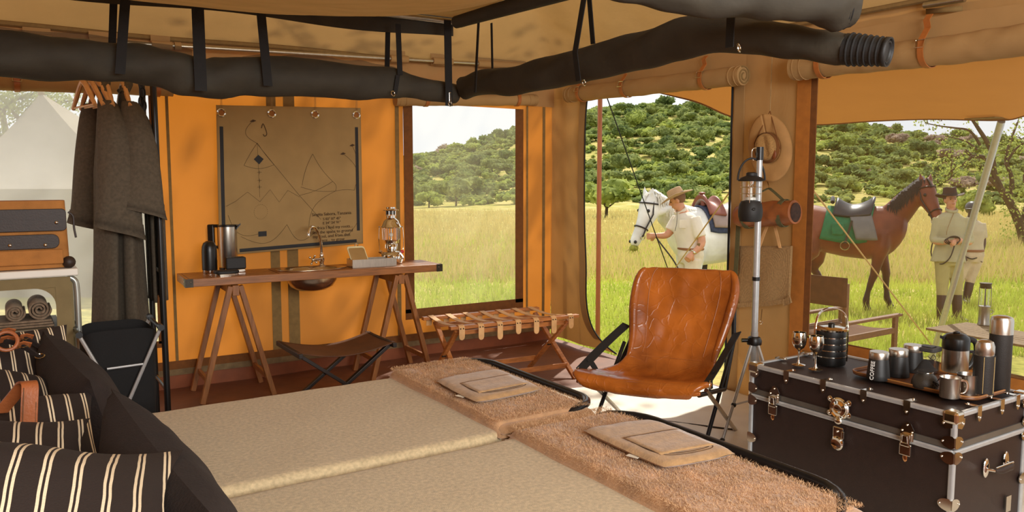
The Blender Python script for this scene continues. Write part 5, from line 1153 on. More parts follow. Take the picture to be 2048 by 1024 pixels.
for k in range(4):
    z = .034+k*.0265; B().lathe([(.0575, z), (.0575, z+.0035)], c, 36).obj('steel_band', m_steel, ti); B().lathe([(.0565, z+.0035), (.0575, z+.012), (.0565, z+.0265)], c, 36).obj('tier', m_black, ti)
B().lathe([(.057, .140), (.062, .142), (.063, .148), (.055, .152), (.03, .156), (.012, .158), (0, .158)], c, 36).obj('lid', m_steel, ti); B().lathe([(.012, .158), (.013, .168), (.006, .172), (0, .172)], c, 16).obj('lid_knob', m_black, ti)
hoop = [c+_rt*(-.062)+V(0, 0, .01), c+_rt*(-.063)+V(0, 0, .12), c+_rt*(-.061)+V(0, 0, .165)]+[c+_rt*(.058*math.cos(a))+V(0, 0, .178+.055*math.sin(a)) for a in [math.pi-q*math.pi/14 for q in range(15)]]+[c+_rt*(.061)+V(0, 0, .165), c+_rt*(.063)+V(0, 0, .12), c+_rt*.062+V(0, 0, .01)]
B().strip(hoop, .016, .003, FWH).obj('hoop_handle', m_steel, ti)
# tray
m_tray = M('lacquer_tray', S(104, 62, 30), .4, var=.2, vs=10)
pA, pB, pC = zp_(1712, 757), zp_(1935, 806), zp_(2015, 784); tc_ = (pA+pC)/2+V(.03, .02, 0)
tc_ = Vector((TX0+.365, TY0+.325, Z0)); tw_, td_ = .32, .56
ty_ = thing('serving_tray', 'brown lacquered serving tray on the trunk', 'tray', tc_)
rbox(tc_, tw_, td_, .05, .004, .010).obj('base', m_tray, ty_, smooth=False)
lp = [(tc_.x+x, tc_.y+y, Z0+.012) for x, y in rrect(tw_+.012, td_+.012, .055)]; B().tube(lp, .007, 8, closed=True).obj('rim', m_tray, ty_); B().tube([(a, b, c_+.008) for a, b, c_ in [(tc_.x+x, tc_.y+y, Z0+.012) for x, y in rrect(tw_+.022, td_+.022, .06)]], .004, 8, closed=True).obj('rim', M('tray_lip', S(150, 100, 52), .35), ty_)
ZY = Z0+.011
def zy(x, y): return PX(x, y, 2, ZY)
m_can = M('canister_black', S(30, 29, 28), .45, var=.1, vs=30, bump=.05)
for i, (x, y, lb) in enumerate(((1756, 758, 'front black canister lettered COFFEE on the tray'), (1795, 752, 'middle black canister with steel lid on the tray'), (1824, 742, 'rear black canister mostly hidden on the tray'))):
    c = zy(x, y); t = thing('canister', lb, 'canister', c, 0, 'black canisters')
    B().lathe([(.041, 0), (.0425, .003), (.041, .02), (.0355, .075), (.0345, .080)], c, 36).obj('body', m_can, t); B().lathe([(.0345, .080), (.035, .082), (.035, .104), (.033, .107), (0, .107)], c, 36).obj('lid', m_brush, t)
    if i == 0:
        n_ = (Vector((0, 0, 0))-Vector((c.x, c.y, 0))).normalized(); n_ = (n_*.8-_rt*.6).normalized(); up = (V(0, 0, 1)-n_*.1).normalized(); wd = up.cross(n_)
        mw = Matrix((up, -wd, n_)).transposed().to_4x4(); mw.translation = c+n_*.0405+V(0, 0, .038)+wd*.004
        text('COFFEE', .021, M('white_print', S(225, 222, 215), .6), mw, 'lettering', t, .0012)
c = zy(1855, 745); j = thing('square_jar', 'square glass jar with grey lid holding coffee on the tray', 'jar', c, .1)
rbox(c, .078, .078, .016, 0, .088, .1).obj('glass_body', m_glass, j); rbox(c, .07, .07, .014, .003, .045, .1).obj('coffee', M('coffee', S(44, 26, 16), .9, var=.3, vs=90), j, smooth=False); rbox(c, .086, .086, .018, .088, .104, .1).obj('lid', M('grey_lid', S(62, 60, 58), .5), j, bev=.003); rbox(c, .05, .05, .01, .1041, .107, .1).obj('lid_inset', m_can, j)
c = zy(1849, 774); te = thing('glass_tea_pot', 'low smoked glass jar under dark mesh with twig knot on the tray', 'jar', c)
B().lathe([(.046, 0), (.050, .006), (.049, .022), (.040, .042), (.029, .05), (.027, .056), (.029, .058)], c, 32).obj('glass_body', M('smoked_mesh', S(58, 52, 44), .4, var=.2, vs=200, bump=.4, bs=300, hole=.12), te); eyelet(te, c+V(0, 0, .057), (0, 0, 1), .028, m_steel, 'rim', .06)
B().grid(lambda u, v: c+V(-.05+.11*u, -.02+.05*v, .058+.045*math.sin(u*3.1)*math.sin(v*3.1)), 12, 8).obj('mesh_cover', M('dark_gauze', S(26, 22, 18), .9, hole=.25), te)
kn = B(); rr2 = random.Random(4)
for q in range(9): p = c-FWH*.045+_rt*(.005+.006*q)+V(0, 0, .02+.004*q); kn.tube(curve([p, p+V(rr2.uniform(-.02, .02), rr2.uniform(-.02, .0), rr2.uniform(-.012, .015)), p+V(rr2.uniform(-.02, .02), -.01, rr2.uniform(-.02, .02))], 8), .0016, 5)
kn.obj('twig_knot', m_black, te)
B().tube(curve([c+V(.03, 0, .10), c+V(.05, .0, .115), c+V(.07, 0, .10), c+V(.05, 0, .095), c+V(.03, .01, .11)], 18), .0015, 5).obj('wire_loop', m_black, te)
# vacuum jug
c = zy(1909, 742); jg = thing('vacuum_jug', 'steel vacuum jug with black collar and handle on the tray', 'jug', c)
B().lathe([(.052, 0), (.055, .004), (.055, .098)], c, 40).obj('body', m_brush, jg); B().lathe([(.056, .098), (.0565, .102), (.0565, .142), (.052, .152), (.044, .158), (.040, .162), (.02, .168), (0, .168)], c, 40).obj('collar', m_black, jg)
B().sph(c+V(0, 0, .170), (.022, .012, .006), 12, 6).obj('lid_button', m_black, jg); B().prism([c-_rt*.05+V(0, .012, .138), c-_rt*.074+V(0, 0, .146), c-_rt*.05+V(0, -.012, .138)], (0, 0, .012)).obj('spout', m_black, jg)
hj = curve([c+_rt*.05+V(0, 0, .142), c+_rt*.082+V(0, 0, .132), c+_rt*.094+V(0, 0, .10), c+_rt*.088+V(0, 0, .06), c+_rt*.072+V(0, 0, .025), c+_rt*.055+V(0, 0, .012)], 24); B().tube(hj, .0095, 10, flat=1.3).obj('handle', m_black, jg); B().bar(c+_rt*.05+V(0, 0, .085), c+_rt*.09+V(0, 0, .085), .012, .012).obj('handle_bridge', m_black, jg, smooth=False)
# thermos flasks
m_flask = M('flask_leatherette', S(34, 29, 25), .6, var=.15, vs=50, bump=.3, bs=400)
c = zy(1996, 779); f1 = thing('thermos_flask', 'tall black thermos flask with steel cup on the tray', 'flask', c, 0, 'thermos flasks')
B().lathe([(.036, 0), (.038, .003), (.038, .2)], c, 36).obj('body', m_flask, f1); B().lathe([(.0385, .2), (.0385, .247), (.034, .258), (.02, .263), (0, .263)], c, 36).obj('cup', m_brush, f1)
c = zy(1965, 789); f2 = thing('thermos_flask', 'short leather covered thermos flask with steel cup on the tray', 'flask', c, 0, 'thermos flasks')
B().lathe([(.033, 0), (.034, .002), (.034, .006)], c, 36).obj('foot', m_steel, f2); B().lathe([(.034, .006), (.0345, .008), (.0345, .132)], c, 36).obj('body', m_flask, f2); B().lathe([(.030, .132), (.030, .139), (.031, .141), (.031, .162), (.026, .176), (.015, .182), (0, .182)], c, 36).obj('cup', m_brush, f2)
for s_ in (-1, 1): n_ = (-FWH*.8+_rt*.5*s_).normalized(); B().tube([c+n_*.0352+V(0, 0, .01), c+n_*.0352+V(0, 0, .13)], .0008, 5).obj('stitching', m_piping, f2)
for i, (x, y, lb) in enumerate(((1899, 794, 'left steel camping mug on the tray'), (1933, 787, 'right steel camping mug on the tray'))):
    c = zy(x, y); t = thing('camping_mug', lb, 'mug', c, 0, 'steel camping mugs')
    B().lathe([(0, .002), (.030, .002), (.032, .0), (.0325, .005), (.0325, .066), (.034, .069), (.0325, .069), (.031, .066), (.031, .006), (0, .006)], c, 36).obj('body', m_brush, t)
    hj = curve([c+_rt*.032+V(0, 0, .056), c+_rt*.052+V(0, 0, .055), c+_rt*.060+V(0, 0, .036), c+_rt*.052+V(0, 0, .014), c+_rt*.032+V(0, 0, .010)], 22); B().tube(hj, .0035, 8, flat=1.4).obj('handle', m_steel, t)
# ---------------------------------------------------------------- tripod stand with camping lantern
tr0 = Vector((3.70, 3.15, 0))
tri = thing('tripod_stand', 'silver tripod stand carrying the camping lantern by the trunk', 'tripod', tr0)
zc_ = .545
B().cyl(tr0+V(0, 0, .16), tr0+V(0, 0, zc_+.05), .022, n=14).obj('centre_tube', m_alu, tri); B().cyl(tr0+V(0, 0, zc_), tr0+V(0, 0, 1.25), .019, n=14).obj('upper_tube', m_alu, tri); B().cyl(tr0+V(0, 0, 1.2), tr0+V(0, 0, 1.66), .0165, n=14).obj('top_tube', m_alu, tri)
for z in (.90, ): B().cyl(tr0+V(0, 0, z), tr0+V(0, 0, z+.022), .023, n=14).obj('clip', m_black, tri)
B().cyl(tr0+V(0, 0, 1.60), tr0+V(0, 0, 1.675), .021, n=14).obj('top_cap', m_black, tri)
B().lathe([(.020, 0), (.042, .006), (.044, .03), (.034, .05), (.02, .056)], tr0+V(0, 0, zc_-.03), 20).obj('collar', m_black, tri); B().cyl(tr0+V(0, 0, zc_)-_rt*.03, tr0+V(0, 0, zc_)-_rt*.075, .012, n=10).obj('knob', m_black, tri)
B().lathe([(.02, 0), (.026, .004), (.026, .03), (.02, .036)], tr0+V(0, 0, .17), 16).obj('lower_collar', m_black, tri)
for k, a in enumerate((math.radians(200), math.radians(258), math.radians(20))):
    a = [math.radians(192), math.radians(262), math.radians(25)][k]; d = Vector((math.cos(a), math.sin(a), 0))
    ft = tr0+d*(.33 if k != 1 else .30); lg = B().cyl(tr0+d*.03+V(0, 0, zc_-.02), ft+V(0, 0, .015), .0095, n=10).obj('leg', m_alu, tri)
    mid = (tr0+d*.03+V(0, 0, zc_-.02)).lerp(ft, .62); B().sph(mid, .016, 10, 7).obj('leg_joint', m_black, lg); B().cyl(tr0+V(0, 0, .185), mid, .006, n=8).obj('brace', m_alu, lg); B().sph(ft+V(0, 0, .016), .016, 10, 7).obj('rubber_foot', m_black, lg)
lt = PW(1490, 400, 4.62); lx = tr0-_rt*.045; lx = Vector((lx.x, lx.y, 0))
hk = B().tube(curve([tr0+V(0, 0, 1.665), tr0-_rt*.03+V(0, 0, 1.668), lx+V(0, 0, 1.655), lx+V(0, 0, 1.615), lx+_rt*.012+V(0, 0, 1.60)], 16), .004, 7).obj('hook', m_steel, tri)
cl_ = thing('camping_lantern', 'black battery lantern with clear globe hanging on the tripod', 'lantern', lx+V(0, 0, 1.22))
def LL(prof, nm, mt, n=32, z=1.245): return B().lathe(prof, lx+V(0, 0, z), n).obj(nm, mt, cl_)
LL([(.045, 0), (.060, .003), (.062, .01), (.068, .03), (.070, .06), (.064, .10), (.055, .118), (.03, .125), (.01, .125)], 'battery_base', m_blackmat)
LL([(.046, .12), (.050, .235)], 'globe', m_glass); LL([(.03, .126), (.028, .14), (.008, .146), (.005, .20), (0, .20)], 'bulb', M('white_reflector', S(225, 225, 215), .3))
LL([(.018, .236), (.014, .215), (0, .205)], 'reflector', m_chrome); LL([(.073, .234), (.075, .238), (.060, .254), (.036, .264), (.03, .266), (.03, .28), (.02, .286), (0, .286)], 'cap', m_blackmat)
for z in (.162, .20): eyelet(cl_, lx+V(0, 0, 1.245+z), (0, 0, 1), .058, m_steel, 'guard_ring', .03)
for k in range(4): a = k*math.pi/2+.6; B().tube([lx+V(.058*math.cos(a), .058*math.sin(a), 1.245+.11), lx+V(.06*math.cos(a), .06*math.sin(a), 1.245+.24)], .002, 6).obj('guard_wire', m_steel, cl_)
B().tube([lx+_rt*(.078*math.cos(a))+V(0, 0, 1.485+.125*math.sin(a)) for a in [q*math.pi/18 for q in range(19)]], .006, 8).obj('bail', m_blackmat, cl_)
B().sph(lx-FWH*.069+V(0, 0, 1.32), (.014, .006, .008), 10, 6).obj('switch', m_black, cl_)
# ---------------------------------------------------------------- hanging hat, bed roll, linen bag on the tent panel
XH = XR-.04
def hx_(x, y, d=0.): return PX(x, y, 0, XH-d)
m_hat = M('hat_felt', S(160, 118, 66), .8, var=.12, vs=12, bump=.15, bs=120); m_hatmesh = M('hat_mesh', S(150, 112, 62), .9, var=.25, vs=120, bump=.7, bs=240)
hat = thing('safari_hat', 'tan brimmed hat with mesh crown hanging by its cord on the tent panel', 'hat', hx_(1540, 290))
pA_ = hx_(1545, 92); pB_ = hx_(1540, 222, .01); B().tube([pA_, pB_], .003, 6).obj('hanging_cord', m_cord, hat); eyelet(hat, hx_(1544, 108), (1, 0, 0), .012, m_steel, 'ring', .2)
hcn = hx_(1537, 296, .035); hR = Matrix(((-.30, .0, 0), (0, 1, 0), (0, 0, 1)))
nrm = Vector((-.92, -.25, .05)).normalized(); uax = Vector((0, .25, 1)).normalized(); uax = (uax-nrm*uax.dot(nrm)).normalized(); vax = nrm.cross(uax)
def brim(u, v):
    a = u*2*math.pi; r0 = lerp(.085, .0, 0); ra, rb = lerp(.098, .222, v), lerp(.08, .145, v)
    return hcn+uax*(ra*math.cos(a))+vax*(rb*math.sin(a))+nrm*(-.035*v*v*abs(math.sin(a))-.0+.01*v)
B().grid(brim, 48, 8).obj('brim', m_hat, hat, ang=0, solid=.004)
cro = hcn-vax*.012-uax*.02
def crw(u, v):
    a = u*2*math.pi; k = math.cos(v*math.pi/2)**.55; return hcn+uax*(.098*k*math.cos(a))+vax*(.08*k*math.sin(a))+nrm*(.11*math.sin(v*math.pi/2))-vax*.02*v+nrm*(-.02*math.exp(-(math.sin(a)*k*3)**2)*(v > .6))
B().grid(crw, 40, 10).obj('crown', m_hatmesh, hat, ang=0)
B().grid(lambda u, v: crw(u, .10+.28*v)+nrm*.002+(crw(u, .2)-hcn)*.02, 40, 3).obj('hat_band', m_brownweb, hat, ang=0)
bp_ = crw(.62, .42)+nrm*.004; B().sph(bp_, (.006, .018, .03), 12, 8).obj('badge', M('badge', S(120, 60, 24), .5), hat)
for d in (-1, 1): B().tube([pB_, hcn+uax*(.10 if d < 0 else .05)+vax*(.075*d)+nrm*.03, hcn+uax*-.03+vax*(.085*d)+nrm*.02], .003, 6).obj('chin_cord', m_brownweb, hat)
# canvas roll bag
br_ = thing('rolled_blanket_bag', 'brown leather rolled bag with green webbing handles on the tent panel', 'bag', hx_(1545, 425))
r0_, r1_ = hx_(1478, 432, .10), hx_(1590, 425, .08); m_rollbag = M('bag_leather', S(136, 76, 34), .55, var=.25, vs=14, bump=.5, bs=30)
roll([r0_, r0_.lerp(r1_, .25), r0_.lerp(r1_, .5), r0_.lerp(r1_, .75), r1_], [.070, .078, .08, .078, .072], 20, 3, .08, 'roll', m_rollbag, br_)
B().sph(r1_+(r1_-r0_).normalized()*.004, (.05, .012, .062), 14, 8).obj('dark_end', M('bag_lining', S(52, 32, 22), .9, var=.4, vs=40, bump=.8, bs=60), br_)
m_greenweb = M('green_webbing', S(86, 82, 50), .85, var=.12, vs=60, bump=.3, bs=400)
apx = hx_(1538, 376, .06); hk2 = hx_(1535, 362, .01)
for t in (.2, .82):
    c = r0_.lerp(r1_, t); P = [c+V(.07*math.sin(a), 0, .086*math.cos(a)) for a in [math.radians(20-q*20) for q in range(12)]]
    B().strip(P, .035, .004, (r1_-r0_).normalized()).obj('webbing_band', m_greenweb, br_); B().strip(curve([c+V(-.02, 0, .084), c.lerp(apx, .5)+V(-.02, 0, .05), apx], 10), .028, .004, (r1_-r0_).normalized()).obj('webbing_handle', m_greenweb, br_)
B().tube([apx, hk2, hx_(1536, 350)], .003, 6).obj('hook', m_steel, br_)
B().strip([hx_(1477, 440, .06), hx_(1474, 500, .06), hx_(1471, 548, .05)], .035, .004, (0, 1, 0)).obj('webbing_tail', m_greenweb, br_)
# linen tote
m_linen = M('linen', S(176, 140, 92), .95, var=.18, vs=90, bump=.6, bs=260, weave=200)
lb_ = thing('linen_tote', 'natural linen tote bag with leather straps hanging on the tent panel', 'bag', hx_(1530, 620))
Q = [hx_(1478, 492, .03), hx_(1585, 492, .02), hx_(1580, 602, .02), hx_(1478, 612, .03)]
def tote(u, v): p = Q[0].lerp(Q[1], u).lerp(Q[3].lerp(Q[2], u), v); return p+V(-.016*math.sin(u*math.pi)*math.sin(v*math.pi)-.006*math.sin(u*11+v*2)*v, 0, .006*math.sin(u*9)*v)
B().grid(tote, 24, 24).obj('front', m_linen, lb_, ang=0, solid=.006)
B().prism([tote(.86, 1)+V(0, 0, .0), tote(1, .9), tote(1, 1)+V(0, -.02, -.01), tote(.9, 1.0)+V(0, 0, -.035)], (-.012, 0, 0)).obj('folded_corner', m_linen, lb_)
B().strip([tote(0, .99)+V(-.004, 0, 0), tote(.3, 1.0)+V(-.004, 0, 0), tote(.6, 1)+V(-.004, 0, 0), tote(.97, 1.0)+V(-.004, 0, 0)], .03, .008, (0, 0, 1)).obj('hem', m_linen, lb_)
for xa_, xb_ in ((1518, 1536), (1560, 1548)): B().strip([hx_(xa_, 496, .045), hx_((xa_+xb_)/2, 470, .04), hx_(xb_, 448, .03)], .022, .004, (0, 1, 0)).obj('leather_strap', m_rackstrap, lb_)
B().tube([hx_(1524, 618, .01), hx_(1522, 640, .01)], .003, 6).obj('snap_hook', m_steel, lb_); eyelet(lb_, hx_(1522, 645, .01), (1, 0, 0), .01, m_steel, 'ring', .25)

for nm, sxy, szz in (('food_carrier', 1.30, 1.22), ('vacuum_jug', 1.06, 1.10)):
    o = bpy.data.objects[nm]; o.scale = (sxy, sxy, szz)
for nm, sxy, szz in (('canister', 1.2, 1.2), ('thermos_flask', 1.18, 1.24), ('thermos_flask.001', 1.2, 1.30), ('camping_mug', 1.22, 1.25), ('wine_goblet', 1.06, 1.14), ('glass_tea_pot', 1.12, 1.2), ('square_jar', 1.1, 1.2)):
    for o in bpy.data.objects:
        if o.parent is None and (o.name == nm or (o.name.startswith(nm+'.') and nm not in ('thermos_flask',))): o.scale = (sxy, sxy, szz)
# ---------------------------------------------------------------- horses
def horse(name, label, loc, fwd, coat, coat2, manec, poll, muz, turn=0., legs=None):
    fwd = Vector(fwd).normalized(); lf = V(0, 0, 1).cross(fwd); m = Matrix((fwd, lf, V(0, 0, 1))).transposed().to_4x4(); m.translation = Vector(loc)
    h = thing(name, label, 'horse'); h.matrix_basis = m
    b = B()
    R_ = [(-.84, 1.18, .06, .07), (-.80, 1.17, .20, .17), (-.68, 1.17, .30, .25), (-.50, 1.17, .34, .285), (-.28, 1.14, .325, .285), (0, 1.10, .345, .305), (.26, 1.10, .375, .285), (.46, 1.14, .37, .245), (.60, 1.17, .31, .215), (.72, 1.17, .21, .17), (.78, 1.16, .09, .09)]
    b.tube([(x, 0, z) for x, z, a, c in R_], [c for x, z, a, c in R_], 20, ref=(0, 0, 1), flat=[a/c for x, z, a, c in R_])
    P, Mz = Vector(poll), Vector(muz); n0 = Vector((.48, 0, 1.20))
    mid = n0.lerp(P, .55)+V(.02, 0, .03); d = (Mz-P).normalized()
    nk = curve([n0+V(-.10, 0, .03), n0, mid, P-V(.02, 0, .03)], 15); kk = len(nk)
    b.tube(nk, [lerp(.175, .075, i/(kk-1)) for i in range(kk)], 16, ref=(1, 0, .6), flat=[lerp(1.75, 1.55, i/(kk-1)) for i in range(kk)])
    side = V(0, 0, 1).cross(Vector((d.x, d.y, 0))).normalized(); L_h = (Mz-P).length; up = side.cross(d).normalized()
    if up.x < 0: up = -up
    hd = [(-.10, .085, 1.0, -.03), (.02, .105, 1.15, -.02), (.16, .112, 1.28, -.035), (.30, .108, 1.30, -.05), (.46, .088, 1.28, -.04), (.62, .072, 1.22, -.025), (.80, .066, 1.15, -.012), (.93, .066, 1.12, -.008), (1.0, .052, 1.05, -.01), (1.03, .03, 1, -.01)]
    b.tube([P+d*(L_h*t)+up*o for t, r, f, o in hd], [r for t, r, f, o in hd], 16, ref=up, flat=[f for t, r, f, o in hd])
    b.sph(P+d*(L_h*.28)-up*.075, (.085, .085, .10), 12, 8)               # cheek
    for s_ in (-1, 1):
        e0 = P+side*(s_*.06)+d*-.02+up*.03; e1 = e0-d*.13+side*(s_*.03)+up*.055
        b.tube([e0+d*.03, e0, e0.lerp(e1, .45), e1], [.03, .038, .034, .006], 8)
    lg = legs or {}
    for s_ in (-1, 1):
        dx = lg.get(('f', s_), 0.); y = s_*.155
        b.tube([(.46, y*.8, 1.12), (.45, y, .92), (.47+dx*.25, y, .74), (.49+dx*.55, y, .52), (.48+dx*.62, y, .46), (.47+dx*.8, y, .28), (.47+dx*.9, y, .155), (.50+dx, y, .08), (.52+dx, y, .0)], [.15, .125, .082, .060, .054, .040, .052, .046, .066], 12)
        dx = lg.get(('h', s_), 0.); y = s_*.165
        b.tube([(-.58, y*.8, 1.18), (-.52, y, .98), (-.48+dx*.2, y*1.05, .84), (-.60+dx*.45, y, .66), (-.72+dx*.6, y, .54), (-.71+dx*.7, y, .47), (-.68+dx*.85, y, .28), (-.66+dx*.95, y, .155), (-.62+dx, y, .08), (-.60+dx, y, 0)], [.22, .20, .165, .098, .068, .058, .043, .054, .048, .068], 12)
    mt = M(name+'_coat', coat, .45, var=.25, vs=2.5, c2=coat2, sheen=.1, spec=.35)
    if name == 'bay_horse':                              # dark points of a bay: lower legs (a colour of the coat itself)
        nt = mt.node_tree; L = nt.links; p = nt.nodes['Principled BSDF']; rp = [n for n in nt.nodes if n.type == 'VALTORGB'][0]; sx_ = _node(nt, 'ShaderNodeSeparateXYZ'); L.new(nt.nodes['Texture Coordinate'].outputs['Object'], sx_.inputs[0])
        mr = _node(nt, 'ShaderNodeMapRange'); mr.inputs[1].default_value = .35; mr.inputs[2].default_value = .72; L.new(sx_.outputs['Z'], mr.inputs[0])
        mx = _node(nt, 'ShaderNodeMix', data_type='RGBA'); mx.inputs[6].default_value = C3(S(52, 28, 18)); L.new(mr.outputs[0], mx.inputs[0]); L.new(rp.outputs[0], mx.inputs[7]); L.new(mx.outputs[2], p.inputs['Base Color'])
    else:
        nt = mt.node_tree
    b.obj('body', mt, h, local=True, rem=.021, smo=7, ang=0)
    md = M(name+'_dark', S(30, 22, 18), .35)
    for s_ in (-1, 1):
        B().sph(P+d*(L_h*.27)+side*(s_*.098)+up*.032, (.022, .016, .022), 10, 8).obj('eye', M('horse_eye', S(18, 12, 10), .1), h, local=True)
        B().sph(P+d*(L_h*.95)+side*(s_*.052)+up*.028, (.020, .018, .022), 10, 8).obj('nostril', md, h, local=True)
    mm = M(name+'_mane', manec, .7, var=.25, vs=30); mb_ = B(); r = random.Random(3)
    crest = curve([n0+V(-.08, 0, .30), n0+V(.06, 0, .33), mid-V(.10, 0, -.13), P+V(-.03, 0, .09)-d*.05], 40)
    for q in range(900):
        c = crest[r.randrange(len(crest))]; c = Vector(c); L0 = r.uniform(.10, .26); s_ = -1 if r.random() < .75 else 1
        p0 = c+V(r.uniform(-.02, .02), s_*.015, -.01); p1 = p0+V(r.uniform(-.03, .03)-.02, s_*(.075+.02*r.random()), -L0*.45); p2 = p1+V(r.uniform(-.03, .03), s_*.025, -L0*.6); t = V(.012, 0, 0)
        mb_.add([p0-t, p0+t, p1+t, p1-t, p2], [(0, 1, 2, 3), (3, 2, 4)])
    for q in range(90):                                  # forelock
        p0 = P-d*.05+V(0, r.uniform(-.04, .04), .02)+up*.06; p1 = p0+d*r.uniform(.08, .2)+side*r.uniform(-.03, .03)+up*.03; t = side*.008; mb_.add([p0-t, p0+t, p1], [(0, 1, 2)])
    mb_.obj('mane', mm, h, local=True, smooth=False)
    tb2 = B()
    for q in range(260):
        y = r.uniform(-.045, .045); x = r.uniform(-.04, .03); t = V(0, .01, 0); p0 = V(-.82, y*.4, 1.36); p1 = V(-.94+x, y, 1.10); p2 = V(-.92+x*2, y*1.5, .75-.2*r.random()); p3 = p2+V(.02, 0, -.2); tb2.add([p0-t, p0+t, p1+t, p1-t, p2+t, p2-t, p3], [(0, 1, 2, 3), (3, 2, 4, 5), (5, 4, 6)])
    tb2.obj('tail', mm, h, local=True, smooth=False)
    # bridle
    mbr = M('bridle_leather', S(40, 26, 20), .45); br = B()
    def ring(t, gr, off=0.):
        k = None
        for q in range(len(hd)-1):
            if hd[q][0] <= t <= hd[q+1][0]: a = (t-hd[q][0])/(hd[q+1][0]-hd[q][0]); rr_, ff, oo = [lerp(hd[q][z], hd[q+1][z], a) for z in (1, 2, 3)]
        return [P+d*(L_h*t+off*math.cos(a))+up*(oo+rr_*ff*gr*math.cos(a))+side*(rr_*gr*math.sin(a)) for a in [q*math.pi/12 for q in range(24)]]
    for pts, w_ in ((ring(.62, 1.06), .010), (ring(.08, 1.08, .04), .010)): br.tube(pts, w_, 6, closed=True)
    for s_ in (-1, 1):
        a = P+side*(s_*.09)+d*.02+up*.0; c = P+d*(L_h*.80)+side*(s_*.078)-up*.035; br.tube([a, P+d*(L_h*.3)+side*(s_*.122)-up*.04, P+d*(L_h*.6)+side*(s_*.09)-up*.03, c], .010, 6); eyelet(h, c, side, .034, m_steel, 'bit_ring', .16, loc=True)
    br.obj('bridle', mbr, h, local=True)
    return h, P, Mz, d, up, L_h
def body_shell(fn0, fn1, x0, x1, a0, a1, gap, nu=18, nv=24):           # patch wrapped over the barrel between angles
    R_ = [(-.50, 1.17, .34, .285), (-.28, 1.14, .325, .285), (0, 1.10, .345, .305), (.26, 1.10, .375, .285), (.46, 1.14, .37, .245)]
    def fn(u, v):
        x = lerp(x0, x1, u); z, a, c = [float(np.interp(x, [r[0] for r in R_], [r[k] for r in R_])) for k in (1, 2, 3)]; t = math.radians(lerp(a0, a1, v)); return (x+fn0(u, v), (c+gap)*math.sin(t), z+(a+gap)*math.cos(t)+fn1(u, v))
    return B().grid(fn, nu, nv)
zf = lambda u, v: 0
fb = (_rt*.93-FWH*.37).normalized(); hl_ = PG(1762, 621)-fb*.50
bay, bP, bM, bdv, bup, bL = horse('bay_horse', 'bay horse with green saddle cloth standing outside the right window', hl_, fb, S(100, 44, 24), S(130, 66, 38), S(28, 20, 18), (.98, -.06, 1.80), (1.19, -.40, 1.22), legs={('h', 1): .48, ('h', -1): -.1, ('f', 1): .12, ('f', -1): -.20})
m_pad = M('green_saddle_cloth', S(28, 112, 74), .9, var=.15, vs=20, bump=.3, bs=200)
body_shell(lambda u, v: -.10*abs(v*2-1)**1.5, zf, -.26, .36, -108, 108, .022).obj('saddle_cloth', m_pad, bay, local=True, ang=0, solid=.02)
m_sad = M('black_saddle_leather', S(34, 33, 35), .35, var=.15, vs=12)
body_shell(lambda u, v: .06*math.sin(v*math.pi), lambda u, v: .09*(u*2-1)**2*math.sin(v*math.pi), -.20, .30, -52, 52, .055).obj('saddle_seat', m_sad, bay, local=True, ang=0, solid=.03)
B().tube([(-.20, y, 1.545+.06*math.cos(y*9)) for y in [q/10*.17-.0 for q in range(-10, 11)]], .03, 8).obj('cantle', m_sad, bay, local=True)
B().tube([(.30, y, 1.52+.03*math.cos(y*9)) for y in [q/10*.12 for q in range(-10, 11)]], .026, 8).obj('pommel', m_sad, bay, local=True)
for s_ in (-1, 1):
    body_shell(lambda u, v: .10*v, zf, .02, .30, s_*45, s_*100, .05, 10, 10).obj('saddle_flap', M('grey_flap', S(112, 108, 106), .5, var=.15), bay, local=True, ang=0, solid=.015)
    B().bar((.06, s_*.345, 1.30), (-.02, s_*.375, .98), .03, .008, (1, 0, 0)).obj('stirrup_leather', m_bracket, bay, local=True); B().tube([(-.02+.06*math.cos(a), s_*.38, .95+.06*math.sin(a)) for a in [q*math.pi/8 for q in range(16)]], .008, 6, closed=True).obj('stirrup', m_steel, bay, local=True)
    B().box((-.12, s_*.345, 1.18), (.16, .05, .18)).obj('saddle_bag', m_pad, bay, local=True, bev=.03)
rt_ = bay.matrix_basis @ (bP+bdv*(bL*.8)+V(0, -.078, 0)-bup*.035)
wh = PW(1912, 480, 10.38)
B().tube(curve([rt_, PW(1862, 505, 10.7), PW(1880, 528, 10.5), PW(1900, 515, 10.4), wh], 24), .008, 6).obj('rein', MATS['bridle_leather'], bay)

fw2 = (_rt*-.95-FWH*.30).normalized(); wl2 = PW(1395, 400, 10.4); wl2.z = gz(10.4); wl2 = wl2-fw2*.36
gry, gP, gM, gdv, gup, gL = horse('grey_horse', 'white horse with western saddle led by the man in the doorway', wl2, fw2, S(226, 220, 208), S(244, 240, 230), S(232, 226, 214), (1.06, .02, 1.60), (1.30, .07, 1.03), legs={('h', 1): .1, ('f', 1): -.08})
m_west = M('saddle_tan', S(134, 74, 56), .45, var=.2, vs=10, bump=.2, bs=60); m_west2 = M('saddle_grey_leather', S(150, 128, 118), .5, var=.12, vs=10)
body_shell(lambda u, v: -.04*abs(v*2-1), zf, -.26, .36, -80, 80, .02).obj('saddle_blanket', M('blue_blanket', S(60, 66, 88), .9, var=.3, vs=30), gry, local=True, ang=0, solid=.02)
body_shell(lambda u, v: .03*math.sin(v*math.pi), lambda u, v: .07*(u*2-1)**2*math.sin(v*math.pi), -.24, .28, -70, 70, .05).obj('saddle_skirt', m_west2, gry, local=True, ang=0, solid=.03)
body_shell(zf, lambda u, v: .10*(u*2-1)**2*math.sin(v*math.pi), .10, .32, -48, 48, .075).obj('saddle_fork', m_west, gry, local=True, ang=0, solid=.04)
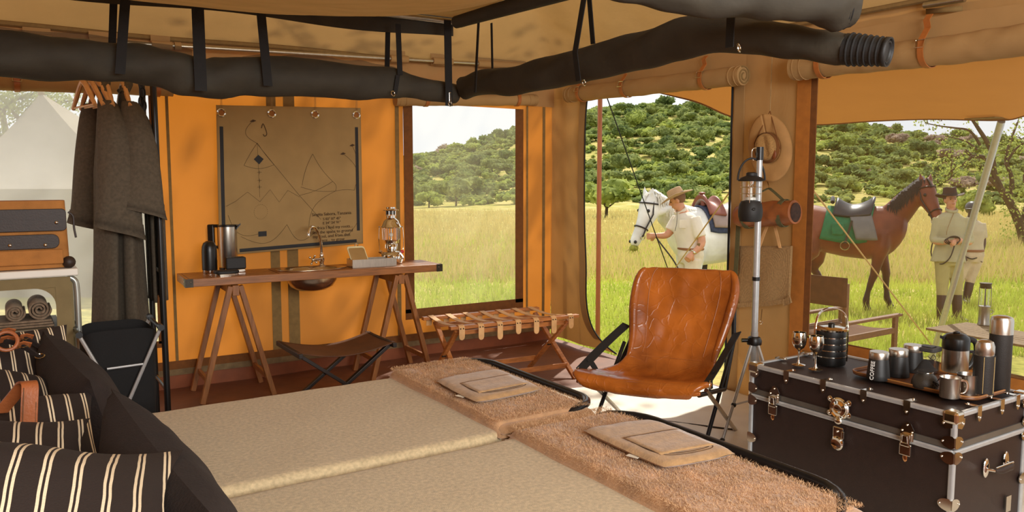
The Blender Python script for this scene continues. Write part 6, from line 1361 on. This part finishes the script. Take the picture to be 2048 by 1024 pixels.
B().tube([(.26, 0, 1.52), (.28, 0, 1.60), (.29, 0, 1.66)], [.045, .028, .024], 10).obj('saddle_horn', m_west, gry, local=True); B().sph((.295, 0, 1.675), (.045, .045, .016), 12, 6).obj('horn_cap', m_west, gry, local=True)
B().grid(lambda u, v: (-.24-.10*v, .20*math.sin((u*2-1)*1.4), 1.42+.17*v*math.cos((u*2-1)*1.25)+.06*math.cos((u*2-1)*1.4)), 16, 6).obj('cantle', m_west2, gry, local=True, ang=0, solid=.03)
for s_ in (-1, 1):
    B().bar((.02, s_*.36, 1.20), (.0, s_*.39, .78), .07, .012, (1, 0, 0)).obj('fender', m_west, gry, local=True); B().prism([(-.05, s_*.38, .80), (.07, s_*.38, .80), (.10, s_*.40, .62), (.0, s_*.40, .50), (-.05, s_*.40, .60)], (0, s_*.05, 0)).obj('stirrup_cover', m_satlea, gry, local=True, smooth=False)
    B().tube([(.03+.04*math.cos(a), s_*.40, .80+.04*math.sin(a)) for a in [q*math.pi/8 for q in range(16)]], .007, 6, closed=True).obj('stirrup_buckle', m_steel, gry, local=True)
gm = gry.matrix_basis @ (gP+gdv*gL*.97); B().sph(gm-V(0, 0, .055), (.06, .05, .045), 10, 7).obj('grass_mouthful', M('hay', S(150, 150, 60), .9, var=.4, vs=40), gry)
r = random.Random(2); gb = B()
for q in range(60): p = gm+V(r.uniform(-.05, .05), r.uniform(-.04, .04), -.06); e = p+V(r.uniform(-.1, .1), r.uniform(-.08, .08), r.uniform(-.1, .03)); gb.add([p-V(.004, 0, 0), p+V(.004, 0, 0), e], [(0, 1, 2)])
gb.obj('grass_stalks', MATS['hay'], gry, smooth=False)

# ---------------------------------------------------------------- people
m_skin = M('light_skin', S(206, 146, 112), .55, var=.08, vs=20); m_skin2 = M('dark_skin', S(74, 46, 34), .5, var=.1, vs=20)
def hand(b, wr, dr, side, curl=.6, s=1.):                # palm + five fingers, unequal and bent
    dr = Vector(dr).normalized(); side = Vector(side); side = (side-dr*side.dot(dr)).normalized(); n = dr.cross(side)
    b.tube([wr, wr+dr*.03*s, wr+dr*.085*s], [.026*s, .032*s, .034*s], 10, ref=side, flat=[1., 1.25, 1.3])
    for k, (o, L0) in enumerate(((-.033, .062), (-.011, .074), (.011, .070), (.033, .056))):
        a = wr+dr*.08*s+side*o*s; c = a+(dr*math.cos(curl)+n*math.sin(curl))*L0*.55*s; e = c+(dr*math.cos(curl*2)+n*math.sin(curl*2))*L0*.5*s; b.tube([a, c, e], [.0105*s, .0095*s, .008*s], 7)
    a = wr+dr*.025*s-side*.03*s; c = a+(dr*.55-side*.75+n*.35).normalized()*.035*s; b.tube([a, c, c+(dr*.8+n*.6).normalized()*.03*s], [.014*s, .012*s, .009*s], 7)
def limb(b, pts, rad, n=12): b.tube(curve(pts, 12), list(np.interp(np.linspace(0, 1, len(curve(pts, 12))), np.linspace(0, 1, len(rad)), rad)), n)
def person(label, J, face, shd, skin, shirt, trous, boots, hair, sleeve=.5, boot=False, untuck=0., name='person', eyes=True, s=1.0):
    face = Vector(face).normalized(); shd = Vector(shd).normalized(); g = J['pel']; o = thing(name, label, 'person', (g.x, g.y, gz(Vector((g.x, g.y, 0)).dot(FWH))))
    hd, nk, pel = J['head'], J['neck'], J['pel']; ch_ = pel.lerp(nk, .66); wa = pel.lerp(nk, .28); tu = (hd-nk).normalized()
    b = B(); tf = [(pel-V(0, 0, .10), .115, 1.2), (pel, .128, 1.35), (wa, .112, 1.3), (ch_, .128, 1.42), (pel.lerp(nk, .88), .10, 1.72), (pel.lerp(nk, .97), .07, 1.3), (nk+tu*.03, .056, 1.), (nk+tu*.12, .054, 1)]
    b.tube([p for p, r_, f in tf], [r_*s for p, r_, f in tf], 18, ref=shd, flat=[f for p, r_, f in tf])
    hm = Matrix((face.cross(tu).normalized(), face, tu)).transposed(); hm = Matrix((hm.col[0], (tu.cross(hm.col[0])).normalized(), tu)).transposed()
    def hp(x, y, z): return hd+(hm @ Vector((x, y, z)))*s
    b.sph(hp(0, -.008, .03), (.075*s, .093*s, .09*s), 16, 12, hm); b.sph(hp(0, .022, -.045), (.056*s, .066*s, .075*s), 14, 10, hm)
    b.tube([hp(0, .085, .025), hp(0, .105, -.012), hp(0, .088, -.022)], [.010*s, .016*s, .010*s], 8); b.sph(hp(0, .085, -.052), (.026*s, .014*s, .010*s), 8, 6, hm)
    for q in (-1, 1): b.sph(hp(q*.074, -.005, .0), (.012*s, .022*s, .034*s), 8, 6, hm)
    for q in ('l', 'r'):
        limb(b, [J['sh'+q], J['el'+q], J['ha'+q]], [.056*s, .05*s, .046*s, .044*s, .038*s, .029*s]); d = (J['ha'+q]-J['el'+q]).normalized(); hand(b, J['ha'+q], d, J.get('hs'+q, V(0, 0, 1)), J.get('cu'+q, .7), s)
        limb(b, [J['hi'+q], J['kn'+q], J['an'+q]], [.092*s, .08*s, .062*s, .06*s, .056*s, .042*s]); a = J['an'+q]; f = J.get('ft'+q, face); f = Vector((f.x, f.y, 0)).normalized(); b.tube([a-f*.05-V(0, 0, .04), a+f*.05-V(0, 0, .045), a+f*.17-V(0, 0, .06)], [.042*s, .045*s, .032*s], 10)
    bo = b.obj('body', skin, o, rem=.009, smo=2, ang=0)
    if eyes:
        for q in (-1, 1): B().sph(hp(q*.030, .080, .012), (.010*s, .007*s, .006*s), 8, 6, hm).obj('eye', M('dark_eye', S(30, 20, 16), .2), o); B().sph(hp(q*.031, .084, .030), (.019*s, .005*s, .004*s), 8, 5, hm).obj('brow', hair, o)
        B().sph(hp(0, .094, -.053), (.023*s, .006*s, .005*s), 8, 5, hm).obj('lips', M('lips', S(160, 84, 72), .5), o)
    B().sph(hp(0, -.022, .036), (.083*s, .092*s, .094*s), 16, 12, hm).obj('hair', hair, o)
    # shirt
    b = B(); k = 1.14; tf2 = [(pel-V(0, 0, untuck), .135+.03*(untuck > .05), 1.42), (wa, .128, 1.38), (ch_, .136, 1.46), (pel.lerp(nk, .88), .108, 1.75), (pel.lerp(nk, .985), .078, 1.3)]
    b.tube([p for p, r_, f in tf2], [r_*s for p, r_, f in tf2], 20, ref=shd, flat=[f for p, r_, f in tf2])
    for q in ('l', 'r'):
        sl = min(1., sleeve*2); e = J['sh'+q].lerp(J['el'+q], sl); pts = [J['sh'+q]+V(0, 0, .01), J['sh'+q].lerp(J['el'+q], sl*.6), e]
        if sleeve > .5: pts += [J['el'+q].lerp(J['ha'+q], (sleeve-.5)*2)]
        limb(b, pts, [.07*s, .074*s, .070*s] if sleeve <= .5 else [.07*s, .064*s, .056*s, .05*s, .046*s])
    b.obj('shirt', shirt, o, rem=.012, smo=2, ang=0)
    nn = nk+face*.02; B().tube([nn+shd*(.072*s*math.cos(a))+face*(.062*s*math.sin(a))+tu*(.03-.025*math.sin(a)) for a in [q*math.pi/9 for q in range(18)]], .014*s, 6, closed=True, ref=tu, flat=1.5).obj('collar', shirt, o)
    b = B(); b.tube([pel+V(0, 0, .06), pel-V(0, 0, .02), pel-V(0, 0, .12)], [.130*s, .142*s, .13*s], 18, ref=shd, flat=[1.34, 1.36, 1.3])
    for q in ('l', 'r'):
        en = J['kn'+q].lerp(J['an'+q], .1 if boot else .95); limb(b, [J['hi'+q], J['kn'+q], en], [.108*s, .092*s, .074*s, .068*s, .064*s, .06*s])
    b.obj('trousers', trous, o, rem=.012, smo=2, ang=0)
    if untuck < .05: B().tube([pel+V(0, 0, .055)+shd*(.172*s*math.cos(a))+shd.cross(V(0, 0, 1))*(.132*s*math.sin(a)) for a in [q*math.pi/12 for q in range(24)]], .016, 6, closed=True, ref=(0, 0, 1), flat=1.2).obj('belt', M('belt_leather', S(140, 86, 44), .5), o)
    for q in ('l', 'r'):
        a = J['an'+q]; f = J.get('ft'+q, face); f = Vector((f.x, f.y, 0)).normalized(); b = B()
        if boot: limb(b, [J['kn'+q].lerp(a, .05), J['kn'+q].lerp(a, .5), a], [.068*s, .066*s, .056*s])
        b.tube([a+V(0, 0, .04), a-V(0, 0, .03)], [.055*s, .055*s], 10); b.tube([a-f*.07-V(0, 0, .045), a+f*.05-V(0, 0, .045), a+f*.15-V(0, 0, .058), a+f*.20-V(0, 0, .065)], [.05*s, .054*s, .044*s, .025*s], 12); b.obj('boot', boots, o, rem=.012, smo=2, ang=0)
    return o, hp, hm
def brim_hat(par, hp, hm, mat, band, R0=.19, crown=.105, tilt=0., lift=.045):
    def fn(u, v):
        a = u*2*math.pi; rr_ = lerp(.082, R0, v); return hp(rr_*.92*math.cos(a), rr_*1.06*math.sin(a)-.01, lift+.035*v*v*abs(math.cos(a))**2-.012*v*abs(math.sin(a))+tilt*math.sin(a)*v)
    B().grid(fn, 40, 8).obj('hat_brim', mat, par, ang=0, solid=.006)
    def cr(u, v):
        a = u*2*math.pi; k = (1-.16*v) if v < .8 else (1-.128)*(1-((v-.8)/.2)**2*1.)
        return hp(.090*k*math.cos(a), .102*k*math.sin(a)-.01, lift+crown*min(1, v/.82)-.028*math.exp(-(math.cos(a)*k*2.4)**2)*max(0, (v-.6)/.4))
    B().grid(cr, 32, 14).obj('hat_crown', mat, par, ang=0); B().grid(lambda u, v: cr(u, .02+.2*v)+(cr(u, .1)-hp(0, -.01, lift))*.03, 32, 3).obj('hat_band', band, par, ang=0)
W_ = 9.65
def J_(d, w=W_): return {k: (PW(v[0], v[1], w+(v[2] if len(v) > 2 else 0)) if isinstance(v, tuple) else v) for k, v in d.items()}
faceM = (_rt*-.92+FWH*.25+V(0, 0, -.22)).normalized(); shM = (_rt*.38-FWH*.92)
jm = J_(dict(head=(1355, 401), neck=(1366, 425), pel=(1381, 506), shl=(1389, 437, -.16), ell=(1404, 484, -.22), hal=(1385, 507, -.24), shr=(1355, 437, .16), elr=(1336, 468, .14), har=(1312, 471, .12), hil=(1386, 520, -.09), knl=(1384, 590, -.10), anl=(1386, 648, -.09), hir=(1374, 520, .09), knr=(1370, 588, .09), anr=(1374, 644, .09)))
jm.update(hsl=_rt*-1, cul=.9, hsr=V(0, 0, 1), cur=.9)
m_wshirt = M('white_shirt', S(226, 214, 196), .9, var=.06, vs=8, bump=.3, bs=40); m_chino = M('beige_trousers', S(222, 208, 184), .9, var=.08, vs=8, bump=.3, bs=30)
m_gray = M('grey_hair', S(120, 84, 56), .8); m_mboot = M('brown_boots', S(74, 44, 26), .5, var=.15)
man, hpM, hmM = person('man in wide-brimmed hat and white short-sleeved shirt leading the white horse', jm, faceM, shM, m_skin, m_wshirt, m_chino, m_mboot, m_gray, sleeve=.40)
brim_hat(man, hpM, hmM, M('tan_hat', S(178, 146, 110), .85, var=.1, vs=10), M('dark_hat_band', S(58, 36, 24), .5), .195, .105, 0, .052)
B().tube([hpM(.06, .07, .012), hpM(.085, .0, .012)], .005, 6).obj('sunglasses', m_black, man); B().sph(hpM(.035, .085, .01), (.02, .008, .015), 8, 6, hmM).obj('sunglasses_lens', m_black, man)
wrp = jm['hal'].lerp(jm['ell'], .12); wd_ = (jm['hal']-jm['ell']).normalized(); eyelet(man, wrp, wd_, .034, m_steel, 'watch_strap', .2); B().sph(wrp-FWH*.036, (.018, .012, .018), 10, 6).obj('watch', m_steel, man)
B().box(PW(1399, 494, W_-.24), (.05, .04, .09)).obj('belt_pouch', m_oliveweb, man, bev=.008)
B().tube(curve([hpM(.07, .03, -.03), PW(1354, 440, W_-.12), PW(1350, 462, W_-.12)], 12), .003, 5).obj('hat_cord', m_black, man)
B().box(PW(1366, 448, W_-.165), (.09, .012, .10), Matrix.Rotation(-.5, 3, 'Z')).obj('shirt_pocket', m_wshirt, man, bev=.004)
B().tube(curve([PW(1312, 474, W_+.12), PW(1322, 488, W_), PW(1345, 518, W_-.1), PW(1358, 540, W_-.1)], 14), .009, 6).obj('held_rein', MATS['bridle_leather'], man)

WW = 10.56
faceW = (FWH*-1+_rt*-.12).normalized(); shW = _rt
jw = J_(dict(head=(1901, 401), neck=(1902, 424), pel=(1897, 512), shl=(1928, 438), ell=(1940, 482, -.05), hal=(1922, 481, -.22), shr=(1876, 438), elr=(1868, 480, -.02), har=(1899, 484, -.24), hil=(1911, 524), knl=(1914, 585), anl=(1914, 632), hir=(1886, 524), knr=(1884, 586), anr=(1882, 634)), WW)
jw.update(hsl=V(0, 0, 1), cul=1.0, hsr=V(0, 0, 1), cur=1.0, ftl=(FWH*-1+_rt*.4), ftr=(FWH*-1-_rt*.2))
m_oshirt = M('khaki_shirt', S(176, 166, 130), .9, var=.08, vs=8, bump=.3, bs=40); m_breech = M('khaki_breeches', S(176, 162, 108), .85, var=.08, vs=8); m_rboot = M('riding_boots', S(66, 40, 28), .4, var=.15)
wom, hpW, hmW = person('woman in dark brown hat and khaki shirt holding the bay horse', jw, faceW, shW, m_skin, m_oshirt, m_breech, m_rboot, M('brown_hair', S(90, 58, 36), .7), sleeve=.88, boot=True, untuck=.08, s=.96)
brim_hat(wom, hpW, hmW, M('brown_hat', S(58, 34, 22), .75, var=.15, vs=10), M('brown_hat_band', S(36, 22, 16), .6), .19, .125, 0, .062)
cl2 = B()
for q in range(3): c = PW(1905, 482, WW-.26); cl2.tube([c+_rt*(.10*math.cos(a))*(1-.1*q)+V(0, 0, .045*math.sin(a)+.01*q)-FWH*.015*q for a in [k*math.pi/9 for k in range(18)]], .007, 6, closed=True)
cl2.obj('coiled_lead', MATS['bridle_leather'], wom)
B().tube(curve([hpW(-.05, .05, -.10), PW(1896, 455, WW-.16), PW(1893, 470, WW-.16)], 10), .004, 5).obj('neck_cord', m_cord, wom)

W3 = 12.2
jt = J_(dict(head=(1944, 421), neck=(1943, 440), pel=(1943, 508), shl=(1962, 448), ell=(1966, 484), hal=(1960, 512, -.03), shr=(1925, 448), elr=(1922, 486), har=(1928, 512, -.1), hil=(1952, 518), knl=(1940, 562), anl=(1933, 596), hir=(1934, 518), knr=(1917, 562), anr=(1908, 596)), W3)
jt.update(hsl=_rt, cul=.9, ftl=(FWH*-1-_rt*.5), ftr=(FWH*-1-_rt*.5))
gro, hpG, hmG = person('helmeted rider in beige shirt and tall boots standing behind the woman', jt, (FWH*-1+_rt*-.35), _rt, m_skin2, M('beige_polo', S(196, 180, 150), .9, var=.08, vs=8), M('cream_jodhpurs', S(206, 184, 156), .85), m_rboot, m_black, sleeve=.40, boot=True, s=.97)
B().sph(hpG(0, -.01, .045), (.098, .118, .10), 18, 12, hmG).obj('riding_helmet', M('helmet_shell', S(72, 70, 70), .35, var=.1), gro); B().grid(lambda u, v: hpG((.09+.012*v)*math.cos(math.pi*u), .05+(.055+.05*v)*math.sin(math.pi*u), .025-.012*v), 16, 3).obj('helmet_peak', MATS['helmet_shell'], gro, solid=.006)
B().tube(curve([PW(1932, 514, W3-.12), PW(1945, 518, W3-.15), PW(1962, 512, W3-.08)], 10), .01, 6).obj('riding_crop', m_black, gro)
# ---------------------------------------------------------------- awning, poles, ropes
m_awn = M('awning_canvas', S(168, 116, 60), .9, var=.1, vs=3, bump=.2, bs=200, tr=.45, trc=S(146, 94, 40))
aw = thing('awning', 'orange brown canvas awning stretched out from the tent eave', 'awning', (5.2, 3, 2.2))
ea = [(1250, 168), (1340, 190), (1400, 206), (1460, 232), (1530, 244), (1635, 249), (1745, 242), (1860, 238), (2003, 240), (2060, 229), (2200, 205)]
xx_ = [4.40, 4.55, 4.75, 5.1, 5.5, 5.85, 6.1, 6.25, 6.4, 6.4, 6.4]
edp = curve([PX(x, y, 0, q) for (x, y), q in zip(ea, xx_)], 60)
def awf(u, v):
    i = min(len(edp)-1, int(round(u*(len(edp)-1)))); e = edp[i]; t = Vector((XR+.03, lerp(5.6, 0.2, u), EAVE-.02)); t.y = lerp(t.y, e.y, .5) if u > .2 else t.y
    p = t.lerp(e, v); p.z -= .06*math.sin(v*math.pi); return p
B().grid(awf, len(edp)-1, 14).obj('canvas', m_awn, aw, ang=0)
B().tube([e+V(0, 0, 0) for e in edp], .008, 6).obj('edge_hem', m_brownweb, aw)
pt = PX(2003, 240, 0, 6.4); B().box(pt+V(-.06, .06, .012), (.28, .22, .006)).obj('corner_patch', m_oliveweb, aw, smooth=False)
ab = PG(1862, 722); ap_ = thing('awning_pole', 'leaning aluminium awning pole in front of the woman', 'pole', ab)
ab2 = ab.copy(); B().cyl(ab2, pt+V(0, 0, -.01), .027, n=14).obj('tube', m_alu, ap_); B().cyl(pt.lerp(ab2, .03), pt+V(0, 0, .03), .014, n=8).obj('tip', m_black, ap_)
pb_ = PG(1195, 692); wp = thing('wooden_pole', 'slim brown wooden tent pole standing outside the doorway', 'pole', pb_)
B().cyl(pb_-V(0, 0, .05), Vector((pb_.x, pb_.y, 0))+V(0, 0, 2.55), .026, .025, 12).obj('shaft', M('pole_wood', S(158, 88, 44), .5, var=.15, vs=10, stretch=(6, 6, .6)), wp)
def rope(label, p, q, r, mat): o = B().tube([p, q], r, 6).obj('guy_rope', mat); tag(o, label, 'rope', 'guy ropes'); return o
m_rope = M('rope_tan', S(190, 158, 104), .8, var=.15, vs=80)
topW = PW(1214, 195, 8.2); rope('black guy rope slanting across the doorway view', topW, PG(1372, 640), .006, m_blackweb)
rope('pale guy rope crossing in front of the man', PX(1466, 375, 0, 4.7), PG(1290, 620), .006, m_rope)
rope('thin tan guy rope crossing in front of the bay horse', PX(1622, 375, 0, 4.6), PG(1880, 712), .006, m_rope)
# ---------------------------------------------------------------- camp chair, camp table, oil lamp outside
m_camp = M('camp_wood', S(112, 74, 40), .6, var=.25, vs=8, stretch=(3, 3, 8)); m_campc = M('camp_canvas_brown', S(92, 58, 30), .9, var=.15, vs=20, bump=.3, bs=200)
fA = PX(1690, 648, 2, .31); fB = PX(1800, 629, 2, .31); cf = (fB-fA).normalized(); cs_ = Vector((cf.y, -cf.x, 0)); cg = gz(7.)
dc_ = thing('directors_chair', 'wooden directors chair with brown canvas back outside the right window', 'chair', (fA+fB)/2-V(0, 0, .31-cg))
La = (fB-fA).length
for k, o_ in enumerate((V(0, 0, 0), -cs_*.52)):
    B().bar(fA+o_-cf*.03, fB+o_, .022, .055).obj('armrest', m_camp, dc_, smooth=False, bev=.004)
    B().bar(fB+o_-cf*.07, Vector((fB.x, fB.y, cg))+o_-cf*.07, .05, .03, cf).obj('front_post', m_camp, dc_, smooth=False, bev=.003); B().bar(fA+o_+cf*.0+V(0, 0, .33), Vector((fA.x, fA.y, cg))+o_, .045, .03, cf).obj('back_post', m_camp, dc_, smooth=False, bev=.003)
    B().bar(fA+o_+V(0, 0, -.13), fB+o_-cf*.05+V(0, 0, -.13), .05, .025).obj('seat_rail', m_camp, dc_, smooth=False, bev=.003); B().bar(Vector((fA.x, fA.y, cg+.03))+o_-cf*.05, Vector((fB.x, fB.y, cg+.03))+o_, .04, .03).obj('skid', m_camp, dc_, smooth=False)
B().grid(lambda u, v: fA+cs_*(.02-.56*u)+V(0, 0, .14+.24*v)-cf*(.02+.03*math.sin(u*math.pi)), 12, 6).obj('canvas_back', m_campc, dc_, ang=0, solid=.012)
B().grid(lambda u, v: fA+cf*(La*.92*v)-cs_*(.52*u)+V(0, 0, -.115-.03*math.sin(u*math.pi)), 10, 6).obj('canvas_seat', m_campc, dc_, ang=0, solid=.008)
tz = .17; tA = PX(1851, 655, 2, tz); tB = PX(2048, 690, 2, tz); tC = PX(1960, 634, 2, tz); tu_ = (tB-tA).normalized(); tw2 = Vector((-tu_.y, tu_.x, 0)); 
if (tC-tA).dot(tw2) < 0: tw2 = -tw2
TLn, TWd = (tB-tA).length+.45, .60; tg = gz(7.2)
ct = thing('camp_table', 'low folding camp table with canvas top outside the right window', 'table', Vector((tA.x, tA.y, tg))+tu_*TLn/2+tw2*TWd/2)
nS = 9
for k in range(nS):
    a = tA+tw2*(TWd*(k+.5)/nS); B().bar(a+V(0, 0, -.012), a+tu_*TLn+V(0, 0, -.012-.004*math.sin(k)), .02, TWd/nS-.006).obj('slat', M('table_slat', S(120, 98, 68), .8, var=.2, vs=12, stretch=(3, 3, 3)), ct, smooth=False, bev=.003)
for t in (.18, .82):
    p = tA+tu_*(TLn*t); q = p+tw2*TWd
    B().bar(p+V(0, 0, -.03), Vector((q.x, q.y, tg)), .04, .02, tu_).obj('leg', m_camp, ct, smooth=False); B().bar(q+V(0, 0, -.03)+tu_*.025, Vector((p.x, p.y, tg))+tu_*.025, .04, .02, tu_).obj('leg', m_camp, ct, smooth=False)
    B().bar(p+V(0, 0, -.035), q+V(0, 0, -.035), .02, .03).obj('batten', m_camp, ct, smooth=False)
B().bar(tA+tw2*.05+tu_*TLn*.18+V(0, 0, -.28), tA+tw2*.05+tu_*TLn*.82+V(0, 0, -.28), .03, .02).obj('stretcher', m_camp, ct, smooth=False)
ol = PX(1967, 650, 2, tz); m_oil = M('aged_steel', S(150, 146, 138), .35, .9, var=.15, vs=20)
la2 = thing('miners_lamp', 'slim steel miner\'s lamp with glass chimney on the camp table', 'lamp', ol)
B().lathe([(.050, 0), (.052, .01), (.047, .02), (.045, .155), (.05, .165), (.05, .175), (.03, .178)], ol, 24).obj('tank', m_oil, la2); B().lathe([(.036, .178), (.036, .34)], ol, 24).obj('chimney', m_glass, la2); B().lathe([(.008, .178), (.006, .33)], ol, 8).obj('rod', m_black, la2)
B().lathe([(.042, .335), (.046, .34), (.046, .372), (.05, .376), (.05, .384), (.02, .388), (0, .388)], ol, 24).obj('cap', m_bracket, la2)
for k in range(4): a = k*math.pi/2+.4; B().tube([ol+V(.047*math.cos(a), .047*math.sin(a), .17), ol+V(.047*math.cos(a), .047*math.sin(a), .345)], .003, 6).obj('guard_wire', m_oil, la2)
eyelet(la2, ol+_rt*.06+V(0, 0, .12), FWH, .02, m_oil, 'ring', .15)
# ---------------------------------------------------------------- gnarled tree at the right, tree behind the neighbour tent
gt = thing('gnarled_acacia', 'gnarled acacia with twisted bare branches at the far right', 'tree', PG(2052, 490))
wt = PG(2052, 490).dot(FWH); rg = random.Random(12); limbs = []
def lb2(pts, r0, r1, dw=0.): P = curve([PW(x, y, wt+dw*q/len(pts)) for q, (x, y) in enumerate(pts)], 16); B().tube(P, [lerp(r0, r1, q/(len(P)-1)) for q in range(len(P))], 8).obj('branch', m_bark, gt); limbs.append(P)
lb2([(2052, 500), (2040, 450), (2018, 402), (2000, 375), (1988, 345), (1982, 300), (1960, 262), (1945, 240)], .17, .05)
lb2([(2000, 375), (1985, 362), (1974, 348)], .10, .05); lb2([(1990, 330), (1965, 314), (1945, 312), (1930, 300)], .08, .05, .6); lb2([(1945, 312), (1925, 330), (1905, 340), (1895, 352)], .05, .015, .8); lb2([(1960, 290), (1940, 262), (1910, 256), (1880, 252), (1850, 246)], .05, .012, -.6); lb2([(1955, 300), (1930, 282), (1890, 272)], .04, .012, .6)
lb2([(2018, 402), (2024, 360), (2012, 320), (2022, 280), (2035, 245)], .09, .03, .5); lb2([(2010, 330), (2030, 300), (2048, 285)], .05, .02, -.5); lb2([(1905, 340), (1900, 358), (1875, 366)], .02, .006, .9); lb2([(2040, 450), (2056, 400), (2050, 350), (2062, 300)], .10, .05, .4)
b = B()
for q in range(70):
    P = limbs[rg.randrange(len(limbs))]; p = P[rg.randrange(len(P)//3, len(P))]; e = p+Vector((rg.uniform(-.5, .5), rg.uniform(-.5, .5), rg.uniform(-.25, .45))); b.tube([p, p.lerp(e, .5)+V(rg.uniform(-.08, .08), rg.uniform(-.08, .08), .05), e], [.016, .011, .004], 5); limbs.append([p, e, e])
b.obj('twigs', m_bark, gt, kind='stuff')
b = B()
for q in range(2600):
    P = limbs[rg.randrange(len(limbs))]; p = P[-1]+Vector((rg.gauss(0, .22), rg.gauss(0, .22), rg.gauss(0, .16)))
    if q > 1300: p = PW(rg.uniform(2000, 2120), rg.uniform(330, 500), wt+rg.uniform(-1, 1.5))
    n_ = Vector((rg.gauss(0, 1), rg.gauss(0, 1), rg.gauss(0, 1))).normalized(); t1 = n_.orthogonal().normalized()*.05; t2 = n_.cross(t1)*.6; b.add([p-t1, p+t2, p+t1, p-t2], [(0, 1, 2, 3)])
b.obj('leaves', lm[1], gt, smooth=False, kind='stuff')
ft = thing('background_tree', 'feathery thin leaved tree rising behind the neighbouring tent', 'tree', gp(30., (30-1024)/FPX*30.))
fl2 = []; base = Vector(ft.location)
def lb3(pts, r0, r1): P = curve([PW(x, y, 30.+q*.3) for q, (x, y) in enumerate(pts)], 16); B().tube(P, [lerp(r0, r1, q/(len(P)-1)) for q in range(len(P))], 7).obj('branch', m_bark, ft); fl2.append(P)
lb3([(20, 470), (24, 380), (15, 290), (5, 230)], .22, .10)
for pts in ([(15, 290), (40, 240), (70, 205), (110, 195)], [(5, 230), (20, 205), (60, 190), (90, 172)], [(5, 230), (-10, 200), (-20, 175)], [(40, 240), (20, 215), (25, 190)], [(70, 205), (115, 205), (150, 200)], [(15, 290), (-15, 250), (-40, 220)]): lb3(pts, .08, .02)
b = B()
for q in range(2400):
    P = fl2[rg.randrange(1, len(fl2))]; p = P[rg.randrange(len(P)//3, len(P))]+Vector((rg.gauss(0, .3), rg.gauss(0, .3), rg.gauss(0, .2))); n_ = Vector((rg.gauss(0, 1), rg.gauss(0, 1), rg.gauss(0, 1))).normalized(); t1 = n_.orthogonal().normalized()*.07; t2 = n_.cross(t1)*.6; b.add([p-t1, p+t2, p+t1, p-t2], [(0, 1, 2, 3)])
b.obj('leaves', lm[0], ft, smooth=False, kind='stuff')

# tall shade tree behind the tent corner, its branches throw soft streaks on the back wall
sb0 = FWH*12.+_rt*.62; sb0.z = gz(12.); sh_t = thing('shade_tree', 'tall thin crowned tree behind the tent corner, above the view', 'tree', sb0)
ctr = Vector((1.9, YB, 1.3))+SUNDIR*9.3; fork = Vector((sb0.x, sb0.y, 5.2)); rs = random.Random(8)
B().tube([sb0-V(0, 0, .2), sb0+V(.1, 0, 2.5), fork], [.20, .16, .13], 10).obj('trunk', m_bark, sh_t); tips = []; b = B()
for k in range(16):
    e = ctr+Vector((rs.uniform(-2.6, 2.4), rs.uniform(-1.4, 1.4), rs.uniform(-1.2, 1.2))); mdl = fork.lerp(e, .5)+Vector((rs.uniform(-.3, .3), rs.uniform(-.3, .3), -.2)); P = curve([fork, mdl, e], 10)
    B().tube(P, [lerp(.075, .02, q/(len(P)-1)) for q in range(len(P))], 7).obj('branch', m_bark, sh_t); tips += P[4:]
for q in range(900):
    p = tips[rs.randrange(len(tips))]+Vector((rs.gauss(0, .28), rs.gauss(0, .28), rs.gauss(0, .18))); n_ = Vector((rs.gauss(0, 1), rs.gauss(0, 1), rs.gauss(0, 1))).normalized(); t1 = n_.orthogonal().normalized()*.09; t2 = n_.cross(t1)*.6; b.add([p-t1, p+t2, p+t1, p-t2], [(0, 1, 2, 3)])
b.obj('leaves', lm[2], sh_t, smooth=False, kind='stuff')
